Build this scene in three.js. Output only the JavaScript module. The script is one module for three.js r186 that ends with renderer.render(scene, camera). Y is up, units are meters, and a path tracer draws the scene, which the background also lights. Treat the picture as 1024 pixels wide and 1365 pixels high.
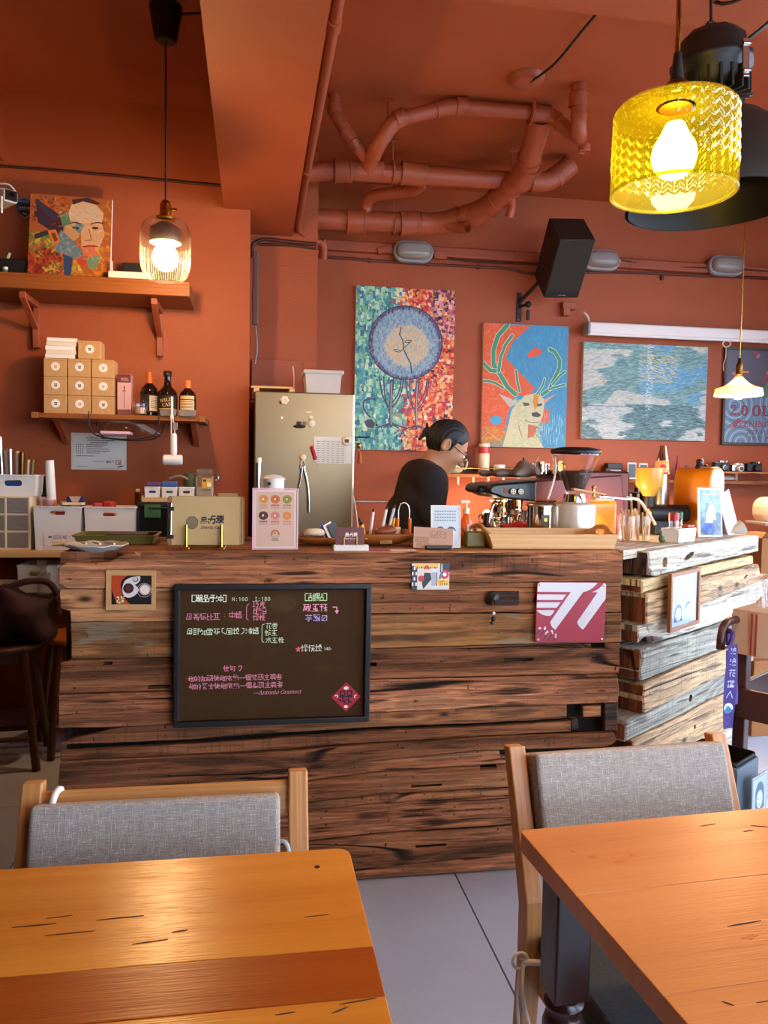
import * as THREE from 'three';
import { RoundedBoxGeometry } from 'three/addons/geometries/RoundedBoxGeometry.js';
import { mergeGeometries, mergeVertices } from 'three/addons/utils/BufferGeometryUtils.js';

// ---------- camera, sky, exposure ----------
const scene = new THREE.Scene();
const camera = new THREE.PerspectiveCamera(66.05, 1024 / 1365, 0.05, 60);
camera.position.set(0, 1.3, 0);
camera.rotation.order = 'YXZ';
camera.rotation.set(THREE.MathUtils.degToRad(-3.05), THREE.MathUtils.degToRad(-9.4), THREE.MathUtils.degToRad(0.92));
const renderer = new THREE.WebGLRenderer({ antialias: true });
renderer.toneMapping = THREE.LinearToneMapping;
renderer.toneMappingExposure = 1.62;
renderer.shadowMap.enabled = true;
scene.background = new THREE.Color(0.68, 0.82, 1.02);      // bright overcast sky outside the shop windows
scene.backgroundIntensity = 7.2;
const BULB = new THREE.Color(1.0, 0.60, 0.27);

// ---------- helpers ----------
const PI = Math.PI, V2 = THREE.Vector2, V3 = THREE.Vector3;
const rad = THREE.MathUtils.degToRad, clamp = THREE.MathUtils.clamp, lerp = THREE.MathUtils.lerp, sstep = THREE.MathUtils.smoothstep;
function rng(seed) { let a = seed >>> 0; return () => { a = (a + 0x6d2b79f5) | 0; let t = Math.imul(a ^ (a >>> 15), 1 | a); t = (t + Math.imul(t ^ (t >>> 7), 61 | t)) ^ t; return ((t ^ (t >>> 14)) >>> 0) / 4294967296; }; }
const R0 = rng(7), NT = new Float32Array(65536).map(() => R0());
function noise(x, y) {                                     // value noise 0..1
  const xi = Math.floor(x), yi = Math.floor(y); let fx = x - xi, fy = y - yi;
  fx = fx * fx * (3 - 2 * fx); fy = fy * fy * (3 - 2 * fy);
  const h = (i, j) => NT[((i & 255) + ((j & 255) << 8) + (((i >> 8) * 37 + (j >> 8) * 91) & 255) * 17) & 65535];
  const a = h(xi, yi), b = h(xi + 1, yi), c = h(xi, yi + 1), d = h(xi + 1, yi + 1);
  return a + (b - a) * fx + (c - a) * fy + (a - b - c + d) * fx * fy;
}
function fbm(x, y, o = 4) { let s = 0, a = 0.5, n = 0; for (let i = 0; i < o; i++) { s += a * noise(x, y); n += a; a *= 0.5; x = x * 2.03 + 17.1; y = y * 2.03 + 9.7; } return s / n; }
const hex = (h) => { const c = new THREE.Color(h); c.convertLinearToSRGB(); return [c.r * 255, c.g * 255, c.b * 255]; };
const mix3 = (a, b, t) => [lerp(a[0], b[0], t), lerp(a[1], b[1], t), lerp(a[2], b[2], t)];
function dataTex(w, h, fn, srgb = true) {                  // fn(x,y) -> [r,g,b] 0..255 or a number
  const d = new Uint8Array(w * h * 4);
  for (let y = 0, i = 0; y < h; y++) for (let x = 0; x < w; x++, i += 4) { const c = fn(x, y); if (typeof c === 'number') { d[i] = d[i + 1] = d[i + 2] = c; } else { d[i] = clamp(c[0], 0, 255); d[i + 1] = clamp(c[1], 0, 255); d[i + 2] = clamp(c[2], 0, 255); } d[i + 3] = 255; }
  const t = new THREE.DataTexture(d, w, h); t.wrapS = t.wrapT = THREE.MirroredRepeatWrapping; t.magFilter = THREE.LinearFilter; t.minFilter = THREE.LinearFilter; if (srgb) t.colorSpace = THREE.SRGBColorSpace; t.needsUpdate = true; return t;
}
function canvasTex(w, h, draw) {
  const c = document.createElement('canvas'); c.width = w; c.height = h; const g = c.getContext('2d'); draw(g, w, h);
  const t = new THREE.CanvasTexture(c); t.colorSpace = THREE.SRGBColorSpace; return t;
}
const std = (o) => new THREE.MeshStandardMaterial(o), phys = (o) => new THREE.MeshPhysicalMaterial(o);

// names and registry
const used = new Map();
function numbered(n) { const k = used.get(n) ?? 0; used.set(n, k + 1); return k ? n + '_' + String(k).padStart(3, '0') : n; }
function shade(o) { o.traverse((m) => { if (m.isMesh) { m.castShadow = true; m.receiveShadow = true; } }); return o; }
function thing(name, label, category, p = [0, 0, 0], ry = 0, group) {
  const o = new THREE.Group(); o.name = numbered(name); o.position.set(...p); o.rotation.y = ry;
  o.userData = { label, category }; if (group) o.userData.group = group; scene.add(o); return o;
}
function single(name, label, category, geo, mat, p = [0, 0, 0], ry = 0, group) {
  const o = new THREE.Mesh(geo, mat); o.name = numbered(name); o.position.set(...p); o.rotation.y = ry;
  o.userData = { label, category }; if (group) o.userData.group = group; o.castShadow = o.receiveShadow = true; scene.add(o); return o;
}
function structure(name, geo, mat, parent = scene) {
  const o = geo ? new THREE.Mesh(geo, mat) : new THREE.Group(); o.name = parent === scene ? numbered(name) : name;
  if (parent === scene) o.userData.kind = 'structure'; o.castShadow = o.receiveShadow = true; parent.add(o); return o;
}
function part(parent, name, geo, mat, p = [0, 0, 0], r = [0, 0, 0], label) {
  const o = new THREE.Mesh(geo, mat); o.name = name; o.position.set(...p); o.rotation.set(...r); if (label) o.userData.label = label;
  o.castShadow = o.receiveShadow = true; parent.add(o); return o;
}
function copyOf(src, p, ry, label) { const c = src.clone(); c.name = numbered(src.name.replace(/_\d{3}$/, '')); c.userData = { ...src.userData, label }; c.position.set(...p); c.rotation.y = ry; scene.add(c); return c; }

// geometry helpers
const T = (g, x = 0, y = 0, z = 0, rx = 0, ry = 0, rz = 0) => { if (rz) g.rotateZ(rz); if (rx) g.rotateX(rx); if (ry) g.rotateY(ry); return g.translate(x, y, z); };
function box(w, h, d, r = 0.003, seg = 2) { r = Math.min(r, w * 0.49, h * 0.49, d * 0.49); return r > 0 ? new RoundedBoxGeometry(w, h, d, seg, r) : new THREE.BoxGeometry(w, h, d); }
const boxB = (w, h, d, r, seg) => box(w, h, d, r, seg).translate(0, h / 2, 0);     // stands on its base
const cyl = (r0, r1, h, n = 24) => new THREE.CylinderGeometry(r1, r0, h, n).translate(0, h / 2, 0);
const lathe = (pts, n = 32) => new THREE.LatheGeometry(pts.map((p) => new V2(p[0], p[1])), n);
function tube(pts, r, n = 8, seg, closed = false) { const c = new THREE.CatmullRomCurve3(pts.map((p) => new V3(...p)), closed, 'centripetal'); return new THREE.TubeGeometry(c, seg ?? Math.max(8, pts.length * 8), r, n, closed); }
function rod(a, b, r, n = 10) { const A = new V3(...a), B = new V3(...b), L = A.distanceTo(B); const g = new THREE.CylinderGeometry(r, r, L, n); g.applyQuaternion(new THREE.Quaternion().setFromUnitVectors(new V3(0, 1, 0), B.clone().sub(A).normalize())); const m = A.add(B).multiplyScalar(0.5); return g.translate(m.x, m.y, m.z); }
function polyShape(pts) { const s = new THREE.Shape(); pts.forEach((p, i) => (i ? s.lineTo(p[0], p[1]) : s.moveTo(p[0], p[1]))); return s; }
function rrShape(w, h, r, cx = 0, cy = 0) { const s = new THREE.Shape(), x = cx - w / 2, y = cy - h / 2; s.moveTo(x + r, y); s.lineTo(x + w - r, y); s.absarc(x + w - r, y + r, r, -PI / 2, 0); s.lineTo(x + w, y + h - r); s.absarc(x + w - r, y + h - r, r, 0, PI / 2); s.lineTo(x + r, y + h); s.absarc(x + r, y + h - r, r, PI / 2, PI); s.lineTo(x, y + r); s.absarc(x + r, y + r, r, PI, 1.5 * PI); return s; }
function rrHole(w, h, r, cx, cy) { const q = rrShape(w, h, r, cx, cy).getPoints(5).reverse().filter((a, i, l) => a.distanceTo(l[(i + 1) % l.length]) > 1e-5); return new THREE.Path(q); }
const extr = (shape, depth, bevel = 0, n = 1, cs = 8) => new THREE.ExtrudeGeometry(shape, { depth: depth - 2 * bevel, bevelEnabled: bevel > 0, bevelSize: bevel, bevelThickness: bevel, bevelOffset: -bevel, bevelSegments: n, curveSegments: cs }).translate(0, 0, bevel);
function merge(list) { return mergeGeometries(list.map((g) => { g = g.index ? g.toNonIndexed() : g; for (const k of Object.keys(g.attributes)) if (!['position', 'normal', 'uv'].includes(k)) g.deleteAttribute(k); if (!g.attributes.uv) g.setAttribute('uv', new THREE.BufferAttribute(new Float32Array(g.attributes.position.count * 2), 2)); return g; })); }
// uv in metres from position, u along the grain axis
function uvm(g, grain = 'x', ou = 0, ov = 0, s = 1) {
  g = g.index ? g.toNonIndexed() : g; const p = g.attributes.position, n = p.count, uv = new Float32Array(n * 2), a = new V3(), b = new V3(), c = new V3();
  for (let i = 0; i < n; i += 3) {
    a.fromBufferAttribute(p, i); b.fromBufferAttribute(p, i + 1); c.fromBufferAttribute(p, i + 2);
    const N = b.clone().sub(a).cross(c.clone().sub(a)), ax = Math.abs(N.x), ay = Math.abs(N.y), az = Math.abs(N.z), d = ax > ay && ax > az ? 0 : ay > az ? 1 : 2;
    [a, b, c].forEach((q, k) => {
      const v = [q.x, q.y, q.z], gi = 'xyz'.indexOf(grain); let U, W;
      if (d === gi) { const o = [0, 1, 2].filter((e) => e !== d); U = v[o[0]] * 0.25; W = v[o[1]]; } else { U = v[gi]; W = v[3 - d - gi]; }
      uv[(i + k) * 2] = (U + ou) * s; uv[(i + k) * 2 + 1] = (W + ov) * s;
    });
  }
  g.setAttribute('uv', new THREE.BufferAttribute(uv, 2)); return g;
}
// flat print panel: a thin slab whose +z face shows the whole texture 0..1
function printGeo(w, h, d = 0.002) {
  const g = new THREE.BoxGeometry(w, h, d).toNonIndexed(), p = g.attributes.position, uv = g.attributes.uv;
  for (let i = 0; i < p.count; i++) uv.setXY(i, clamp(p.getX(i) / w + 0.5, 0, 1), clamp(p.getY(i) / h + 0.5, 0, 1));
  return g;
}
const frameGeo = (w, h, b, d, bev = 0.002) => merge([box(w, b, d, bev).translate(0, h / 2 - b / 2, d / 2), box(w, b, d, bev).translate(0, b / 2 - h / 2, d / 2), box(b, h - 2 * b + 0.002, d, bev).translate(b / 2 - w / 2, 0, d / 2), box(b, h - 2 * b + 0.002, d, bev).translate(w / 2 - b / 2, 0, d / 2)]);
// surface nets: meshes the zero surface of f inside a box
function nets(f, lo, hi, cell) {
  const n = [0, 1, 2].map((i) => Math.ceil((hi[i] - lo[i]) / cell) + 1), [nx, ny, nz] = n, F = new Float32Array(nx * ny * nz), id = (x, y, z) => x + nx * (y + ny * z);
  for (let z = 0; z < nz; z++) for (let y = 0; y < ny; y++) for (let x = 0; x < nx; x++) F[id(x, y, z)] = f(lo[0] + x * cell, lo[1] + y * cell, lo[2] + z * cell);
  const pos = [], vid = new Int32Array(F.length).fill(-1), E = [[0, 1], [2, 3], [4, 5], [6, 7], [0, 2], [1, 3], [4, 6], [5, 7], [0, 4], [1, 5], [2, 6], [3, 7]];
  for (let z = 0; z < nz - 1; z++) for (let y = 0; y < ny - 1; y++) for (let x = 0; x < nx - 1; x++) {
    const v = []; let m = 0; for (let k = 0; k < 8; k++) { v[k] = F[id(x + (k & 1), y + ((k >> 1) & 1), z + (k >> 2))]; if (v[k] < 0) m++; }
    if (m === 0 || m === 8) continue;
    let sx = 0, sy = 0, sz = 0, c = 0;
    for (const [a, b] of E) if (v[a] < 0 !== v[b] < 0) { const t = v[a] / (v[a] - v[b]); sx += lerp(a & 1, b & 1, t); sy += lerp((a >> 1) & 1, (b >> 1) & 1, t); sz += lerp(a >> 2, b >> 2, t); c++; }
    vid[id(x, y, z)] = pos.length / 3; pos.push(lo[0] + (x + sx / c) * cell, lo[1] + (y + sy / c) * cell, lo[2] + (z + sz / c) * cell);
  }
  const idx = [], quad = (a, b, c, d, flip) => { if (a < 0 || b < 0 || c < 0 || d < 0) return; flip ? idx.push(a, b, c, a, c, d) : idx.push(a, c, b, a, d, c); };
  for (let z = 1; z < nz - 1; z++) for (let y = 1; y < ny - 1; y++) for (let x = 1; x < nx - 1; x++) {
    const a = F[id(x, y, z)] < 0;
    if (a !== F[id(x + 1, y, z)] < 0) quad(vid[id(x, y, z)], vid[id(x, y - 1, z)], vid[id(x, y - 1, z - 1)], vid[id(x, y, z - 1)], !a);
    if (a !== F[id(x, y + 1, z)] < 0) quad(vid[id(x, y, z)], vid[id(x, y, z - 1)], vid[id(x - 1, y, z - 1)], vid[id(x - 1, y, z)], !a);
    if (a !== F[id(x, y, z + 1)] < 0) quad(vid[id(x, y, z)], vid[id(x - 1, y, z)], vid[id(x - 1, y - 1, z)], vid[id(x, y - 1, z)], !a);
  }
  const g = new THREE.BufferGeometry(); g.setAttribute('position', new THREE.BufferAttribute(new Float32Array(pos), 3)); g.setIndex(idx); g.computeVertexNormals(); return g;
}
const smin = (a, b, k) => { const h = clamp(0.5 + (0.5 * (b - a)) / k, 0, 1); return lerp(b, a, h) - k * h * (1 - h); };
function cap(x, y, z, a, b, ra, rb) { const bx = b[0] - a[0], by = b[1] - a[1], bz = b[2] - a[2], px = x - a[0], py = y - a[1], pz = z - a[2], t = clamp((px * bx + py * by + pz * bz) / (bx * bx + by * by + bz * bz || 1), 0, 1); return Math.hypot(px - bx * t, py - by * t, pz - bz * t) - lerp(ra, rb, t); }
const ell = (x, y, z, c, r) => { const k = Math.hypot((x - c[0]) / r[0], (y - c[1]) / r[1], (z - c[2]) / r[2]); return (k - 1) * Math.min(r[0], r[1], r[2]); };

// ---------- strokes for the Chinese lettering (10 x 10 grid, y down) ----------
const GLYPH = {
  '黑': '1181 1145 8185 1484 5050 2262 7262 1565 0797 0919 3949 6969 8989', '力': '0494 6090 5036 1907 9494 9489 8969', '場': '1090 0393 2028 0708 5090 5094 9094 4262 3595 4598 5749 6768', '罒': '1090',
  '單': '1040 1013 4043 1343 6090 6063 9093 6393 1484 1487 8487 1684 1787 5459 0899', '品': '3070 3033 7073 3373 0545 0509 4549 0949 5595 5559 9599 5999', '手': '7020 2040 5059 0494 1363 5939', '沖': '0112 0314 0818 3595 3090', '甜': '1343 1030 0343 2040 1059', '點': '0040',
  '咖': '', '磅': '0040 2008 1343 1347 4347 1747 5070 5393 6064 9094 5595 7599 7769', '蛋': '1090 5055 3353 2525 5059 2676 2679 7679 0999', '糕': '2029 0343 0010 4030 5080 6090 6494 7077 5597 6899', '芋': '0191 3032 7072 2484 0696 5459 5939', '頭': '0040 1343 1135 4135 0848 6090 6090 5298 5258 9298 5595 5898 6749 7799',
  '檸': '2029 0343 5090 4292 6464 9494 7797 7479 4797', '檬': '2029 0343 4191 6363 8383 5595 6797 7459 7799', '塔': '2029 0343 0849 4292 6070 8080 7055 7095 6676 5878 5899', '我': '0434 2028 0646 5059 0494 7289 8391 5998', '的': '2010 0242 0208 4248 0848 0545 7060 6292 9289 8979 6576', '知': '2010 0343 2025 0646 2609 2649 5393 5358 9398 5898', '識': '0030 0444 0646 0848 5090 6282 6464 7449 8099 9579', '意': '1090 5060 2272 1414 3535 3767 5579 2989', '志': '0393 5050 5055 2575 2979 4767', '使': '2005 2029 3393 6066 4494 4696 6639 4799', '成': '0292 0209 5059 7289 0545 4548', '為': '3020 0323 6060 1292 1595 9599 0909 3939 5959', '一': '0595', '個': '2005 2029 4090 4049 9099 4999 5383 6066 5686 5888', '悲': '3036 0131 0333 6066 6191 6393 1919 3779 7799', '觀': '0050 1030 1343 0646 0849 6090 6066 9096 6696 6849 8699', '主': '4050 1282 5259 2575 0999', '義': '2030 7060 0191 1383 0595 5060 3639 0797 6799', '者': '0393 4146 0696 8120 3575 3539 7579 3979', '樂': '4030 3252 3235 5235 0626 7696 0797 5659 5729 5789', '佳': '2005 2029 6065 3393 3595 6569 3999', '句': '2010 0292 9289 8969 2454 2427 5457 2757',
  '哥': '0090 2050 2262 3363 0595 8589 8969 2666 2628 6668', '倫': '2005 2029 6040 6090 4474 4649 9699 4796 6769', '比': '1019 1949 1444 6069 6999 6494', '亞': '0090 0999 3032 2242 3037 6067 2747 5777', '中': '1292 1217 9297 1797 5059', '焙': '2029 0214 4234 2619 2649 5090 6063 8083 4494 5696 5659 9699 5999', '耶': '0050 1019 4049 1343 1646 0949 7079 7090 9094 9474', '加': '0343 2005 4348 4828 6393 6369 9399 6999', '雪': '1080 0292 0204 9294 5055 2333 6373 1686 1888 8689 1989', '菲': '0191 2022 7072 3349 1525 1727 6369 6595 6797', '風': '1080 1008 8089 2363 3565 3537 6567 5359 2979', '淺': '0112 0314 0818 3393 3696 6069 8089 9598', '花': '0191 3032 7072 3415 2429 6469 6999 9585', '香': '8020 5056 0292 5205 5295 2676 2629 7679 2979', '蜂': '0242 0205 4245 0545 2029 0849 7060 6191 6595 6797 7459', '蜜': '1191 5051 1313 3353 2545 5055 2676 5659 0999', '水': '5059 0343 4309 9262 6299', '桃': '2029 0343 2306 5059 7079 7999 4434 8494', '巧': '0040 2028 0848 5090 7074 5494 9489 8969', '克': '1191 5053 2373 2325 7375 2575 3609 6669 6999', '奶': '1008 4049 0343 0849 5090 6059 9094 8494 8979', '酒': '0112 0314 0818 3090 4349 9399 4999 5070 4696', '浪': '0112 0314 0818 6070 4292 4246 9296 4494 4646 6979 4999', '蓮': '0191 3032 7072 0212 1518 0999 4393 4547 4797 6368 3888', '人': '5009 5099', '請': '0030 0444 0646 0848 5090 5292 4494 7004 5659 9699 5696 5898', '將': '3039 1010 1343 0848 6050 5292 9264 4595 8589 8969', '餐': '2040 3030 0545 6090 6393 5055 2575 2779 7779 2979', '槑': '1040 1013 4043 1343 6090 6063 9093 6393 0444 2459 2706 2748 5494 7479 7756 7798', '稍': '3010 0242 2029 2408 2446 7054 5052 9082 5559 5595 9599 5797', '候': '2005 2029 3337 4090 9093 4393 5336 4696 7066 6639 6699',
  '【': '9050 5059 5999', '】': '0040 4049 4909', '（': '6030 3036 3699', '）': '', '：': '4343 4747', '①': '2070 2008 7078 0878 4347', '②': '2070 2008 7078 0878 3363 6336 3767', '★': '5029 5079 0393 2993 7903', '～': '2464 6447 4767', '耍': '', '罵': '0090', '、': '4567', '務': '1040 0343 2029 4309 6050 5292 9257 4797 8789 6769',
};
Object.assign(GLYPH, { '沖': '0112 0314 0818 3393 3337 9397 3797 6069', '甜': '1030 0343 2025 0545 0509 4549 0949 5393 6069 8089 6979 6676', '點': '0040 0003 4043 0343 2027 0545 0747 0909 2929 4949 7074 7292 5595 5559 9599 5999', '）': '4070 7076 7639' });
// text in those strokes: x,y = top left, s = size of one character
function writeText(g, str, x, y, s, lw, color, jitter = 0, rnd = Math.random, gap = 1.12) {
  g.strokeStyle = color; g.fillStyle = color; g.lineWidth = lw; g.lineCap = 'round'; g.lineJoin = 'round';
  for (const ch of str) {
    const gl = GLYPH[ch];
    if (gl !== undefined) {
      const a = jitter * (rnd() - 0.5), oy = jitter * s * (rnd() - 0.5);
      for (const st of gl.split(' ')) { if (!st) continue; g.beginPath(); for (let i = 0; i < st.length; i += 2) { const px = x + (s * (+st[i])) / 9.5 + a * s, py = y + oy + (s * (+st[i + 1])) / 9.5; i ? g.lineTo(px, py) : g.moveTo(px, py); } g.stroke(); }
      x += s * gap;
    } else { g.font = `${s * 0.95}px sans-serif`; g.textBaseline = 'alphabetic'; g.fillText(ch, x, y + s * 0.9); x += g.measureText(ch).width * 1.02; }
  }
  return x;
}

// ---------- textures ----------
function woodTex(w, h, mX, mY, o) {                        // o: pal [dark..light], rings, warp, fibre, streak, cracks, knots, patches
  const r = rng(o.seed), ox = r() * 90, oy = r() * 90, knots = []; for (let i = 0; i < (o.knots ?? 0); i++) knots.push([r() * mX, r() * mY, 0.012 + 0.02 * r()]);
  const B = new Uint8Array(w * h), pal = o.pal;
  const t = dataTex(w, h, (px, py) => {
    const x = (px / w) * mX, y = (py / h) * mY; let yy = y + (fbm(x * 0.9 + ox, y * 3 + oy, 3) - 0.5) * o.warp, kd = 0;
    for (const k of knots) { const dx = (x - k[0]) * 0.45, dy = y - k[1], q = Math.exp(-(dx * dx + dy * dy) / (k[2] * k[2] * 3)); yy += q * k[2] * 1.6 * Math.sign(dy || 1); kd += Math.exp(-(dx * dx + dy * dy) / (k[2] * k[2] * 0.22)); }
    const ringv = yy * o.rings, f = ringv - Math.floor(ringv), ring = f < 0.8 ? f / 0.8 : (1 - f) / 0.2;
    const fib = noise(x * 14 + ox, y * 900 + oy), fib2 = noise(x * 55 + oy, y * 1500 + ox), st = fbm(x * 1.6 + oy, yy * 28 + ox, 3), big = fbm(x * 0.8 + ox * 2, yy * 6 + 3, 3);
    let v = 0.5 + (ring - 0.5) * o.ringAmt + (fib - 0.5) * o.fibre + (fib2 - 0.5) * o.fibre * 0.6 + (st - 0.5) * o.streak + (big - 0.5) * o.big;
    let c, b = 0.6 + (fib - 0.5) * 0.3 + (ring - 0.5) * 0.3 + (fib2 - 0.5) * 0.2;
    v = clamp(v, 0, 0.999) * (pal.length - 1); const i = Math.floor(v); c = mix3(pal[i], pal[i + 1], v - i);
    if (kd > 0.02) { c = mix3(c, o.knotC ?? [50, 30, 20], Math.min(kd, 0.9)); b -= kd * 0.3; }
    if (o.cracks) {
      const cn = noise(x * 0.8 + 40 + ox, yy * 22 + 11), cm = noise(x * 2.2 + oy, yy * 9 + 70), q = sstep(0.035 - Math.abs(cn - 0.5), 0, 0.03) * sstep(cm, 0.56, 0.68);
      if (q > 0) { c = mix3(c, [24, 15, 11], q * o.cracks); b -= q * 0.6; }
      const dk = sstep(fbm(x * 2 + 5 + ox, yy * 17 + 31, 3), 0.6, 0.72) * sstep(noise(x * 1.3 + 9, yy * 5 + ox), 0.45, 0.7); c = mix3(c, [52, 36, 27], dk * 0.75); b -= dk * 0.15;
      const worm = noise(x * 70 + ox, y * 90); if (worm > 0.93) { c = mix3(c, [26, 17, 12], (worm - 0.93) * 12); b -= 0.3; }
    }
    if (o.gnarl) { const gx = x + 0.03 * fbm(x * 9, y * 22, 2), gn = fbm(gx * 6 + ox, y * 75 + oy, 5), gd = sstep(gn, 0.57, 0.8), gl = sstep(gn, 0.44, 0.25); c = mix3(c, [34, 22, 15], gd * o.gnarl); c = mix3(c, [c[0] * 1.25, c[1] * 1.22, c[2] * 1.18], gl * o.gnarl); b += (gl - gd) * 0.35 * o.gnarl; const sw = noise(x * 160, y * 3 + oy); c = mix3(c, [c[0] * 0.8, c[1] * 0.8, c[2] * 0.8], sstep(sw, 0.6, 0.9) * sstep(noise(x * 2.5 + oy, y * 7), 0.55, 0.75) * 0.6); }
    if (o.patch) { const pn = fbm(x * 5 + oy * 3, y * 14 + ox, 4), pm = sstep(pn, 0.55, 0.63); c = mix3(c, o.patch, pm * (0.35 + 0.35 * fib)); }
    B[py * w + px] = clamp(b, 0, 1) * 255; return c;
  });
  const bt = dataTex(w, h, (x, y) => B[y * w + x], false);
  for (const q of [t, bt]) q.repeat.set(1 / mX, 1 / mY);
  return { map: t, bumpMap: bt };
}
const RECL = [hex('#2e1c13'), hex('#5c3a25'), hex('#805237'), hex('#996745'), hex('#b58259')];
const wReclA = woodTex(2048, 512, 2.0, 0.5, { seed: 3, pal: RECL, rings: 42, warp: 0.09, ringAmt: 0.14, fibre: 0.26, streak: 0.85, big: 0.9, cracks: 1, gnarl: 0.5, knots: 5 });
const wReclB = woodTex(2048, 512, 2.0, 0.5, { seed: 14, pal: [hex('#2a1a12'), hex('#563624'), hex('#7a4e35'), hex('#925f43'), hex('#ad7b57')], rings: 60, warp: 0.16, ringAmt: 0.2, fibre: 0.28, streak: 0.7, big: 0.85, cracks: 1, gnarl: 0.85, knots: 3 });
const wReclP = woodTex(2048, 512, 2.0, 0.5, { seed: 29, pal: [hex('#4a3020'), hex('#7a5434'), hex('#99683c'), hex('#ab7a4c'), hex('#b98b5e')], rings: 40, warp: 0.1, ringAmt: 0.14, fibre: 0.28, streak: 0.7, big: 0.8, cracks: 0.7, gnarl: 0.35, patch: hex('#858372') });
const wGrey = woodTex(1024, 512, 1.0, 0.5, { seed: 51, pal: [hex('#5e5348'), hex('#8d7f6e'), hex('#b3a48f'), hex('#c9bba5'), hex('#ddd2c0')], rings: 46, warp: 0.16, ringAmt: 0.3, fibre: 0.4, streak: 0.6, big: 0.6, cracks: 1, gnarl: 0.55, knots: 3, knotC: [40, 28, 22] });
const wTable = woodTex(2048, 1024, 1.2, 0.6, { seed: 77, pal: [hex('#a4601d'), hex('#bd7626'), hex('#cb8730'), hex('#d8963f')], rings: 14, warp: 0.06, ringAmt: 0.1, fibre: 0.14, streak: 0.4, big: 0.7 });
const wTable2 = woodTex(2048, 512, 1.2, 0.3, { seed: 82, pal: [hex('#a9642f'), hex('#bf7a40'), hex('#cd8b50'), hex('#d99c60')], rings: 16, warp: 0.08, ringAmt: 0.09, fibre: 0.14, streak: 0.35, big: 0.8 });
const wChair = woodTex(1024, 256, 0.8, 0.2, { seed: 91, pal: [hex('#9b622f'), hex('#b3783f'), hex('#c38a50'), hex('#cf9a60')], rings: 60, warp: 0.02, ringAmt: 0.25, fibre: 0.2, streak: 0.3, big: 0.3 });
const wPale = woodTex(1024, 256, 0.8, 0.2, { seed: 97, pal: [hex('#b9874f'), hex('#cd9c62'), hex('#dcb078'), hex('#e6c08c')], rings: 50, warp: 0.015, ringAmt: 0.2, fibre: 0.18, streak: 0.25, big: 0.25 });
const recl = (t) => phys({ ...t, bumpScale: 0.004, roughness: 0.9, specularIntensity: 0.35 });
const woodM = (t, o = {}) => std({ ...t, roughness: 0.7, bumpScale: 0.0012, ...o });

// paint: rolled terracotta, slightly mottled
const paintB = dataTex(512, 512, (x, y) => 128 + (fbm(x * 0.12, y * 0.12, 4) - 0.5) * 150, false); paintB.repeat.set(2.2, 2.2);
const paintC = dataTex(512, 512, (x, y) => mix3(hex('#a04a20'), hex('#a95227'), fbm(x * 0.02, y * 0.02, 4))); paintC.repeat.set(0.5, 0.5);
const concrete = dataTex(1024, 1024, (x, y) => mix3(hex('#adb4c1'), hex('#cad1de'), clamp(fbm(x * 0.006, y * 0.006, 5) * 0.8 + (noise(x * 0.5, y * 0.5) - 0.5) * 0.22 + 0.1, 0, 1))); concrete.repeat.set(0.7, 0.7);
const fabTex = (a, b, seed) => { const B = new Uint8Array(512 * 512), t = dataTex(512, 512, (x, y) => { const h = noise(x * 0.045 + seed, y * 0.55), v = noise(x * 0.55 + 31, y * 0.04 + seed), wv = ((x + y) % 4 < 2 ? 0.08 : -0.08) + (noise(x * 0.9, y * 0.9) - 0.5) * 0.5, slub = sstep(v, 0.86, 0.97) * 0.34 + sstep(h, 0.86, 0.97) * 0.3; const q = clamp(0.42 + (h - 0.5) * 0.35 + (v - 0.5) * 0.35 + wv + slub, 0, 1); B[y * 512 + x] = q * 255; return mix3(a, b, q); }); const bt = dataTex(512, 512, (x, y) => B[y * 512 + x], false); t.repeat.set(5.2, 5.2); bt.repeat.set(5.2, 5.2); return { map: t, bumpMap: bt }; };
const fabGrey = fabTex(hex('#7d756e'), hex('#d2cac1'), 3), fabDark = fabTex(hex('#2c3136'), hex('#474d52'), 9);
const kraftT = dataTex(256, 256, (x, y) => mix3(hex('#b98a55'), hex('#c99b66'), clamp(fbm(x * 0.05, y * 0.2, 4) + (noise(x * 0.9, y * 0.9) - 0.5) * 0.3, 0, 1))); kraftT.repeat.set(3, 3);

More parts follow.
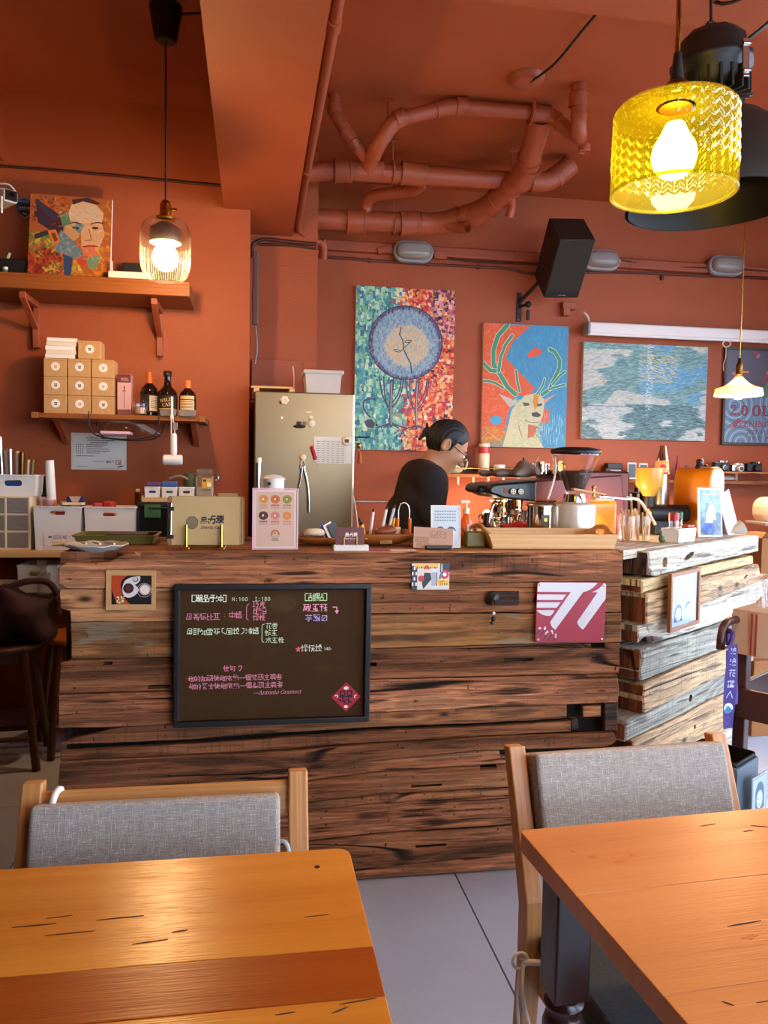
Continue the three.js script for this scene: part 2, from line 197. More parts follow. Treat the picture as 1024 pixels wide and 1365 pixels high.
// ---------- materials ----------
const M = {
  wall: std({ map: paintC, bumpMap: paintB, bumpScale: 0.0016, roughness: 0.62 }),
  ceil: std({ map: paintC, bumpMap: paintB, bumpScale: 0.001, roughness: 0.7 }),
  pipe: std({ color: '#9c4a2a', roughness: 0.5 }),
  tile: std({ map: concrete, roughness: 0.42 }), grout: std({ color: '#3b3836', roughness: 0.9 }),
  reclA: recl(wReclA), reclB: recl(wReclB), reclP: recl(wReclP),
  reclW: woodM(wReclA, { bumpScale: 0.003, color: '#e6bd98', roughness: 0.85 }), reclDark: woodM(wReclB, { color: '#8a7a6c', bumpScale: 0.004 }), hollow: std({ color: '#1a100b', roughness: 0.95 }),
  grey: woodM(wGrey, { bumpScale: 0.006 }), greyWarm: woodM(wGrey, { bumpScale: 0.006, color: '#e6c49e' }), greyBlue: woodM(wGrey, { bumpScale: 0.005, color: '#c9cfd2' }), greyTan: woodM(wGrey, { bumpScale: 0.003, color: '#f0d8a4' }),
  shelf: woodM(wPale, { color: '#b07c46', roughness: 0.5, bumpScale: 0.002 }), table: woodM(wTable, { roughness: 0.25, bumpScale: 0.0004 }), table2: woodM(wTable2, { roughness: 0.34, bumpScale: 0.0005 }),
  tableDark: woodM(wTable, { color: '#c4936c', roughness: 0.3, bumpScale: 0.0004 }), chair: woodM(wChair, { roughness: 0.42, bumpScale: 0.0004 }), pale: woodM(wPale, { roughness: 0.5, bumpScale: 0.0003 }), paleDark: woodM(wPale, { color: '#b98c60', roughness: 0.5, bumpScale: 0.0003 }),
  mahog: std({ color: '#3a1c16', roughness: 0.28 }), cart: std({ color: '#4a2820', roughness: 0.4 }), stool: std({ color: '#4a2717', roughness: 0.45 }), stoolSeat: woodM(wPale, { color: '#c98a4e', roughness: 0.35 }),
  fabric: std({ ...fabGrey, bumpScale: 0.0008, roughness: 0.95 }), seatFab: std({ ...fabDark, bumpScale: 0.0008, roughness: 0.9 }), ribbon: std({ color: '#d8d6d2', roughness: 0.8 }),
  black: std({ color: '#141414', roughness: 0.5 }), blackGloss: std({ color: '#0d0d0d', roughness: 0.3 }), speaker: std({ color: '#1c1a17', roughness: 0.55 }), darkMetal: std({ color: '#26231f', roughness: 0.45, metalness: 0.4 }),
  steel: std({ color: '#c9c7c2', roughness: 0.2, metalness: 1 }), steelB: std({ color: '#b9b3a6', roughness: 0.36, metalness: 1 }), chrome: std({ color: '#e6e4e0', roughness: 0.08, metalness: 1 }), brass: std({ color: '#c79a4a', roughness: 0.25, metalness: 1 }), brassDark: std({ color: '#6d4c22', roughness: 0.35, metalness: 1 }),
  fridge: std({ color: '#96846a', roughness: 0.36, metalness: 0.8 }), fridgeSide: std({ color: '#6f675c', roughness: 0.5, metalness: 0.4 }),
  white: std({ color: '#e8e2da', roughness: 0.4 }), whiteM: std({ color: '#f2efea', roughness: 0.6 }), paper: std({ color: '#eae4da', roughness: 0.85 }), cream: std({ color: '#e9d5b4', roughness: 0.5 }), pink: std({ color: '#e6b4c4', roughness: 0.5 }), yellow: std({ color: '#e2a11c', roughness: 0.4 }), amber: std({ color: '#d9820f', roughness: 0.35 }),
  red: std({ color: '#b0202a', roughness: 0.45 }), crimson: std({ color: '#8c1226', roughness: 0.5 }), blue: std({ color: '#2c4b86', roughness: 0.5 }), navy: std({ color: '#26265c', roughness: 0.45 }), purple: std({ color: '#5c2f6a', roughness: 0.5 }), green: std({ color: '#3d6a3a', roughness: 0.5 }), olive: std({ color: '#6e6428', roughness: 0.5 }), teal: std({ color: '#2a6f77', roughness: 0.5 }),
  shelfGrey: std({ color: '#6e4a3e', roughness: 0.4 }), maroon: std({ color: '#4a1a16', roughness: 0.4 }), machine: std({ color: '#57261f', roughness: 0.32, metalness: 0.3 }), bag: std({ color: '#38181c', roughness: 0.75 }), kraft: std({ map: kraftT, roughness: 0.8 }), board: std({ map: kraftT, color: '#c2a184', roughness: 0.85 }), clothB: std({ color: '#c9a98c', roughness: 0.95 }), greyPl: std({ color: '#8f9094', roughness: 0.5 }), slate: std({ color: '#6d7f95', roughness: 0.45 }),
  glass: phys({ color: '#ffffff', transmission: 1, roughness: 0.02, thickness: 0 }), glassSolid: phys({ color: '#f4f8f6', transmission: 1, roughness: 0.03, thickness: 0.01, ior: 1.48 }), pane: phys({ color: '#f7fbff', transmission: 1, roughness: 0, thickness: 0 }), frost: phys({ color: '#f2ece6', transmission: 0.55, roughness: 0.6, thickness: 0 }), frostBin: phys({ color: '#d8cec4', transmission: 0.75, roughness: 0.35, thickness: 0 }),
  yellowGlass: phys({ color: '#e6e552', transmission: 0.985, roughness: 0, thickness: 0, ior: 1.55 }), amberGlass: phys({ color: '#ffd24a', transmission: 0.72, roughness: 0.25, thickness: 0 }), darkGlass: phys({ color: '#2a1710', roughness: 0.06, transmission: 0.35, thickness: 0 }), ribGlass: phys({ color: '#f2eee6', transmission: 0.99, roughness: 0, thickness: 0 }), smoke: phys({ color: '#e9e3d8', transmission: 0.9, roughness: 0.03, thickness: 0 }), lampGlass: phys({ color: '#b5b0a8', transmission: 0.55, roughness: 0.25, thickness: 0 }),
  bulb: std({ color: '#ffffff', emissive: new THREE.Color(1, 0.72, 0.38), emissiveIntensity: 22, roughness: 0.4 }), coffee: std({ color: '#2a1810', roughness: 0.5 }), skin: std({ color: '#b9805e', roughness: 0.5 }), hair: std({ color: '#120f0e', roughness: 0.62 }), shirt: std({ color: '#231a1d', roughness: 0.9 }), trousers: std({ color: '#1c1d24', roughness: 0.9 }),
};

// ---------- the room ----------
const ZB = -5.3, ZC = -4.84, ZL = -4.4, XR = 4.2, XL = -2.2, ZF = 1.6, YR = 3.2, YB = 2.69;
const slab = (x0, x1, y0, y1, z0, z1) => uvm(new THREE.BoxGeometry(x1 - x0, y1 - y0, z1 - z0).translate((x0 + x1) / 2, (y0 + y1) / 2, (z0 + z1) / 2), x1 - x0 > z1 - z0 ? 'x' : 'z');
{
  const fl = structure('floor', slab(XL - 0.2, XR + 0.2, -0.2, -0.006, ZB - 0.2, ZF + 0.2), M.grout);
  const W = 0.708, L = 1.42, geos = [0, 1, 2].map((k) => uvm(boxB(W - 0.004, 0.012, L - 0.004, 0.0015, 1), 'x', k * 0.77, k * 0.31));
  const mats = ['#ffffff', '#f2f0ee', '#e9e8ea'].map((c) => std({ map: concrete, color: c, roughness: 0.42 }));
  for (let i = -4; i < 6; i++) for (let j = 0; j < 5; j++) {
    const x = 0.65 - W / 2 + i * W, z = -5.3 + L / 2 + j * L - 0.66; if (x < XL - 0.2 || x > XR + 0.2) continue;
    part(fl, 'tile', geos[(i * 3 + j * 5 + 30) % 3], mats[(i + j * 2 + 12) % 3], [x, -0.012, z]);
  }
  structure('wall_back', slab(0.3, XR + 0.2, 0, YR + 0.2, ZB - 0.2, ZB), M.wall);
  structure('wall_column', slab(-0.14, 0.37, 0, YR + 0.2, ZB - 0.1, ZC), M.wall);
  structure('wall_left_back', slab(XL - 0.2, -0.03, 0, YR, ZB - 0.2, ZL), M.wall);
  structure('wall_left', slab(XL - 0.2, XL, 0, YR, ZL, ZF + 0.2), M.reclDark);  // unseen wall, dark finish added to cut bounce light at left
  structure('ceiling', slab(0.2, XR + 0.2, YR, YR + 0.2, ZB - 0.2, ZF + 0.2), M.ceil);
  structure('ceiling_left', slab(XL - 0.2, -0.16, YR, YR + 0.2, ZL - 0.05, ZF + 0.2), M.ceil);
  structure('ceiling_beam', slab(-0.17, 0.215, YB, YR + 0.2, ZC, ZF + 0.2), M.ceil);
  structure('ceiling_crossbeam', slab(0.215, XR, 2.86, YR, -2.62, -2.3), M.ceil);
  structure('ceiling_soffit_left', slab(XL, -1.275, 2.85, YR, ZL, ZF), M.ceil);
  // right wall: tall shop window between piers
  structure('wall_right', mergeGeometries([slab(XR, XR + 0.2, 0, 0.25, ZB, ZF + 0.2), slab(XR, XR + 0.2, 2.75, YR, ZB, ZF + 0.2), slab(XR, XR + 0.2, 0.25, 2.75, ZB, -3.9), slab(XR, XR + 0.2, 0.25, 2.75, 1.2, ZF + 0.2)]), M.wall);
  structure('wall_front', mergeGeometries([slab(XL, XR, 0, 0.25, ZF, ZF + 0.2), slab(XL, XR, 2.6, YR, ZF, ZF + 0.2), slab(XL, 1.0, 0.25, 2.6, ZF, ZF + 0.2), slab(4.0, XR, 0.25, 2.6, ZF, ZF + 0.2)]), M.reclDark);  // unseen too, its finish darkened to lower the bounce light
  const win = (name, p, ry, w, h, n) => {
    const s = structure(name); s.position.set(...p); s.rotation.y = ry;
    part(s, 'window_frame', frameGeo(w, h, 0.06, 0.06), M.darkMetal, [0, 0, -0.03]);
    for (let i = 1; i < n; i++) part(s, 'mullion', box(0.05, h - 0.1, 0.05), M.darkMetal, [-w / 2 + (w * i) / n, 0, 0]);
    for (let i = 0; i < n; i++) part(s, 'pane', new THREE.PlaneGeometry(w / n - 0.06, h - 0.12), M.pane, [-w / 2 + (w * (i + 0.5)) / n, 0, 0]);
  };
  win('window_1', [XR + 0.1, 1.5, -1.35], -PI / 2, 5.1, 2.5, 4);
  win('window_2', [2.5, 1.425, ZF + 0.1], PI, 3.0, 2.35, 3);
  structure('pavement', slab(XL - 3, XR + 8, -0.3, -0.2, ZB - 3, ZF + 8), std({ color: '#8b8a88', roughness: 0.9 }));
}
// conduits and small lines painted with the walls
{
  const c1 = thing('conduit', 'terracotta painted conduit running along the right edge of the ceiling beam down to its elbow', 'conduit');
  part(c1, 'pipe', tube([[0.245, 2.74, 0.5], [0.245, 2.74, -2.4], [0.245, 2.74, -4.6], [0.25, 2.73, -4.8], [0.28, 2.70, -4.86], [0.36, 2.69, -4.88], [0.395, 2.68, -4.9]], 0.02, 10, 60), M.pipe);
  for (const z of [-2.6, -3.9]) part(c1, 'coupling', rod([0.245, 2.74, z], [0.245, 2.74, z - 0.06], 0.025, 12), M.pipe);
  part(c1, 'elbow', tube([[0.39, 2.69, -4.9], [0.41, 2.67, -4.92], [0.41, 2.6, -4.95]], 0.027, 10), M.pipe);
  const c2 = thing('trunking', 'terracotta painted trunking along the back wall under the bulkhead lamps', 'trunking');
  part(c2, 'channel', box(XR - 0.4, 0.07, 0.05, 0.012).translate((XR + 0.4) / 2, 2.775, ZB + 0.025), M.pipe);
  for (let i = 0; i < 4; i++) part(c2, 'joint', box(0.012, 0.074, 0.054, 0.004).translate(0.9 + i * 0.85, 2.775, ZB + 0.025), M.pipe);
  single('cable', 'thin dark cable clipped along the back wall above the paintings', 'cable', merge([tube([[0.4, 2.70, -5.27], [1.0, 2.69, -5.28], [1.75, 2.69, -5.28], [1.85, 2.67, -5.28], [2.5, 2.715, -5.28], [3.1, 2.725, -5.28], [4.1, 2.74, -5.28]], 0.009, 6, 60), ...[0.75, 1.15, 1.5, 2.1, 2.85].map((x) => box(0.02, 0.03, 0.025, 0.003).translate(x, 2.695, -5.285))]), std({ color: '#5e2c1e', roughness: 0.6 }));
  single('cable', 'dark cable pair along the top of the column above the fridge', 'cable', merge([tube([[-0.02, 2.55, ZC + 0.015], [-0.015, 2.62, ZC + 0.015], [0.03, 2.655, ZC + 0.015], [0.2, 2.655, ZC + 0.015], [0.36, 2.65, ZC + 0.015]], 0.011, 6, 40), tube([[0.02, 2.63, ZC + 0.012], [0.2, 2.635, ZC + 0.012], [0.36, 2.625, ZC + 0.012]], 0.008, 6, 30)]), std({ color: '#4c241a', roughness: 0.5 }));
  single('cable', 'thin black cable running along the upper left wall above the painting', 'cable', tube([[XL, 2.822, ZL + 0.008], [-1, 2.822, ZL + 0.008], [-0.19, 2.805, ZL + 0.008]], 0.007, 6, 40), std({ color: '#4a2016', roughness: 0.6 }));
  const p = thing('wall_panel', 'terracotta painted board standing on the wall just above the fridge', 'panel');
  part(p, 'board', boxB(0.30, 0.24, 0.03).translate(0.13, 1.71, ZC + 0.02), M.pipe);
  const sw = thing('cover_strip', 'narrow grey cover strip in the corner between the left wall and the column', 'strip');
  part(sw, 'cover', box(0.035, 0.42, 0.03, 0.008).translate(0.0, 2.33, ZC + 0.2), M.shelfGrey); part(sw, 'wire', tube([[0.0, 2.13, ZC + 0.2], [0.012, 1.99, ZC + 0.2], [0.0, 1.9, ZC + 0.2]], 0.005), M.greyPl);
}
// waste pipes hung under the ceiling
{
  // straight runs with a thicker fitting at every bend
  const seg = (t, pts, r, n = 16) => {
    const P = pts.map((p) => new V3(...p)), out = [P[0]], fit = [];
    for (let i = 1; i < P.length - 1; i++) { const a = P[i - 1].clone().sub(P[i]), b = P[i + 1].clone().sub(P[i]), k = Math.min(r * 1.5, a.length() * 0.45, b.length() * 0.45); a.normalize(); b.normalize(); const bend = [], at = (d, m) => P[i].clone().addScaledVector(d, m); for (let q = 0; q <= 6; q++) { const u = q / 6, A = at(a, k), B = at(b, k); bend.push(A.multiplyScalar((1 - u) * (1 - u)).addScaledVector(P[i], 2 * u * (1 - u)).addScaledVector(B, u * u)); } out.push(...bend); if (a.dot(b) > -0.985) fit.push([at(a, Math.min(k + r * 0.7, P[i - 1].distanceTo(P[i]) * 0.5)), ...bend, at(b, Math.min(k + r * 0.7, P[i + 1].distanceTo(P[i]) * 0.5))]); }
    out.push(P.at(-1)); const sweep = (l, R) => { const c = new THREE.CurvePath(); for (let i = 1; i < l.length; i++) if (l[i].distanceTo(l[i - 1]) > 1e-4) c.add(new THREE.LineCurve3(l[i - 1], l[i])); return tube(l.map((v) => v.toArray()), R, n, l.length * 4); };
    part(t, 'pipe', sweep(out, r), M.pipe); for (const f of fit) part(t, 'elbow', merge([sweep(f, r * 1.1), rod(f[0].toArray(), f[0].clone().lerp(f[1], 0.25).toArray(), r * 1.17, 20), rod(f.at(-1).toArray(), f.at(-1).clone().lerp(f.at(-2), 0.25).toArray(), r * 1.17, 20)]), M.pipe);
  };
  const col = (t, a, b, r) => { const c = (u, w) => rod(a.map((v, i) => lerp(v, b[i], u)), a.map((v, i) => lerp(v, b[i], w)), r * 1.09, 22); part(t, 'coupling', merge([rod(a, b, r * 1.03, 22), c(0, 0.1), c(0.9, 1)]), M.pipe); };
  const hang = (t, x, y, z) => { part(t, 'hanger', merge([rod([x, y, z], [x, YR, z], 0.005, 6), box(0.05, 0.006, 0.03, 0.001).translate(x, YR - 0.004, z), new THREE.TorusGeometry(0.062, 0.006, 6, 20).rotateY(PI / 2).translate(x, y - 0.055, z)]), M.pipe); };
  const a = thing('drain_pipe', 'large terracotta drain pipe sweeping from the column along the wall and up to the front', 'pipe');
  seg(a, [[0.3, 2.849, -5.0], [1.16, 2.872, -5.0], [1.4, 2.92, -4.82], [1.53, 3.02, -4.45], [1.455, 3.15, -4.0]], 0.062, 20);
  col(a, [0.56, 2.852, -5], [0.68, 2.854, -5], 0.07); col(a, [0.9, 2.86, -5], [1.02, 2.87, -5], 0.07); col(a, [1.515, 3.0, -4.52], [1.53, 3.045, -4.36], 0.071); col(a, [1.34, 2.9, -4.87], [1.42, 2.925, -4.77], 0.069);
  part(a, 'branch', tube([[1.18, 2.87, -4.95], [1.25, 2.83, -4.9], [1.3, 2.82, -4.84]], 0.036, 14), M.pipe); part(a, 'branch', tube([[1.5, 2.96, -4.62], [1.53, 2.9, -4.68], [1.52, 2.85, -4.7]], 0.026, 12), M.pipe); hang(a, 0.86, 2.9, -5.0);
  part(a, 'riser', tube([[0.68, 2.87, -5.0], [0.68, 2.95, -4.98], [0.7, 2.985, -4.93], [0.8, 2.99, -4.85], [0.93, 2.985, -4.75], [0.98, 3.0, -4.62]], 0.036, 12), M.pipe);
  const b = thing('drain_pipe', 'straight terracotta drain pipe in the middle with an upturned open end at its right', 'pipe');
  seg(b, [[0.2, 2.97, -4.6], [0.44, 3.008, -4.6], [1.73, 3.035, -4.6], [1.86, 3.14, -4.58]], 0.052, 18);
  col(b, [0.44, 3.005, -4.6], [0.54, 3.012, -4.6], 0.06); col(b, [0.63, 3.02, -4.6], [0.72, 3.026, -4.6], 0.058); col(b, [0.83, 3.024, -4.6], [0.98, 3.02, -4.6], 0.062); col(b, [1.765, 3.065, -4.6], [1.86, 3.145, -4.58], 0.06); hang(b, 0.78, 3.08, -4.6); hang(b, 1.5, 3.08, -4.6);
  const c = thing('drain_pipe', 'thinner terracotta pipe zigzagging in front of the others to a hooked trap at right', 'pipe');
  seg(c, [[0.58, 2.89, -4.2], [0.61, 2.95, -4.05], [0.68, 3.055, -4.0], [0.97, 3.15, -4.0], [1.5, 3.155, -4.0], [1.63, 3.0, -3.9], [1.57, 2.985, -3.78], [1.555, 3.2, -3.76]], 0.036, 16);
  col(c, [1.0, 3.153, -4], [1.06, 3.155, -4], 0.042); col(c, [1.39, 3.153, -4], [1.5, 3.15, -4], 0.044); col(c, [1.558, 3.1, -3.775], [1.556, 3.16, -3.765], 0.043); col(c, [0.685, 3.055, -4.0], [0.73, 3.076, -4.0], 0.042);
  part(c, 'drain_cap', merge([cyl(0.03, 0.03, 0.03, 14).translate(1.645, 2.935, -3.88), new THREE.TorusGeometry(0.026, 0.006, 6, 16).rotateX(PI / 2).translate(1.645, 2.935, -3.88)]), M.pipe); hang(c, 0.665, 3.1, -4.1); hang(c, 1.39, 3.21, -3.98);
  const d = thing('drain_pipe', 'short terracotta pipe dropping from the ceiling beside the beam to the middle pipe', 'pipe');
  seg(d, [[0.385, 3.2, -4.1], [0.4, 3.1, -4.1], [0.465, 3.0, -4.1], [0.59, 2.905, -4.18]], 0.031, 14); col(d, [0.445, 3.025, -4.1], [0.485, 2.975, -4.1], 0.038); col(d, [0.39, 3.15, -4.1], [0.398, 3.1, -4.1], 0.037);
  const j = thing('junction_box', 'round terracotta ceiling rose from which a black cable runs to the front', 'junction box'); part(j, 'rose', lathe([[0, -0.04], [0.06, -0.04], [0.085, -0.02], [0.09, 0]], 24).translate(1.28, YR, -3.74), M.pipe); part(j, 'cable', tube([[1.29, YR - 0.035, -3.72], [1.33, YR - 0.05, -3.5], [1.36, YR - 0.03, -3.2], [1.42, YR - 0.02, -2.7], [1.5, 2.84, -2.45], [1.6, 2.83, -2.1]], 0.006, 6, 40), M.black);
}

// ---------- the counter of reclaimed timber (front outline of each plank in metres, then its mortise holes) ----------
const PLANKS=[
[[[-0.557,1.005],[-0.534,1.018],[-0.503,1.016],[-0.472,1.015],[-0.419,1.018],[-0.391,1.033],[-0.366,1.043],[-0.345,1.047],[-0.328,1.035],[-0.285,1.040],[-0.237,1.044],[-0.018,1.044],[0.371,1.043],[0.707,1.043],[0.983,1.043],[1.184,1.042],[1.187,0.949],[0.759,0.951],[0.373,0.951],[-0.017,0.946],[-0.387,0.940],[-0.534,0.941],[-0.557,0.955]],[]],
[[[-0.555,0.939],[-0.387,0.938],[-0.017,0.944],[0.373,0.949],[0.759,0.949],[1.187,0.947],[1.190,0.847],[0.761,0.852],[0.374,0.854],[-0.017,0.845],[-0.302,0.838],[-0.527,0.842],[-0.529,0.873],[-0.556,0.882],[-0.558,0.928]],[[0.883,0.876,0.966,0.921]]],
[[[-0.527,0.839],[-0.017,0.842],[0.374,0.850],[0.762,0.848],[1.191,0.843],[1.194,0.748],[0.764,0.749],[0.376,0.745],[-0.016,0.737],[-0.233,0.731],[-0.525,0.733]],[]],
[[[-0.556,0.721],[-0.525,0.729],[-0.233,0.729],[-0.016,0.735],[0.376,0.743],[0.764,0.745],[1.089,0.746],[1.090,0.727],[1.139,0.726],[1.139,0.745],[1.191,0.745],[1.189,0.645],[0.766,0.647],[0.377,0.648],[-0.015,0.638],[-0.232,0.630],[-0.561,0.630]],[[-0.441,0.711,-0.405,0.724],[-0.473,0.677,-0.447,0.682],[-0.313,0.635,-0.241,0.65],[0.339,0.685,0.386,0.702],[0.579,0.695,0.61,0.702],[0.788,0.691,0.896,0.705],[1.091,0.695,1.119,0.702]]],
[[[-0.561,0.626],[-0.232,0.627],[-0.015,0.635],[0.377,0.646],[0.767,0.643],[1.182,0.642],[1.191,0.593],[1.187,0.548],[0.769,0.547],[0.379,0.543],[-0.014,0.531],[-0.232,0.528],[-0.410,0.525],[-0.562,0.529]],[[1.016,0.607,1.151,0.608],[0.718,0.572,0.778,0.573],[0.364,0.601,0.378,0.605]]],
[[[-0.554,0.484],[-0.526,0.494],[-0.452,0.509],[-0.377,0.525],[-0.232,0.526],[-0.014,0.529],[0.379,0.541],[0.769,0.544],[1.013,0.544],[1.014,0.501],[0.770,0.495],[0.380,0.495],[-0.014,0.485],[-0.232,0.477],[-0.558,0.477]],[]],
[[[1.067,0.537],[1.130,0.540],[1.131,0.502],[1.068,0.502]],[]],
[[[1.143,0.547],[1.189,0.547],[1.191,0.452],[1.146,0.454]],[]],
[[[1.032,0.493],[1.058,0.492],[1.062,0.457],[1.036,0.456]],[]],
[[[-0.558,0.455],[-0.014,0.466],[0.380,0.479],[0.771,0.481],[1.030,0.488],[1.031,0.453],[0.771,0.451],[0.380,0.445],[-0.014,0.431],[-0.232,0.429],[-0.558,0.428]],[[-0.39,0.434,-0.386,0.456]]],
[[[-0.558,0.424],[-0.232,0.426],[-0.014,0.428],[0.381,0.440],[0.771,0.447],[1.178,0.446],[1.189,0.422],[1.171,0.407],[1.145,0.401],[0.772,0.407],[0.722,0.409],[0.381,0.388],[-0.013,0.356],[-0.232,0.339],[-0.388,0.336],[-0.563,0.336]],[]],
[[[-0.559,0.320],[-0.531,0.320],[-0.241,0.321],[-0.236,0.335],[-0.013,0.354],[0.381,0.385],[0.722,0.404],[0.788,0.401],[0.793,0.379],[1.164,0.380],[1.173,0.354],[0.849,0.357],[0.382,0.350],[-0.013,0.316],[-0.559,0.292]],[]],
[[[-0.559,0.289],[-0.013,0.313],[0.382,0.347],[0.724,0.354],[0.724,0.343],[0.779,0.343],[0.779,0.354],[1.173,0.351],[1.175,0.286],[0.851,0.282],[0.383,0.279],[-0.013,0.253],[-0.559,0.227]],[[0.494,0.294,0.603,0.306],[0.787,0.303,0.818,0.307]]],
[[[-0.559,0.223],[-0.013,0.249],[0.383,0.276],[0.851,0.278],[1.175,0.282],[1.176,0.261],[0.852,0.253],[0.384,0.250],[-0.012,0.225],[-0.559,0.197]],[]],
[[[-0.559,0.195],[-0.012,0.222],[0.384,0.248],[0.852,0.251],[1.176,0.258],[1.179,0.171],[0.855,0.155],[0.385,0.153],[-0.012,0.130],[-0.560,0.099]],[]],
[[[-0.560,0.096],[-0.012,0.127],[0.385,0.150],[0.855,0.151],[1.179,0.168],[1.182,0.077],[0.857,0.064],[0.387,0.041],[-0.011,0.014],[-0.561,-0.020]],[[0.512,0.098,0.62,0.109],[0.372,0.093,0.388,0.1],[0.734,0.1,0.757,0.105],[0.781,0.139,0.794,0.148],[0.812,0.14,0.822,0.149]]],
];
function rough(pts, r, amp = 0.0022, step = 0.035) {       // subdivides an outline and makes its edges uneven
  const out = []; for (let i = 0; i < pts.length; i++) { const a = pts[i], b = pts[(i + 1) % pts.length], L = Math.hypot(b[0] - a[0], b[1] - a[1]), n = Math.max(1, Math.round(L / step)); for (let k = 0; k < n; k++) { const t = k / n; out.push([lerp(a[0], b[0], t) + (k ? (r() - 0.5) * amp : 0), Math.max(0.006, lerp(a[1], b[1], t) + (k ? (r() - 0.5) * amp : 0))]); } }
  return out;
}
function plankGeo(pts, holes, depth, r, bevel = 0.003) {
  const s = polyShape(rough(pts, r));
  for (let [x0, y0, x1, y1] of holes) { if (y1 - y0 < 0.004 && x1 - x0 > 0.04) { const p = new THREE.Path(), m = (y0 + y1) / 2; p.moveTo(x0, m); p.quadraticCurveTo((x0 + x1) / 2, y1 + 0.004, x1, m + 0.001); p.quadraticCurveTo((x0 + x1) / 2, y0 - 0.004, x0, m); s.holes.push(p); } else if (y1 - y0 > 0.0195 && x1 - x0 < 0.12) { const p = new THREE.Path(); p.absellipse((x0 + x1) / 2, (y0 + y1) / 2, (x1 - x0) / 2, (y1 - y0) / 2, 0, 2 * PI, true, 0.25); s.holes.push(p); } else { y0 -= 0.001; y1 += 0.002; const p = new THREE.Path(); p.moveTo(x0, y0); p.lineTo(x0 + 0.003, y1); p.lineTo(x1, y1 - 0.001); p.lineTo(x1 - 0.002, y0 + 0.001); s.holes.push(p); } }
  return uvm(extr(s, depth, bevel, 1, 5), 'x', r() * 3, r() * 2);
}
const ZK = -2.4;
const counter = thing('bar_counter', 'long bar counter faced with weathered reclaimed planks of uneven lengths', 'counter');
{
  const mats = [M.reclB, M.reclA, M.reclP, M.reclA, M.reclB, M.reclA, M.reclA, M.reclDark, M.reclDark, M.reclA, M.reclA, M.reclB, M.reclA, M.reclA, M.reclB, M.reclA];
  const r = rng(41), dz = [0.012, 0, 0.004, 0.002, 0.006, 0.0, 0.004, 0.002, -0.012, -0.004, 0.006, -0.004, 0.002, 0, -0.003, 0.003];
  PLANKS.forEach(([pts, holes], i) => part(counter, 'plank', plankGeo(pts, holes, 0.026, r), mats[i], [0, 0, ZK - 0.026 + dz[i]]));
  part(counter, 'plank', plankGeo([[-0.56, 0.006], [1.18, 0.006], [1.18, 0.073], [0.86, 0.061], [0.39, 0.038], [-0.01, 0.013], [-0.56, 0.012]], [], 0.026, r), M.reclB, [0, 0, ZK - 0.026]);
  part(counter, 'dark_backing', box(1.68, 0.99, 0.4, 0.004).translate(0.33, 0.505, ZK - 0.25), M.hollow);  // near black box behind the planks paints the shade of holes and gaps
  // countertop slab with a live front edge, scooped at the left end
  const edge = [[-0.555, -0.02], [-0.53, -0.006], [-0.51, 0.01], [-0.48, 0.035], [-0.44, 0.04], [-0.41, 0.03], [-0.38, 0.012], [-0.35, 0.0], [-0.33, 0.012], [-0.3, 0.008], [-0.24, 0.0], [0.1, 0.003], [0.5, 0], [0.9, 0.003], [1.18, 0]];
  const s = polyShape(rough([...edge, [1.18, 0.52], [-0.52, 0.52], [-0.545, 0.3]], r, 0.002));
  const top = extr(s, 0.045, 0.004, 2); top.rotateX(-PI / 2); part(counter, 'countertop', uvm(top, 'x', 1.1, 0.4), M.reclA, [0, 1.002, ZK - 0.002]);
  part(counter, 'plank', uvm(box(0.05, 0.92, 0.42, 0.003).translate(-0.53, 0.49, ZK - 0.28), 'y', 0.3), M.reclDark);
}
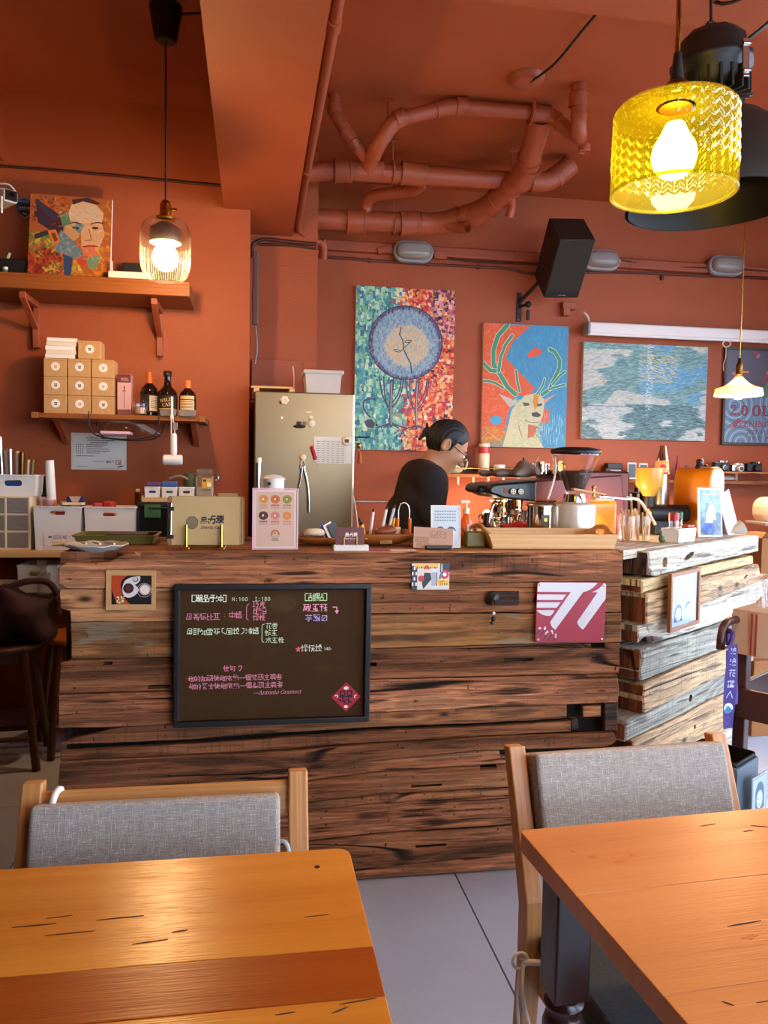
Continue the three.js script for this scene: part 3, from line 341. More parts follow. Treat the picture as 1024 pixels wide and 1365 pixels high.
// angled wing: stacked beams whose long faces look out to the window
const TH = rad(35), WD = [Math.cos(TH), 0, -Math.sin(TH)];
const wing = thing('bar_counter', 'angled end of the bar built of stacked pale driftwood beams with stepped ends', 'counter', [1.3, 0, -2.45], TH);
const wingP = (s, y, n = 0) => [1.3 + WD[0] * s + Math.sin(TH) * n, y, -2.45 + WD[2] * s + Math.cos(TH) * n];
{
  const r = rng(57);
  const B = [                                              // outline (along, up), front offset, depth, material
    [[[-0.01, 1.042], [0.3, 1.047], [0.6, 1.05], [0.95, 1.052], [0.955, 0.985], [0.5, 0.975], [0.07, 0.955], [0.03, 0.958], [0.005, 0.985]], [[0.085, 0.975, 0.135, 1.022], [0.25, 0.992, 0.345, 1.024], [0.40, 0.99, 0.47, 1.0], [0.19, 0.975, 0.24, 0.985]], 0.012, 0.2, M.grey],
    [[[-0.03, 0.947], [0.3, 0.957], [0.92, 0.968], [0.925, 0.934], [0.4, 0.922], [-0.028, 0.903]], [], 0.004, 0.13, M.greyTan],
    [[[-0.012, 0.9], [0.4, 0.918], [0.965, 0.93], [0.98, 0.9], [1.02, 0.858], [0.5, 0.823], [-0.005, 0.797]], [[0.42, 0.865, 0.47, 0.874], [0.8, 0.88, 0.86, 0.9]], 0.012, 0.14, M.greyWarm],
    [[[-0.04, 0.794], [0.3, 0.81], [0.7, 0.832], [1.045, 0.852], [1.06, 0.785], [0.85, 0.728], [0.4, 0.722], [0.075, 0.72], [0.06, 0.745], [0.01, 0.75], [-0.035, 0.735]], [], 0.0, 0.13, M.grey],
    [[[-0.02, 0.712], [0.075, 0.714], [0.5, 0.718], [0.8, 0.72], [0.95, 0.72], [0.95, 0.625], [0.5, 0.618], [-0.014, 0.605], [-0.03, 0.64], [-0.012, 0.68]], [[0.3, 0.655, 0.308, 0.69], [0.1, 0.622, 0.14, 0.63]], 0.006, 0.12, M.greyBlue],
    [[[-0.006, 0.592], [0.3, 0.605], [0.6, 0.612], [0.95, 0.612], [0.95, 0.52], [0.6, 0.512], [0.3, 0.505], [0.0, 0.49], [-0.01, 0.54]], [[0.25, 0.562, 0.48, 0.57], [0.1, 0.52, 0.2, 0.524]], 0.012, 0.15, M.greyWarm],
    [[[-0.103, 0.487], [0.3, 0.502], [0.61, 0.508], [0.95, 0.51], [0.95, 0.43], [0.6, 0.43], [0.3, 0.42], [-0.1, 0.415]], [[0.36, 0.45, 0.4, 0.49]], 0.0, 0.14, M.greyBlue],
    [[[-0.06, 0.411], [0.3, 0.416], [0.6, 0.428], [0.95, 0.428], [0.95, 0.28], [0.3, 0.272], [-0.04, 0.265]], [[0.4, 0.34, 0.425, 0.37], [0.2, 0.3, 0.22, 0.31]], 0.006, 0.14, M.greyWarm],
    [[[-0.05, 0.262], [0.95, 0.277], [0.95, 0.14], [-0.05, 0.135]], [], 0.0, 0.14, M.greyBlue],
    [[[-0.03, 0.132], [0.95, 0.137], [0.95, 0.004], [-0.03, 0.004]], [], 0.006, 0.14, M.grey],
  ];
  for (const [pts, holes, off, dep, m] of B) {
    const beam = part(wing, 'beam', plankGeo(pts, holes, dep, r, 0.005), m, [0, 0, off - dep]);
    const x0 = Math.min(...pts.map((p) => p[0])), ys = pts.filter((p) => p[0] < x0 + 0.06).map((p) => p[1]), y0 = Math.min(...ys), y1 = Math.max(...ys);
    part(beam, 'end_grain', uvm(box(0.006, (y1 - y0) * 0.9, dep - 0.01, 0.001).translate(Math.max(x0, -0.105) + 0.004, (y0 + y1) / 2, dep / 2), 'y', r()), off > 0.011 && y1 > 1 ? M.reclDark : M.reclW);
  }
  part(wing, 'core', box(0.92, 0.98, 0.12, 0.003).translate(0.47, 0.5, -0.17), M.hollow);  // same near black filling, shade of the beam holes put into its colour
  const top = extr(polyShape(rough([[-0.1, 0.02], [0.95, 0.02], [0.95, 0.34], [0.1, 0.34]], r)), 0.03, 0.003); top.rotateX(-PI / 2);
  part(wing, 'countertop', uvm(top, 'x', 0.2, 0.6), M.grey, [0, 1.018, -0.01]);
}

// ---------- lamps: each is a glowing bulb with a light of its size inside ----------
function pointLamp(parent, p, power, r = 1.4, color = BULB) { const l = new THREE.PointLight(color, power); l.name = 'bulb_light'; l.position.set(...p); l.castShadow = true; l.shadow.radius = r; l.shadow.mapSize.set(512, 512); parent.add(l); return l; }
const bulbGeo = (r) => lathe([[0, -r], [r * 0.5, -r * 0.87], [r * 0.87, -r * 0.5], [r, 0], [r * 0.9, r * 0.45], [r * 0.6, r * 0.95], [r * 0.4, r * 1.4], [0.001, r * 1.4]], 24);
{ // ribbed glass pendant at left
  const t = thing('pendant_lamp', 'lit pendant lamp with clear ribbed glass shade over the left end of the bar', 'lamp', [-0.374, -0.359, -3.47]); t.scale.setScalar(1.276);
  part(t, 'ceiling_cup', lathe([[0.0, 0], [0.026, 0.002], [0.036, 0.012], [0.052, 0.11], [0.05, 0.118], [0, 0.118]], 28), M.black, [0, 2.672, 0]);
  part(t, 'cord', rod([0, 2.12, 0], [0, 2.68, 0], 0.003, 6), M.black);
  part(t, 'holder', lathe([[0.001, 0.05], [0.012, 0.05], [0.014, 0.045], [0.018, 0.04], [0.019, 0.0], [0.03, -0.004], [0.03, -0.012], [0.001, -0.012]], 24), M.brass, [0, 2.12, 0]);
  part(t, 'thumbscrew', rod([0.02, 2.14, 0.01], [0.036, 2.14, 0.016], 0.005, 8), M.brass);
  const prof = [[0.03, 0.205], [0.052, 0.202], [0.068, 0.19], [0.077, 0.17], [0.08, 0.14], [0.08, 0.08], [0.078, 0.05], [0.07, 0.022], [0.056, 0.006], [0.045, 0.001], [0.03, 0.0]];
  const g = lathe(prof, 192), p = g.attributes.position; for (let i = 0; i < p.count; i++) { const a = Math.atan2(p.getZ(i), p.getX(i)), k = 1 + 0.03 * Math.cos(a * 30); p.setX(i, p.getX(i) * k); p.setZ(i, p.getZ(i) * k); } g.computeVertexNormals();
  part(t, 'glass_shade', g, M.ribGlass, [0, 1.908, 0]);
  part(t, 'shading_cap', lathe([[0.001, 0.07], [0.02, 0.07], [0.05, 0.05], [0.052, 0.004], [0.05, 0.004], [0.047, 0.046], [0.018, 0.06], [0.018, 0.0], [0.001, 0]], 32), M.steelB, [0, 2.03, 0]); part(t, 'bulb', bulbGeo(0.043), M.bulb, [0, 1.985, 0]); pointLamp(t, [0, 1.985, 0], 1.3);  // cap over the bulb, added wide to keep its light off the ceiling
  part(t, 'ceiling_cable', tube([[0.05, 2.77, 0], [0.1, 2.778, 0.0], [0.155, 2.78, 0]], 0.004, 6), M.black);
}
{ // yellow green glass pendant near the camera
  const t = thing('pendant_lamp', 'lit pendant lamp with a yellow green drum shade of pressed chevron glass', 'lamp', [0.661, 0, -1.2]);
  part(t, 'cord', merge([0, 1, 2].map((k) => tube(Array.from({ length: 40 }, (_, i) => { const y = 1.93 + (i / 39) * (YR - 1.93), a = i * 1.1 + (k * 2 * PI) / 3; return [0.0026 * Math.cos(a), y, 0.0026 * Math.sin(a)]; }), 0.0022, 6, 120))), M.brass);
  part(t, 'cord_grip', lathe([[0.001, 0.05], [0.006, 0.05], [0.009, 0.02], [0.012, 0]], 16), M.black, [0, 1.92, 0]);
  part(t, 'holder', lathe([[0.001, 0.042], [0.014, 0.042], [0.022, 0.034], [0.023, 0.028], [0.021, 0.026], [0.021, 0.004], [0.026, 0], [0.001, 0]], 28), M.brassDark, [0, 1.884, 0]);
  part(t, 'rim_ring', new THREE.TorusGeometry(0.095, 0.003, 8, 64).rotateX(PI / 2), M.yellowGlass, [0, 1.752, 0]);
  const prof = []; for (let i = 0; i <= 72; i++) prof.push([0.098 - 0.003 * (i / 72), (i / 72) * 0.128]); prof.push([0.09, 0.134], [0.06, 0.136], [0.03, 0.136]);
  const g = lathe(prof, 240), p = g.attributes.position;
  for (let i = 0; i < p.count; i++) { const y = p.getY(i); if (y > 0.127) continue; const a = ((Math.atan2(p.getZ(i), p.getX(i)) / (2 * PI) + 0.5) * 30) % 1, v = Math.abs(a - 0.5) * 2, w = ((y / 0.016 + v * 0.75) % 1 + 1) % 1, rib = v > 0.9 ? -0.002 : 0.0016 * Math.sin(w * 2 * PI), k = y < 0.028 ? 1 : 1 + rib / 0.098 * sstep(y, 0.028, 0.04); p.setX(i, p.getX(i) * k); p.setZ(i, p.getZ(i) * k); }
  g.computeVertexNormals(); part(t, 'glass_shade', g, M.yellowGlass, [0, 1.75, 0]);
  part(t, 'bulb', bulbGeo(0.036), M.bulb, [0, 1.81, 0]); pointLamp(t, [0, 1.81, 0], 1.3);
}
{ // flat plate pendant at the back
  const t = thing('pendant_lamp', 'small lit pendant lamp with a flat flared shade in front of the opening poster', 'lamp', [2.568, 0, -3.9]);
  part(t, 'cord', rod([0, 1.93, 0], [0, YR, 0], 0.003, 6), M.brass);
  part(t, 'holder', merge([lathe([[0.001, 0.09], [0.008, 0.09], [0.012, 0.06], [0.018, 0.055], [0.018, 0.0], [0.001, 0]], 20), rod([0.018, 0.02, 0], [0.05, 0.02, 0.005], 0.005, 8)]), M.brassDark, [0, 1.84, 0]);
  part(t, 'shade', lathe([[0.018, 0.1], [0.03, 0.085], [0.055, 0.062], [0.085, 0.045], [0.118, 0.036], [0.124, 0.0], [0.121, 0.0], [0.115, 0.032], [0.083, 0.041], [0.053, 0.057], [0.018, 0.094]], 40), phys({ color: '#f2cfa8', transmission: 0.45, roughness: 0.6, thickness: 0 }), [0, 1.73, 0]);
  part(t, 'bulb', bulbGeo(0.036), M.bulb, [0, 1.745, 0]); pointLamp(t, [0, 1.745, 0], 2.2);
}
{ // dark industrial high bay lamp, unlit
  const t = thing('high_bay_lamp', 'large unlit black industrial lamp with ribbed gear housing behind the yellow glass pendant', 'lamp', [1.34, 0, -2.1]);
  t.rotation.z = 0.05; t.position.set(1.385, -0.055, -2.1);
  part(t, 'reflector', lathe([[0.23, 0], [0.228, 0.03], [0.215, 0.1], [0.18, 0.175], [0.13, 0.225], [0.085, 0.235], [0.085, 0.24], [0.135, 0.226], [0.187, 0.18], [0.223, 0.1], [0.236, 0.03], [0.238, 0]].map((q) => [q[0], q[1]]), 56), std({ color: '#1d1a15', roughness: 0.5, side: THREE.DoubleSide }), [0, 2.12, 0]);
  part(t, 'neck', merge([0, 1, 2, 3].map((i) => cyl(0.08 - i * 0.003, 0.072 - i * 0.003, 0.012, 32).translate(0, 2.355 + i * 0.013, 0))), M.black);
  part(t, 'gear_housing', merge([lathe([[0, 0], [0.055, 0], [0.098, 0.045], [0.1, 0.085], [0.113, 0.09], [0.113, 0.108], [0.1, 0.113], [0.094, 0.16], [0.07, 0.185], [0.03, 0.195], [0, 0.195]], 10).translate(0, 2.405, 0), ...Array.from({ length: 20 }, (_, i) => box(0.008, 0.06, 0.045, 0.002).translate(0, 2.44, 0.08).rotateY((i / 20) * 2 * PI))]), M.black);
  part(t, 'latch', merge([box(0.018, 0.1, 0.008, 0.002).translate(0.03, 2.475, 0.112), rod([0.02, 2.44, 0.118], [0.04, 2.44, 0.118], 0.004), rod([0.02, 2.51, 0.118], [0.04, 2.51, 0.118], 0.004)]), M.steel);
  part(t, 'latch', merge([box(0.008, 0.1, 0.018, 0.002).translate(0.112, 2.475, 0), rod([0.118, 2.43, -0.02], [0.118, 2.43, 0.02], 0.004)]), M.steel);
  part(t, 'hanger', merge([new THREE.TorusGeometry(0.015, 0.005, 8, 20).translate(0, 2.61, 0), rod([0, 2.625, 0], [0.0, YR + 0.06, 0], 0.004, 6)]), M.darkMetal);
  part(t, 'cable', tube([[0.08, 2.56, 0.0], [0.16, 2.62, 0.02], [0.3, 2.75, 0.0], [0.36, 2.9, 0]], 0.006, 6), M.black);
}
// bulkhead lamps along the back wall, unlit
{
  const mk = () => { const t = thing('bulkhead_lamp', 'oval bulkhead lamp with ribbed frosted glass on the back wall left of the speaker', 'lamp', [1.034, 2.752, ZB + 0.05], 0);
    part(t, 'base', extr(rrShape(0.27, 0.14, 0.069), 0.04, 0.008, 2), M.greyPl, [0, 0, 0]);
    const g = new THREE.SphereGeometry(1, 48, 24, 0, 2 * PI, 0, PI / 2).rotateX(PI / 2), p = g.attributes.position; for (let i = 0; i < p.count; i++) { let x = p.getX(i), y = p.getY(i), z = p.getZ(i); const e = (v) => Math.sign(v) * Math.pow(Math.abs(v), 0.62); p.setXYZ(i, e(x) * 0.12 * (1 + 0.0 * z), e(y) * 0.055 * (1 + 0.02 * Math.cos(x * 80)), 0.06 * Math.pow(Math.max(z, 0), 0.7)); } g.computeVertexNormals();
    part(t, 'glass', g, M.lampGlass, [0, 0, 0.04]); part(t, 'reflector', box(0.2, 0.09, 0.006, 0.002), M.whiteM, [0, 0, 0.045]); part(t, 'screw', cyl(0.01, 0.01, 0.012, 10).rotateX(PI / 2), M.greyPl, [0.13, 0, 0.03]); return t; };
  const a = mk(); copyOf(a, [2.36, 2.775, ZB + 0.05], 0, 'oval bulkhead lamp half hidden behind the black wall speaker'); copyOf(a, [3.305, 2.79, ZB + 0.05], 0, 'oval bulkhead lamp on the back wall farthest right of the speaker');
  part(a, 'bracket', box(0.1, 0.04, 0.04, 0.004).rotateZ(0.3), M.pipe, [-0.19, 0.01, 0]); part(a, 'bracket', box(0.09, 0.05, 0.03, 0.004), M.pipe, [0.19, -0.005, 0]);
  single('cable', 'dark cable looping between the bulkhead lamps along the back wall', 'cable', tube([[1.17, 2.75, -5.24], [1.3, 2.73, -5.26], [1.7, 2.725, -5.26], [2.1, 2.74, -5.26], [2.25, 2.77, -5.25], [2.5, 2.79, -5.25], [2.8, 2.765, -5.26], [3.15, 2.775, -5.25], [3.45, 2.78, -5.25], [4.0, 2.77, -5.26]], 0.006, 6, 60), std({ color: '#3a1a12', roughness: 0.6 }));
}

// ---------- tables and chairs in front ----------
{
  const roundTop = (x0, x1, z0, z1, r0) => { const w = x1 - x0, d = z1 - z0; return rrShape(w, d, r0); };
  const boards = (t, W, list, r, th, cornerR, y) => {         // boards laid along x; the outer corners are rounded
    const total = list.reduce((a, b) => a + b[0], 0); let z = -total / 2; const rr = rng(r);
    list.forEach(([d, m], i) => {
      const s = new THREE.Shape(), x = W / 2, z0 = z, z1 = z + d - 0.0002, c = cornerR, first = i === 0, last = i === list.length - 1;
      s.moveTo(-x, -z1 + (last ? c : 0)); if (last) s.quadraticCurveTo(-x, -z1, -x + c, -z1); s.lineTo(last ? x - c : x, -z1); if (last) s.quadraticCurveTo(x, -z1, x, -z1 + c);
      s.lineTo(x, -z0 - (first ? c : 0)); if (first) s.quadraticCurveTo(x, -z0, x - c, -z0); s.lineTo(first ? -x + c : -x, -z0); if (first) s.quadraticCurveTo(-x, -z0, -x, -z0 - c);
      const g = extr(s, th, 0.0012, 2, 10).rotateX(-PI / 2); part(t, 'board', uvm(g, 'x', rr() * 2, rr() * 2), m, [0, y, 0]); z += d;
    });
  };
  const legGeo = () => merge([box(0.056, 0.2, 0.056, 0.004).translate(0, 0.62, 0), lathe([[0.018, 0], [0.022, 0.05], [0.019, 0.07], [0.026, 0.09], [0.02, 0.11], [0.026, 0.2], [0.028, 0.3], [0.024, 0.36], [0.019, 0.385], [0.027, 0.4], [0.019, 0.412], [0.024, 0.43], [0.031, 0.455], [0.032, 0.475], [0.027, 0.49], [0.022, 0.497], [0.029, 0.503], [0.03, 0.509], [0.023, 0.514], [0.026, 0.52]], 28)]);
  const legs = (t, W, D, inset = 0.06) => { for (const sx of [-1, 1]) for (const sz of [-1, 1]) part(t, 'leg', legGeo(), M.mahog, [sx * (W / 2 - inset), 0, sz * (D / 2 - inset)]); };
  const apron = (t, W, D) => { for (const s of [-1, 1]) { part(t, 'apron', box(W - 0.16, 0.05, 0.018, 0.002).translate(0, 0.694, s * (D / 2 - 0.06)), M.mahog); part(t, 'apron', box(0.018, 0.05, D - 0.16, 0.002).translate(s * (W / 2 - 0.06), 0.694, 0), M.mahog); } };
  const a = thing('dining_table', 'glossy honey coloured wooden dining table with one darker board, left of the aisle', 'table', [-0.46, 0, -0.742]);
  boards(a, 1.2, [[0.24, M.table], [0.087, M.tableDark], [0.24, M.table], [0.173, M.tableDark]], 5, 0.03, 0.022, 0.72); legs(a, 1.2, 0.74, 0.05); apron(a, 1.2, 0.74);
  const b = thing('dining_table', 'worn orange brown wooden dining table with turned dark legs, right of the aisle', 'table', [1.005, 0, -0.78], 0.0);
  boards(b, 1.2, [[0.19, M.table2], [0.2, M.table2], [0.16, M.table2], [0.19, M.table2]], 9, 0.03, 0.01, 0.72); legs(b, 1.2, 0.74, 0.055); apron(b, 1.2, 0.74);
  b.rotation.y = 0.06; b.position.set(1.028, 0, -0.80);
}
function makeChair(label, p, ry) {
  const t = thing('dining_chair', label, 'chair', p, ry), hw = 0.212, prof = (dz) => [[0.0 - 0.045, 0], [0.0, 0.44], [0.006, 0.535], [-0.078, 0.785]];
  for (const s of [-1, 1]) {                                 // rear post with a knee above the seat
    const sh = polyShape([[-0.045, 0], [-0.005, 0.44], [-0.005, 0.53], [-0.094, 0.785], [-0.066, 0.79], [0.034, 0.545], [0.036, 0.5], [0.032, 0.42], [-0.012, 0]]);
    const g = extr(sh, 0.032, 0.003, 2).rotateY(-PI / 2).translate(0.016, 0, 0); part(t, 'rear_post', uvm(g, 'y', 0.1 * s + 1), M.chair, [s * hw, 0, 0]);
    part(t, 'front_leg', uvm(boxB(0.036, 0.43, 0.036, 0.004), 'y', s), M.chair, [s * 0.182, 0, 0.39]);
    part(t, 'side_rail', uvm(box(0.022, 0.06, 0.37, 0.003), 'z', s), M.chair, [s * 0.187, 0.4, 0.2]);
  }
  part(t, 'top_rail', uvm(box(0.4, 0.055, 0.02, 0.004), 'x', 0.3), M.chair, [0, 0.745, -0.072], [-0.32, 0, 0]);
  part(t, 'lower_rail', uvm(box(0.4, 0.06, 0.02, 0.004), 'x', 0.6), M.chair, [0, 0.64, -0.036], [-0.32, 0, 0]);
  part(t, 'front_rail', uvm(box(0.38, 0.06, 0.022, 0.003), 'x'), M.chair, [0, 0.4, 0.395]); part(t, 'back_rail', uvm(box(0.4, 0.05, 0.022, 0.003), 'x'), M.chair, [0, 0.4, 0.01]);
  part(t, 'seat_board', uvm(box(0.4, 0.014, 0.4, 0.004), 'x'), M.chair, [0, 0.435, 0.21]);
  const seat = box(0.41, 0.045, 0.4, 0.02, 4); part(t, 'seat_cushion', uvm(seat, 'x'), M.seatFab, [0, 0.465, 0.215]);
  return t;
}
function backCushion(t, w, h, dx, dy, th = 0.05, tilt = -0.32) { // padded cover with a soft, slightly uneven outline
  const g = box(w, h, th, 0.009, 4), p = g.attributes.position, r = rng(Math.round(w * 9999));
  for (let i = 0; i < p.count; i++) { const x = p.getX(i) / w, y = p.getY(i) / h; p.setZ(i, p.getZ(i) * (1 + 0.25 * (1 - 4 * x * x) * (1 - 4 * y * y)) + 0.003 * Math.sin(x * 17)); p.setY(i, p.getY(i) + (y > 0 ? -0.006 * (1 - 4 * x * x) : 0)); }
  g.computeVertexNormals(); return part(t, 'back_cushion', uvm(g, 'x', 0.3, 0.7), M.fabric, [dx, dy, -0.03 - (dy - 0.664) * 0.33 + 0.022], [tilt, 0, 0]);
}
{
  const a = makeChair('light wood chair with grey linen back cushion tucked under the honey coloured table', [-0.135, 0, -1.243], 0.0);
  backCushion(a, 0.385, 0.215, -0.012, 0.664);
  part(a, 'tie_ribbon', tube([[0.17, 0.685, -0.04], [0.19, 0.69, -0.02], [0.195, 0.675, -0.015], [0.18, 0.668, -0.02], [0.165, 0.675, -0.03]], 0.0035, 6), std({ color: '#a9bcc4', roughness: 0.8 }));
  part(a, 'tie_ribbon', tube([[-0.178, 0.745, -0.032], [-0.176, 0.772, -0.055], [-0.172, 0.775, -0.075], [-0.17, 0.75, -0.085]], 0.006, 6), M.ribbon);
  const b = makeChair('light wood chair with grey linen back cushion tucked under the worn orange table', [0.702, 0, -1.325], 0.05);
  backCushion(b, 0.385, 0.165, 0.0, 0.705, 0.055);
  part(b, 'tie_ribbon', merge([tube([[-0.235, 0.44, 0.03], [-0.2, 0.446, 0.05], [-0.16, 0.452, 0.065], [-0.13, 0.45, 0.05]], 0.006, 6), tube([[-0.232, 0.44, 0.034], [-0.238, 0.4, 0.05], [-0.232, 0.36, 0.052], [-0.225, 0.33, 0.06]], 0.004, 6), tube([[-0.235, 0.44, 0.03], [-0.245, 0.38, 0.045], [-0.24, 0.32, 0.04], [-0.247, 0.27, 0.04]], 0.003, 6), new THREE.TorusGeometry(0.014, 0.003, 6, 16).translate(-0.238, 0.445, 0.035)]), M.ribbon);
}
// cracks and dents in the table tops: thin dark fillings set flush in the wood
{
  const tables = scene.children.filter((o) => o.name.startsWith('dining_table')), crM = std({ color: '#3a1d0c', roughness: 0.7 }), sliver = (l, w, a) => { const s = new THREE.Shape(); s.moveTo(-l / 2, 0); s.quadraticCurveTo(-l * 0.1, w * 0.7, l / 2, 0.0003); s.quadraticCurveTo(l * 0.15, -w * 0.6, -l / 2, 0); return extr(s, 0.001, 0, 1, 6).rotateX(-PI / 2).rotateY(a); };
  for (const [k, list] of [[0, [[0.205, -0.225, 0.05, 0.003, 0.03], [0.25, -0.203, 0.055, 0.002, 0.04], [0.303, -0.228, 0.055, 0.002, 0.05], [0.377, -0.19, 0.018, 0.002, 0.1], [0.345, -0.173, 0.04, 0.0015, 0.1], [0.54, -0.2, 0.03, 0.0015, 0.05], [0.57, -0.038, 0.04, 0.002, 0.1], [0.55, -0.027, 0.02, 0.003, 0.4], [0.495, -0.03, 0.02, 0.002, 0.1], [0.23, -0.24, 0.03, 0.001, 0.1]]], [1, [[-0.425, -0.08, 0.05, 0.0035, 0.05], [-0.54, 0.045, 0.012, 0.003, -0.8], [-0.5, 0.05, 0.02, 0.001, 0], [-0.25, -0.3, 0.02, 0.002, 0.1], [-0.22, -0.31, 0.03, 0.0015, -0.4], [-0.3, -0.33, 0.03, 0.002, 0.1]]]])
    for (const [x, z, l, w, a] of list) part(tables[k], 'crack', sliver(l, w, a), crM, [x, 0.7497, z]);
  const sr = rng(6), scuff = (x, z, w, d) => { const p = []; for (let i = 0; i < 14; i++) { const a = (i / 14) * 2 * PI, q = 0.4 + sr() * 0.7; p.push([w * q * Math.cos(a), d * q * Math.sin(a)]); } part(tables[1], 'scuff', extr(polyShape(p), 0.0006).rotateX(-PI / 2), scM, [x, 0.7497, z]); }, scM = woodM(wTable2, { color: '#ffe9d2', roughness: 0.6 }); for (const q of [[-0.435, -0.055, 0.014, 0.006], [-0.53, -0.27, 0.008, 0.006], [-0.5, -0.25, 0.01, 0.005], [-0.55, -0.29, 0.006, 0.005], [-0.47, -0.265, 0.006, 0.006], [-0.46, -0.18, 0.01, 0.003], [-0.35, -0.07, 0.012, 0.005]]) scuff(...q);
  const knot = part(tables[0], 'knot', cyl(0.004, 0.004, 0.001, 10), M.hollow, [0.55, 0.7495, -0.32]);
}

// ---------- left wall: worktop, shelves and what stands on them ----------
const signTex = (w, h, bg, draw) => std({ map: canvasTex(w, h, (g) => { g.fillStyle = bg; g.fillRect(0, 0, w, h); draw(g, w, h); }), roughness: 0.7 });
function tub(w, h, d, slot, taper = 0.9, th = 0.004, rim = 0.006) { // open tapered tub with a handle slot in front
  const f = rrShape(w, h, 0.01, 0, h / 2); if (slot) f.holes.push(rrHole(slot[0], slot[1], slot[1] / 2 - 0.0005, 0, slot[2]));
  const gs = [extr(f, th, 0.001).translate(0, 0, d / 2 - th), extr(rrShape(w, h, 0.01, 0, h / 2), th, 0.001).translate(0, 0, -d / 2), extr(rrShape(d, h, 0.01, 0, h / 2), th, 0.001).rotateY(PI / 2).translate(w / 2 - th, 0, 0), extr(rrShape(d, h, 0.01, 0, h / 2), th, 0.001).rotateY(PI / 2).translate(-w / 2, 0, 0), box(w - 0.004, th, d - 0.004, 0.001).translate(0, th / 2 + 0.001, 0)];
  const rs = rrShape(w + 2 * rim, d + 2 * rim, 0.014); rs.holes.push(rrHole(w - 0.006, d - 0.006, 0.01, 0, 0)); gs.push(extr(rs, 0.006, 0.0015).rotateX(-PI / 2).translate(0, h - 0.006, 0));
  const g = merge(gs), p = g.attributes.position; for (let i = 0; i < p.count; i++) { const k = lerp(taper, 1, clamp(p.getY(i) / h, 0, 1)); p.setX(i, p.getX(i) * k); p.setZ(i, p.getZ(i) * k); } g.computeVertexNormals(); return g;
}
{
  const w = thing('worktop', 'light wooden worktop along the left wall behind the bar', 'worktop');
  part(w, 'top', uvm(box(1.98, 0.03, 0.56, 0.004).translate(-1.18, 0.885, -4.11), 'x'), M.pale);
  for (const x of [-2.1, -1.45, -0.25]) part(w, 'upright', box(0.04, 0.86, 0.42, 0.003).translate(x, 0.44, -4.06), M.reclDark);
  part(w, 'lower_shelf', box(1.85, 0.025, 0.4, 0.003).translate(-1.18, 0.685, -4.07), M.reclDark);
  // two wall shelves
  const bracket = (t, x, y, s, d) => { const sh = polyShape([[0, 0], [d, 0], [d, -0.03], [0.05, -s * 0.62], [0.045, -s], [0, -s]]), ho = new THREE.Path(); ho.moveTo(0.03, -0.03); ho.lineTo(0.035, -s * 0.55); ho.lineTo(d - 0.03, -0.03); sh.holes.push(ho); part(t, 'bracket', extr(sh, 0.03, 0.002).rotateY(-PI / 2).translate(x + 0.015, y, ZL), M.pipe); };
  const u = thing('wall_shelf', 'thick rustic upper wall shelf on two terracotta brackets', 'shelf');
  part(u, 'board', uvm(box(1.86, 0.075, 0.345, 0.006).translate(-1.25, 2.178, ZL + 0.175), 'x', 0.4), M.shelf); bracket(u, -1.12, 2.14, 0.235, 0.28); bracket(u, -0.5, 2.14, 0.255, 0.28);
  const l = thing('wall_shelf', 'thin lower wall shelf carrying kraft boxes and bottles', 'shelf');
  part(l, 'board', uvm(box(0.82, 0.024, 0.31, 0.003).translate(-0.66, 1.541, ZL + 0.157), 'x', 1.2), M.shelf);
  for (const x of [-0.98, -0.31]) part(l, 'bracket', extr((() => { const s = new THREE.Shape(); s.moveTo(0, 0); s.lineTo(0.25, 0); s.quadraticCurveTo(0.12, -0.05, 0.05, -0.1); s.lineTo(0.0, -0.12); return s; })(), 0.03, 0.002).rotateY(-PI / 2).translate(x + 0.015, 1.528, ZL), M.pipe);
  part(l, 'end_clip', box(0.03, 0.03, 0.315, 0.003).translate(-1.06, 1.541, ZL + 0.159), M.board); part(l, 'end_clip', box(0.03, 0.03, 0.315, 0.003).translate(-0.262, 1.541, ZL + 0.159), M.board);
}
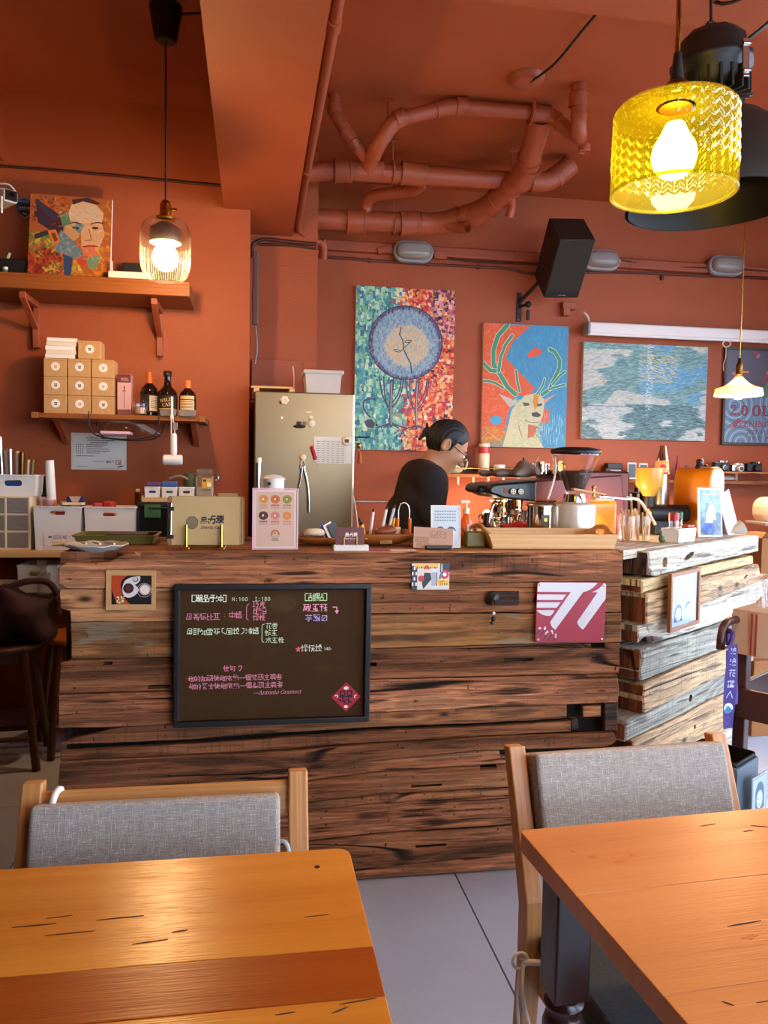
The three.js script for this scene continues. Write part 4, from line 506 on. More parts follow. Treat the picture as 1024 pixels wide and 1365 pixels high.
{ // kraft boxes in a stack
  const stick = (dark) => std({ map: canvasTex(128, 128, (g) => { g.fillStyle = '#c29661'; g.fillRect(0, 0, 128, 128); g.fillStyle = '#efe6da'; g.beginPath(); g.arc(64, 64, 62, 0, 7); g.fill(); g.strokeStyle = dark ? '#4a4440' : '#c98a62'; g.lineWidth = 2; g.beginPath(); g.arc(64, 64, 52, 0, 7); g.setLineDash([4, 5]); g.stroke(); g.setLineDash([]); g.fillStyle = dark ? '#26201d' : '#c9825a'; g.fillRect(40, 44, 48, 14); g.fillRect(48, 62, 34, 26); g.fillStyle = '#efe6da'; g.fillRect(60, 66, 10, 10); g.fillRect(56, 47, 16, 4); }), roughness: 0.7 });
  const SD = stick(true), ST = stick(false), G = box(0.108, 0.0895, 0.11, 0.003), sg = (() => { const g = cyl(0.021, 0.021, 0.001, 32).rotateX(PI / 2), p = g.attributes.position, uv = g.attributes.uv; for (let i = 0; i < p.count; i++) uv.setXY(i, 0.5 + p.getX(i) / 0.043, 0.5 + p.getY(i) / 0.043); return g; })();
  const mk = (x, y, dark, label, z = -4.175) => { const t = thing('kraft_box', label, 'box', [x, y + 0.0448, z], 0, 'kraft boxes on the lower wall shelf'); part(t, 'carton', uvm(G.clone(), 'y', x, y), M.kraft); part(t, 'sticker', sg, dark ? SD : ST, [0.002, 0.004, 0.0552]); part(t, 'lid_seam', box(0.1, 0.0012, 0.002, 0.0004), M.board, [0, 0.034, 0.0545]); };
  const rows = ['bottom', 'middle', 'upper'], cols = ['left', 'centre', 'right'], dk = [[1, 0, 1], [1, 1, 0], [0, 1, 0]];
  for (let j = 0; j < 3; j++) for (let i = 0; i < 3; i++) mk(-0.97 + i * 0.1125, 1.5535 + j * 0.0905, dk[j][i], `kraft box with ${dk[j][i] ? 'black' : 'tan'} sticker, ${rows[j]} row, ${cols[i]} column of the box stack`);
  mk(-0.809, 1.5535 + 3 * 0.0905, 1, 'single kraft box with black sticker standing on top of the box stack beside the books');
  const bw = ['#efe6da', '#e4d7c2', '#f2ece2', '#dccfb6', '#efe4d6']; for (let i = 0; i < 5; i++) { const t = thing('book', ['lowest white book of the pile on the kraft boxes', 'second lowest pale book of the pile on the kraft boxes', 'middle pale book of the pile on the kraft boxes', 'second book from the top of the pile on the kraft boxes', 'topmost white book of the pile on the kraft boxes'][i], 'book', [-0.945 + (i % 2 ? 0.003 : -0.001) + (i === 4 ? 0.006 : 0), 1.8255 + i * 0.0198, -4.175], (i - 2) * 0.02, 'white books on the kraft boxes'); const c = std({ color: bw[i], roughness: 0.6 }); part(t, 'cover', merge([boxB(0.14, 0.002, 0.1, 0.0008), boxB(0.14, 0.002, 0.1, 0.0008).translate(0, 0.017, 0), box(0.14, 0.019, 0.002, 0.0008).translate(0, 0.0095, 0.05)]), c); part(t, 'pages', boxB(0.134, 0.015, 0.094, 0.001).translate(0, 0.002, -0.001), M.paper); }
  const tb = thing('carton', 'tall narrow maroon and pink carton showing a pump on the lower wall shelf', 'box', [-0.645, 1.5535, -4.165]); part(tb, 'carton', boxB(0.066, 0.205, 0.066, 0.002), std({ color: '#c98f84', roughness: 0.6 })); part(tb, 'print', printGeo(0.064, 0.202, 0.001), signTex(128, 400, '#d3a093', (g) => { g.fillStyle = '#6e2026'; g.fillRect(0, 0, 128, 80); g.fillStyle = '#e8c9bf'; g.font = 'bold 15px sans-serif'; g.fillText('ELECTRIC', 32, 45); g.fillText('DECANTER', 32, 62); g.fillStyle = '#3a2523'; g.fillRect(58, 118, 12, 22); g.fillRect(61, 140, 5, 190); g.fillRect(48, 158, 32, 8); g.fillStyle = '#7c4440'; g.fillRect(0, 346, 128, 54); }), [0, 0.1025, 0.0335]);
  // bottles on the shelf
  const bottle = (name, label, p, prof, capP, lab) => { const t = thing(name, label, 'bottle', p); part(t, 'body', lathe(prof, 32), M.darkGlass); part(t, 'stopper', lathe(capP, 24), lab.cap); if (lab.tex) { const g = new THREE.CylinderGeometry(lab.r, lab.r, lab.h, 32, 1, true, -lab.a / 2, lab.a); part(t, 'label', g, lab.tex, [0, lab.y, 0]); } return t; };
  const lb1 = signTex(128, 128, '#201813', (g) => { g.fillStyle = '#d8cbb2'; g.fillRect(70, 10, 58, 108); g.fillStyle = '#463a30'; for (let i = 0; i < 6; i++) g.fillRect(76, 24 + i * 14, 44, 4); });
  bottle('liquor_bottle', 'dark bottle with an orange sealed neck partly behind the glass jar', [-0.53, 1.5535, -4.19], [[0, 0], [0.042, 0], [0.045, 0.006], [0.045, 0.12], [0.038, 0.145], [0.02, 0.165], [0.016, 0.17], [0.016, 0.176]], [[0.0175, 0.15], [0.0175, 0.205], [0.0, 0.205]].map((q, i) => [q[0], q[1] + 0.02 * (i > 0)]), { cap: std({ color: '#c4621a', roughness: 0.4 }), r: 0.0456, h: 0.09, a: 2.6, y: 0.065, tex: lb1 });
  const lb2 = signTex(256, 160, '#1b1512', (g) => { g.strokeStyle = '#d9b36a'; g.fillStyle = '#d9b36a'; g.save(); g.translate(128, 60); g.rotate(-0.15); g.font = 'bold 44px serif'; g.fillText('WILD', -70, 0); g.fillText('CASK', -50, 44); g.restore(); g.fillRect(40, 124, 170, 6); });
  bottle('liquor_bottle', 'broad shouldered dark bottle with gold lettering in the middle of the bottles', [-0.436, 1.5535, -4.15], [[0, 0], [0.045, 0], [0.049, 0.006], [0.05, 0.1], [0.046, 0.125], [0.022, 0.15], [0.017, 0.17], [0.0165, 0.2], [0.02, 0.203], [0.02, 0.214]], [[0.02, 0.205], [0.021, 0.228], [0.0, 0.23]], { cap: M.black, r: 0.0506, h: 0.085, a: 2.6, y: 0.062, tex: lb2 });
  const lb3 = signTex(128, 128, '#dcb883', (g) => { g.fillStyle = '#5e3a1e'; g.fillRect(0, 30, 128, 10); for (let i = 0; i < 5; i++) g.fillRect(14, 52 + i * 14, 100, 5); });
  bottle('liquor_bottle', 'dark bottle with an orange cap and kraft label at the right end of the shelf', [-0.337, 1.5535, -4.15], [[0, 0], [0.038, 0], [0.042, 0.006], [0.042, 0.105], [0.036, 0.125], [0.018, 0.14], [0.0145, 0.15], [0.0145, 0.16]], [[0.016, 0.135], [0.016, 0.185], [0.0, 0.186]], { cap: std({ color: '#cf7224', roughness: 0.4 }), r: 0.0426, h: 0.07, a: 1.9, y: 0.07, tex: lb3 });
  for (const [x, l] of [[-0.425, 'shallow clear plastic tub in front of the gold lettered bottle'], [-0.335, 'shallow clear plastic tub in front of the bottle with the kraft label']]) single('plastic_tub', l, 'tub', tub(0.085, 0.032, 0.05, null, 0.9, 0.002, 0.002), M.frostBin, [x, 1.5535, -4.095]);
  const j = thing('glass_jar', 'small clear glass jar with a domed lid on the lower wall shelf', 'jar', [-0.567, 1.5535, -4.12]); part(j, 'body', lathe([[0, 0.002], [0.034, 0.002], [0.036, 0.008], [0.036, 0.062], [0.03, 0.07], [0.028, 0.07], [0.033, 0.06], [0.033, 0.01], [0, 0.006]], 32), M.glass); part(j, 'lid', lathe([[0.03, 0.071], [0.031, 0.078], [0.02, 0.09], [0.006, 0.095], [0.008, 0.104], [0, 0.107]], 28), M.glass); part(j, 'contents', cyl(0.031, 0.031, 0.03, 20).translate(0, 0.008, 0), std({ color: '#b98f6a', roughness: 0.9 }));
}
{ // under and around the lower shelf
  const b = thing('wire_basket', 'black wire basket hooked under the lower wall shelf holding a clear lid', 'basket'); const x0 = -0.79, x1 = -0.48, z0 = -4.26, z1 = -4.06, ya = 1.565, yb = 1.45, B = [];
  for (const z of [z0, z1]) { B.push(tube([[x0 - 0.01, ya, z], [x0 - 0.01, 1.5, z], [x0 + 0.02, yb, z], [x1 - 0.02, yb, z], [x1 + 0.01, 1.5, z], [x1 + 0.01, ya, z]], 0.0035, 6, 60)); } for (const [x, y] of [[x0 + 0.02, yb], [x1 - 0.02, yb], [x0 - 0.01, 1.5], [x1 + 0.01, 1.5]]) B.push(rod([x, y, z0], [x, y, z1], 0.003, 6)); for (let i = 1; i < 9; i++) B.push(rod([x0 + 0.02 + i * 0.03, yb, z0], [x0 + 0.02 + i * 0.03, yb, z1], 0.0015, 5)); part(b, 'wires', merge(B), M.black);
  single('clear_dish', 'clear plastic lid dish lying in the wire basket', 'lid', lathe([[0, 0.05], [0.06, 0.048], [0.085, 0.03], [0.095, 0.0], [0.1, 0], [0.088, 0.034], [0.06, 0.053], [0, 0.055]], 40), M.glass, [-0.65, 1.475, -4.16]);
  single('packet', 'flat pink packet lying in the wire basket under the shelf', 'packet', box(0.14, 0.015, 0.12, 0.004), M.pink, [-0.68, 1.463, -4.13]);
  single('lid_stack', 'stack of dark flat lids standing aslant in the wire basket', 'lid', merge([0, 1, 2, 3].map((i) => box(0.09, 0.003, 0.1, 0.001).rotateZ(-0.5).translate(-0.55 + i * 0.012, 1.487, -4.15))), M.greyPl);
  const c = thing('certificate', 'white certificate sheet pinned on the left wall under the shelf', 'notice'); part(c, 'sheet', printGeo(0.281, 0.194, 0.002), signTex(560, 388, '#d9d0c6', (g) => { g.strokeStyle = '#9a9088'; g.lineWidth = 2; g.strokeRect(16, 16, 528, 356); g.fillStyle = '#4a433e'; const r = rng(3); g.font = '17px sans-serif'; writeText(g, '黑力場的知識', 150, 40, 18, 1.6, '#3a332f', 0, r); g.fillRect(300, 46, 130, 12); g.fillRect(160, 72, 280, 7); g.fillRect(190, 96, 180, 8); for (let y = 0; y < 5; y++) { for (let x = 0; x < 4; x++) g.fillRect(46 + x * 22, 118 + y * 22, 9, 10); g.fillRect(150, 120 + y * 22, 90 + r() * 170, 6); } g.fillRect(46, 240, 190, 6); g.fillRect(220, 296, 110, 5); writeText(g, '使成人', 350, 288, 26, 3, '#3a332f', 0, r); g.fillStyle = '#b07a72'; g.fillRect(448, 280, 58, 54); g.fillStyle = '#d9d0c6'; g.fillRect(458, 290, 16, 34); g.fillRect(480, 290, 16, 14); g.fillStyle = '#38406a'; g.beginPath(); g.ellipse(496, 350, 34, 7, -0.2, 0, 7); g.fill(); g.fillStyle = '#6a625c'; g.fillRect(46, 352, 120, 4); }), [-0.816, 1.374, ZL + 0.0015]);
  const h = thing('hand_device', 'white T shaped handheld device with a drum head hanging below the shelf by a clip', 'appliance', [-0.398, 0, -4.03]);
  part(h, 'drum', lathe([[0, -0.047], [0.022, -0.046], [0.026, -0.04], [0.026, 0.04], [0.022, 0.046], [0, 0.047]], 28).rotateZ(PI / 2), M.white, [0.0, 1.333, 0]); part(h, 'drum_face', cyl(0.022, 0.022, 0.002, 24).rotateZ(PI / 2), M.greyPl, [-0.046, 1.333, 0]); part(h, 'handle', lathe([[0.012, 0], [0.0165, 0.02], [0.0165, 0.1], [0.012, 0.112], [0, 0.113]], 24), M.white, [0.004, 1.352, 0]);
  part(h, 'stick', merge([box(0.01, 0.09, 0.01, 0.002).translate(-0.004, 1.6, 0), box(0.016, 0.02, 0.016, 0.003).translate(-0.004, 1.545, 0), rod([-0.008, 1.46, 0], [-0.008, 1.54, 0], 0.0025), rod([0.01, 1.46, 0], [0.0, 1.54, 0], 0.0025)]), M.white); part(h, 'clip', box(0.022, 0.035, 0.02, 0.003), M.frostBin, [0.012, 1.5, 0]);
}
{ // on the upper shelf
  const tx = std({ map: canvasTex(512, 560, (g, w, h) => paintFace(g, w, h)), roughness: 0.45 });
  const p = thing('canvas_painting', 'bright patchwork painting of a face leaning on the upper wall shelf', 'painting', [-0.905, 2.2165, -4.13]); p.rotation.set(-0.17, 0.02, 0); part(p, 'canvas', box(0.386, 0.425, 0.024, 0.002).translate(0, 0.213, -0.013), M.paper); part(p, 'picture', printGeo(0.384, 0.423, 0.001), tx, [0, 0.213, 0.0]);
  const r = thing('router', 'white flat router with one upright antenna on the upper wall shelf', 'router', [-0.61, 2.2165, -4.12]); part(r, 'case', boxB(0.2, 0.033, 0.12, 0.006), M.white); part(r, 'antenna', rod([-0.085, 0.03, 0.03], [-0.087, 0.085, 0.03], 0.004), M.white); part(r, 'light', new THREE.SphereGeometry(0.004, 8, 6), M.blue, [0.085, 0.018, 0.06]);
  const v = thing('monitor', 'dark flat screen lying back on the upper shelf behind the router', 'screen', [-0.52, 2.2165, -4.25]); part(v, 'panel', boxB(0.3, 0.12, 0.02, 0.004), M.black);
  const k = thing('black_case', 'low black case behind the small tin at the left end of the upper shelf', 'case', [-1.21, 2.2165, -4.2]); part(k, 'body', boxB(0.22, 0.085, 0.1, 0.006), M.black); part(k, 'tag', box(0.012, 0.03, 0.002, 0.0005).rotateZ(-0.4), std({ color: '#a9c8a0' }), [0.02, 0.1, 0.04]);
  const d = thing('small_tin', 'tiny white and green tin on the upper wall shelf', 'tin', [-1.19, 2.2165, -4.1]); part(d, 'can', cyl(0.012, 0.012, 0.03, 16), M.white); part(d, 'band', cyl(0.0123, 0.0123, 0.012, 16).translate(0, 0.006, 0), M.green);
  const s = thing('security_camera', 'white bullet security camera with looped cable at the far left wall', 'camera', [-1.245, 2.6, -4.22], 0.7);
  part(s, 'body', box(0.07, 0.06, 0.15, 0.012, 3), M.white, [0.02, 0.01, 0]); part(s, 'lens_face', box(0.058, 0.05, 0.006, 0.006, 3), M.blackGloss, [0.02, 0.01, 0.074]); part(s, 'lens', cyl(0.012, 0.012, 0.004, 20).rotateX(PI / 2), M.darkGlass, [0.02, 0.014, 0.077]); part(s, 'antenna', rod([-0.02, -0.08, 0.06], [-0.02, 0.0, 0.06], 0.005), M.white); part(s, 'wall_mount', merge([box(0.07, 0.07, 0.03, 0.005).translate(-0.02, -0.03, -0.12), rod([0, -0.02, -0.11], [0.01, -0.01, -0.04], 0.012)]), M.cream); part(s, 'cable', tube([[-0.05, 0.02, -0.05], [-0.02, 0.07, -0.02], [0.03, 0.075, 0.03], [0.06, 0.04, 0.04], [0.03, 0.06, 0.0], [-0.03, 0.05, -0.03]], 0.004, 6), M.white);
  const sh = (() => { const q = new THREE.Shape(); q.moveTo(0, 0.055); q.quadraticCurveTo(-0.02, 0.044, -0.042, 0.042); q.lineTo(-0.042, 0); q.quadraticCurveTo(-0.038, -0.035, 0, -0.052); q.quadraticCurveTo(0.038, -0.035, 0.042, 0); q.lineTo(0.042, 0.042); q.quadraticCurveTo(0.02, 0.044, 0, 0.055); return q; });
  const sg = thing('warning_shield', 'dark grey shield shaped security sign on the left wall behind the camera', 'sign', [-1.179, 2.622, ZL + 0.004]); part(sg, 'rim', extr(sh(), 0.004, 0.001), M.greyPl); const fg = new THREE.ShapeGeometry(sh()).scale(0.93, 0.93, 1), fp = fg.attributes.position; for (let i = 0; i < fp.count; i++) fg.attributes.uv.setXY(i, fp.getX(i) / 0.09 + 0.5, fp.getY(i) / 0.12 + 0.5); part(sg, 'face', fg, signTex(180, 240, '#26282b', (g) => { g.fillStyle = '#30505a'; g.fillRect(0, 0, 180, 80); g.fillStyle = '#b9bcc0'; g.font = '18px sans-serif'; g.fillText('PROTECTED', 32, 64); g.font = 'bold 30px sans-serif'; g.fillText('SpotCam', 28, 130); g.fillStyle = '#8a8e92'; g.fillRect(20, 140, 140, 4); g.beginPath(); g.ellipse(92, 182, 26, 9, 0.3, 0, 7); g.fill(); }), [0, 0, 0.0045]);
}
{ // things on the worktop
  const y = 0.9005;
  const dr = thing('drawer_unit', 'clear fronted white mini drawer unit at the left end of the worktop', 'drawers', [-1.19, y, -3.99]); part(dr, 'case', (() => { const s = rrShape(0.32, 0.25, 0.006, 0, 0.125); for (const cx of [-0.103, 0, 0.103]) for (const cy of [0.045, 0.125, 0.205]) s.holes.push(rrHole(0.094, 0.072, 0.004, cx, cy)); return merge([extr(s, 0.2, 0.002).translate(0, 0, -0.1), box(0.31, 0.24, 0.004).translate(0, 0.125, -0.1)]); })(), M.cream); for (const cx of [-0.103, 0, 0.103]) for (const cy of [0.045, 0.125, 0.205]) { const q = part(dr, 'drawer', merge([box(0.092, 0.07, 0.003, 0.001).translate(0, 0, 0.098), box(0.088, 0.003, 0.17, 0.001).translate(0, -0.032, 0.01)]), M.frostBin, [cx, cy, 0]); part(q, 'pull', box(0.03, 0.006, 0.008, 0.002), M.frostBin, [0, -0.025, 0.102]); }
  const rr = rng(66), stuffM = [M.maroon, M.white, M.greyPl, M.crimson, M.cream, M.teal]; for (let i = 0; i < 6; i++) { const cx = [0, 0.103][i % 2], cy = [0.02, 0.1, 0.18][i >> 1]; const o = single('small_part', ['reel of thread', 'coiled white cord', 'folded cloth', 'dark little box', 'pale cord reel', 'grey pouch'][i] + ` behind the ${['bottom', 'middle', 'top'][i >> 1]} ${['inner', 'right hand'][i % 2]} clear drawer front`, 'supplies', i === 1 || i === 5 ? new THREE.TorusGeometry(0.022, 0.006, 8, 24).rotateX(0.4) : box(0.04 + rr() * 0.02, 0.025, 0.05, 0.006), stuffM[i], [-1.19 + cx, y + cy + (i === 1 || i === 5 ? 0.025 : 0.013), -3.96]); }
  const top = thing('storage_bin', 'low white bin with a slot handle standing on the mini drawer unit', 'bin', [-1.11, y + 0.2505, -3.985]); part(top, 'body', tub(0.2, 0.1, 0.15, [0.08, 0.028, 0.06], 0.92), M.white); part(top, 'lining', box(0.17, 0.03, 0.12, 0.004), M.blue, [0, 0.055, 0]);
  const tubes = [[-1.175, 0.005, 0.33, 0.011, M.chrome], [-1.15, 0.0, 0.25, 0.009, M.white], [-1.135, 0.02, 0.26, 0.012, M.steelB], [-1.112, 0.0, 0.25, 0.01, std({ color: '#b98d7c', roughness: 0.3 })], [-1.09, 0.015, 0.24, 0.012, M.brassDark], [-1.068, 0.0, 0.2, 0.007, M.cream], [-1.05, 0.01, 0.2, 0.008, M.olive]];
  tubes.forEach(([x, z, h, r, m], i) => single('straw', ['thick shiny metal straw, tallest at left', 'white straw', 'steel straw', 'rosy straw', 'bronze straw', 'short cream stick', 'short olive stick'][i] + ' standing in the white bin on the drawer unit', 'straw', rod([0, 0, 0], [(i - 3) * 0.004, h * 0.8, 0], r, 14), m, [x, y + 0.262, -3.985 + z]));
  single('spray_can', 'dark bottle with a black cap behind the white paper tube', 'bottle', lathe([[0, 0], [0.026, 0], [0.028, 0.01], [0.028, 0.25], [0.02, 0.27], [0.024, 0.275], [0.024, 0.33], [0.015, 0.345], [0, 0.345]], 24), M.black, [-1.005, y, -4.1]);
  const pt = thing('paper_tube', 'white paper tube with a yellow base leaning upright behind the bins', 'tube', [-0.952, y + 0.2, -3.97]); pt.rotation.z = 0.05; part(pt, 'roll', cyl(0.021, 0.02, 0.2, 24).translate(0, 0.02, 0), M.white); part(pt, 'end', cyl(0.0215, 0.0215, 0.055, 24).translate(0, -0.03, 0), M.yellow); part(pt, 'lower_end', cyl(0.02, 0.02, 0.17, 16).translate(0, -0.2, 0), M.white);
  const binA = thing('storage_bin', 'tall white bin with a printed notice on its front, left of two on the worktop', 'bin', [-0.905, y, -3.955]); part(binA, 'body', tub(0.216, 0.205, 0.17, [0.068, 0.018, 0.175], 0.93), M.white); const nt = part(binA, 'notice', printGeo(0.142, 0.066, 0.002), signTex(430, 200, '#e6d6d4', (g) => { const r = rng(5); g.fillStyle = '#2b3358'; g.beginPath(); g.arc(78, 88, 26, PI, 0); g.fill(); g.strokeStyle = '#555'; g.lineWidth = 4; g.beginPath(); g.arc(360, 88, 26, PI, 0); g.stroke(); writeText(g, '請稍候', 118, 56, 58, 6, '#77716f', 0, r); g.fillStyle = '#8d8583'; g.font = '24px sans-serif'; g.fillText('Please wait a moment', 82, 158); }), [0.012, 0.055, 0.084]); nt.rotation.x = -0.05; part(nt, 'sleeve', box(0.15, 0.07, 0.0015, 0.0005), M.frost, [0.001, 0, -0.003]);
  const binB = thing('storage_bin', 'plain white bin with a slot handle, right of two on the worktop', 'bin', [-0.671, y, -3.955]); part(binB, 'body', tub(0.232, 0.205, 0.17, [0.066, 0.018, 0.17], 0.93), M.white);
  // packets sticking out of the two bins
  const pk = (n, l, c, g, m, p, ry = 0) => single(n, l, c, g, m, p, ry); pk('packet', 'white and red sachet box standing in the left bin nearest the tube', 'packet', box(0.05, 0.08, 0.04, 0.004), std({ color: '#c9a39c', roughness: 0.5 }), [-0.985, 1.105, -4.0], 0.1); pk('cup', 'red banded paper cup in the left bin', 'cup', lathe([[0, 0], [0.02, 0], [0.026, 0.05], [0.024, 0.05], [0.019, 0.003], [0, 0.003]], 24), std({ color: '#c4888a', roughness: 0.5 }), [-0.955, 1.085, -3.94]); pk('packet', 'small grey green packet between cups and blue bag', 'packet', box(0.03, 0.04, 0.03, 0.006), std({ color: '#7c8a86', roughness: 0.6 }), [-0.895, 1.108, -3.95], 0.3);
  const bb = thing('paper_bag', 'navy bag with a pinched silver middle standing in the left bin', 'bag', [-0.84, 1.0, -3.96]); part(bb, 'bag', box(0.085, 0.15, 0.04, 0.006).translate(0, 0.075, 0), M.navy); part(bb, 'band', extr(polyShape([[-0.026, 0], [0.026, 0], [0.012, 0.04], [0.028, 0.066], [-0.028, 0.066], [-0.014, 0.04]]), 0.003).translate(0.0, 0.085, 0.02), std({ color: '#b7a494', roughness: 0.5 })); pk('napkin_pack', 'flat cream napkin pack lying across the left bin', 'napkins', box(0.09, 0.012, 0.07, 0.004), M.cream, [-0.84, 1.117, -3.91]);
  pk('packet', 'red foil packet lying in the right bin', 'packet', box(0.045, 0.03, 0.05, 0.01, 3), M.red, [-0.74, 1.108, -3.95], 0.3); pk('packet', 'larger red folded cloth in the right bin', 'packet', box(0.05, 0.04, 0.06, 0.012, 3), std({ color: '#b83228', roughness: 0.7 }), [-0.685, 1.11, -3.95], -0.2); pk('packet', 'maroon packet showing through the handle slot of the left bin', 'packet', box(0.05, 0.06, 0.03, 0.005), M.crimson, [-0.895, 1.05, -3.905]); pk('packet', 'red packet behind the handle slot of the right bin', 'packet', box(0.05, 0.06, 0.03, 0.005), M.red, [-0.68, 1.045, -3.9]);
  const br = thing('brush', 'dark brush with white bristles standing behind the right bin', 'brush', [-0.575, y, -4.1]); part(br, 'handle', boxB(0.02, 0.2, 0.02, 0.004), M.black); part(br, 'head', boxB(0.028, 0.07, 0.024, 0.006).translate(0, 0.2, 0), M.maroon); part(br, 'bristles', boxB(0.02, 0.015, 0.02, 0.004).translate(0, 0.27, 0), M.cream); const br2 = thing('brush', 'white handled brush leaning beside the dark one', 'brush', [-0.548, y, -4.1]); br2.rotation.z = -0.15; part(br2, 'handle', boxB(0.014, 0.22, 0.014, 0.004), M.white); part(br2, 'head', boxB(0.026, 0.05, 0.012, 0.004).translate(0, 0.22, 0), M.white);
  const mw = thing('microwave', 'black glass fronted toaster oven with a green cloth on its door', 'oven', [-0.375, y, -4.06]); part(mw, 'case', boxB(0.36, 0.228, 0.3, 0.006), M.black); part(mw, 'door', box(0.34, 0.2, 0.006, 0.003), M.blackGloss, [0, 0.115, 0.151]); part(mw, 'handle', rod([-0.12, 0.2, 0.175], [0.12, 0.2, 0.175], 0.006), M.black); part(mw, 'cloth', box(0.075, 0.062, 0.006, 0.003), M.green, [-0.105, 0.185, 0.16]);
  const tr = thing('wooden_tray', 'narrow light wooden tray on top of the black oven', 'tray', [-0.362, 1.129, -3.98]); part(tr, 'base', boxB(0.34, 0.006, 0.14, 0.002), M.paleDark); for (const s of [-1, 1]) { part(tr, 'side', uvm(boxB(0.34, 0.022, 0.007, 0.002), 'x'), M.pale, [0, 0, s * 0.067]); part(tr, 'side', boxB(0.007, 0.03, 0.14, 0.002), M.pale, [s * 0.167, 0, 0]); }
  const mini = thing('mini_tub', 'small white tub with a blue slot, leftmost on the wooden tray, under a purple packet', 'tub', [-0.483, 1.1355, -3.955], 0, 'mini tubs on the wooden tray'); part(mini, 'body', tub(0.074, 0.066, 0.07, [0.034, 0.012, 0.042], 0.92, 0.003, 0.002), M.white); part(mini, 'sachet', box(0.06, 0.04, 0.05, 0.004), M.blue, [0, 0.035, 0.005]);
  const m2 = copyOf(mini, [-0.403, 1.1355, -3.955], 0, 'small white tub in the middle of the wooden tray under a blue packet'), m3 = copyOf(mini, [-0.323, 1.1355, -3.955], 0, 'small white tub with an amber slot, rightmost on the wooden tray'); m2.children[1].material = M.green; m3.children[1].material = M.brass;
  pk('packet', 'purple packet lying on the leftmost mini tub', 'packet', box(0.07, 0.02, 0.06, 0.005), M.purple, [-0.48, 1.2135, -3.955], 0.1); pk('packet', 'blue packet with a white tag lying on the middle mini tub', 'packet', box(0.075, 0.026, 0.06, 0.005), std({ color: '#2f5f9a', roughness: 0.5 }), [-0.403, 1.2155, -3.955]); pk('spoon', 'clear plastic scoop leaning over the middle mini tub', 'spoon', tube([[0, 0, 0], [0.05, 0.015, 0.01], [0.09, 0.0, 0.02]], 0.006, 8), M.frostBin, [-0.41, 1.24, -3.99]);
  single('tumbler', 'dark green tumbler standing between tub and jar on the wooden tray', 'cup', lathe([[0, 0], [0.03, 0], [0.034, 0.13], [0.031, 0.13], [0.027, 0.004], [0, 0.004]], 28), std({ color: '#4c5636', roughness: 0.5 }), [-0.315, 1.1355, -4.02]);
  const jar = thing('sealed_jar', 'clear square jar with a clip lid and yellow tag on the wooden tray', 'jar', [-0.238, 1.1355, -3.975]); part(jar, 'body', merge([boxB(0.088, 0.125, 0.085, 0.012, 4), boxB(0.07, 0.012, 0.07, 0.004).translate(0, 0.125, 0)]), M.smoke); part(jar, 'lid', boxB(0.082, 0.02, 0.08, 0.008, 3), M.smoke, [0, 0.137, 0]); part(jar, 'clip', tube([[0.045, 0.13, 0], [0.06, 0.125, 0], [0.064, 0.105, 0], [0.05, 0.1, 0]], 0.0025, 6), M.steel); part(jar, 'tag', printGeo(0.05, 0.05, 0.001), signTex(100, 100, '#d9a63a', (g) => { g.fillStyle = '#3a2a1a'; g.fillRect(12, 12, 30, 20); g.fillStyle = '#f4e6b8'; g.fillRect(50, 40, 40, 40); }), [0.012, 0.085, 0.0435]); part(jar, 'contents', boxB(0.076, 0.06, 0.072, 0.006), std({ color: '#c9b49a', roughness: 0.9 }), [0, 0.004, 0]);
  const low = thing('storage_bin', 'white bin under the worktop with a roll of paper standing in it', 'bin', [-1.0, 0.698, -3.99]); part(low, 'body', tub(0.18, 0.13, 0.2, [0.075, 0.022, 0.09], 0.95), M.white); single('spray_bottle', 'clear spray bottle with a white head in front of the bin under the worktop', 'bottle', merge([cyl(0.03, 0.03, 0.1, 20), cyl(0.014, 0.012, 0.025, 14).translate(0, 0.1, 0), box(0.045, 0.035, 0.025, 0.006).translate(-0.006, 0.142, 0)]), M.smoke, [-0.965, 0.698, -3.86]);
  single('bowl', 'shallow white bowl on the shelf under the worktop', 'bowl', lathe([[0, 0], [0.05, 0], [0.09, 0.05], [0.086, 0.05], [0.047, 0.004], [0, 0.004]], 32), M.white, [-1.16, 0.698, -3.9]);
}
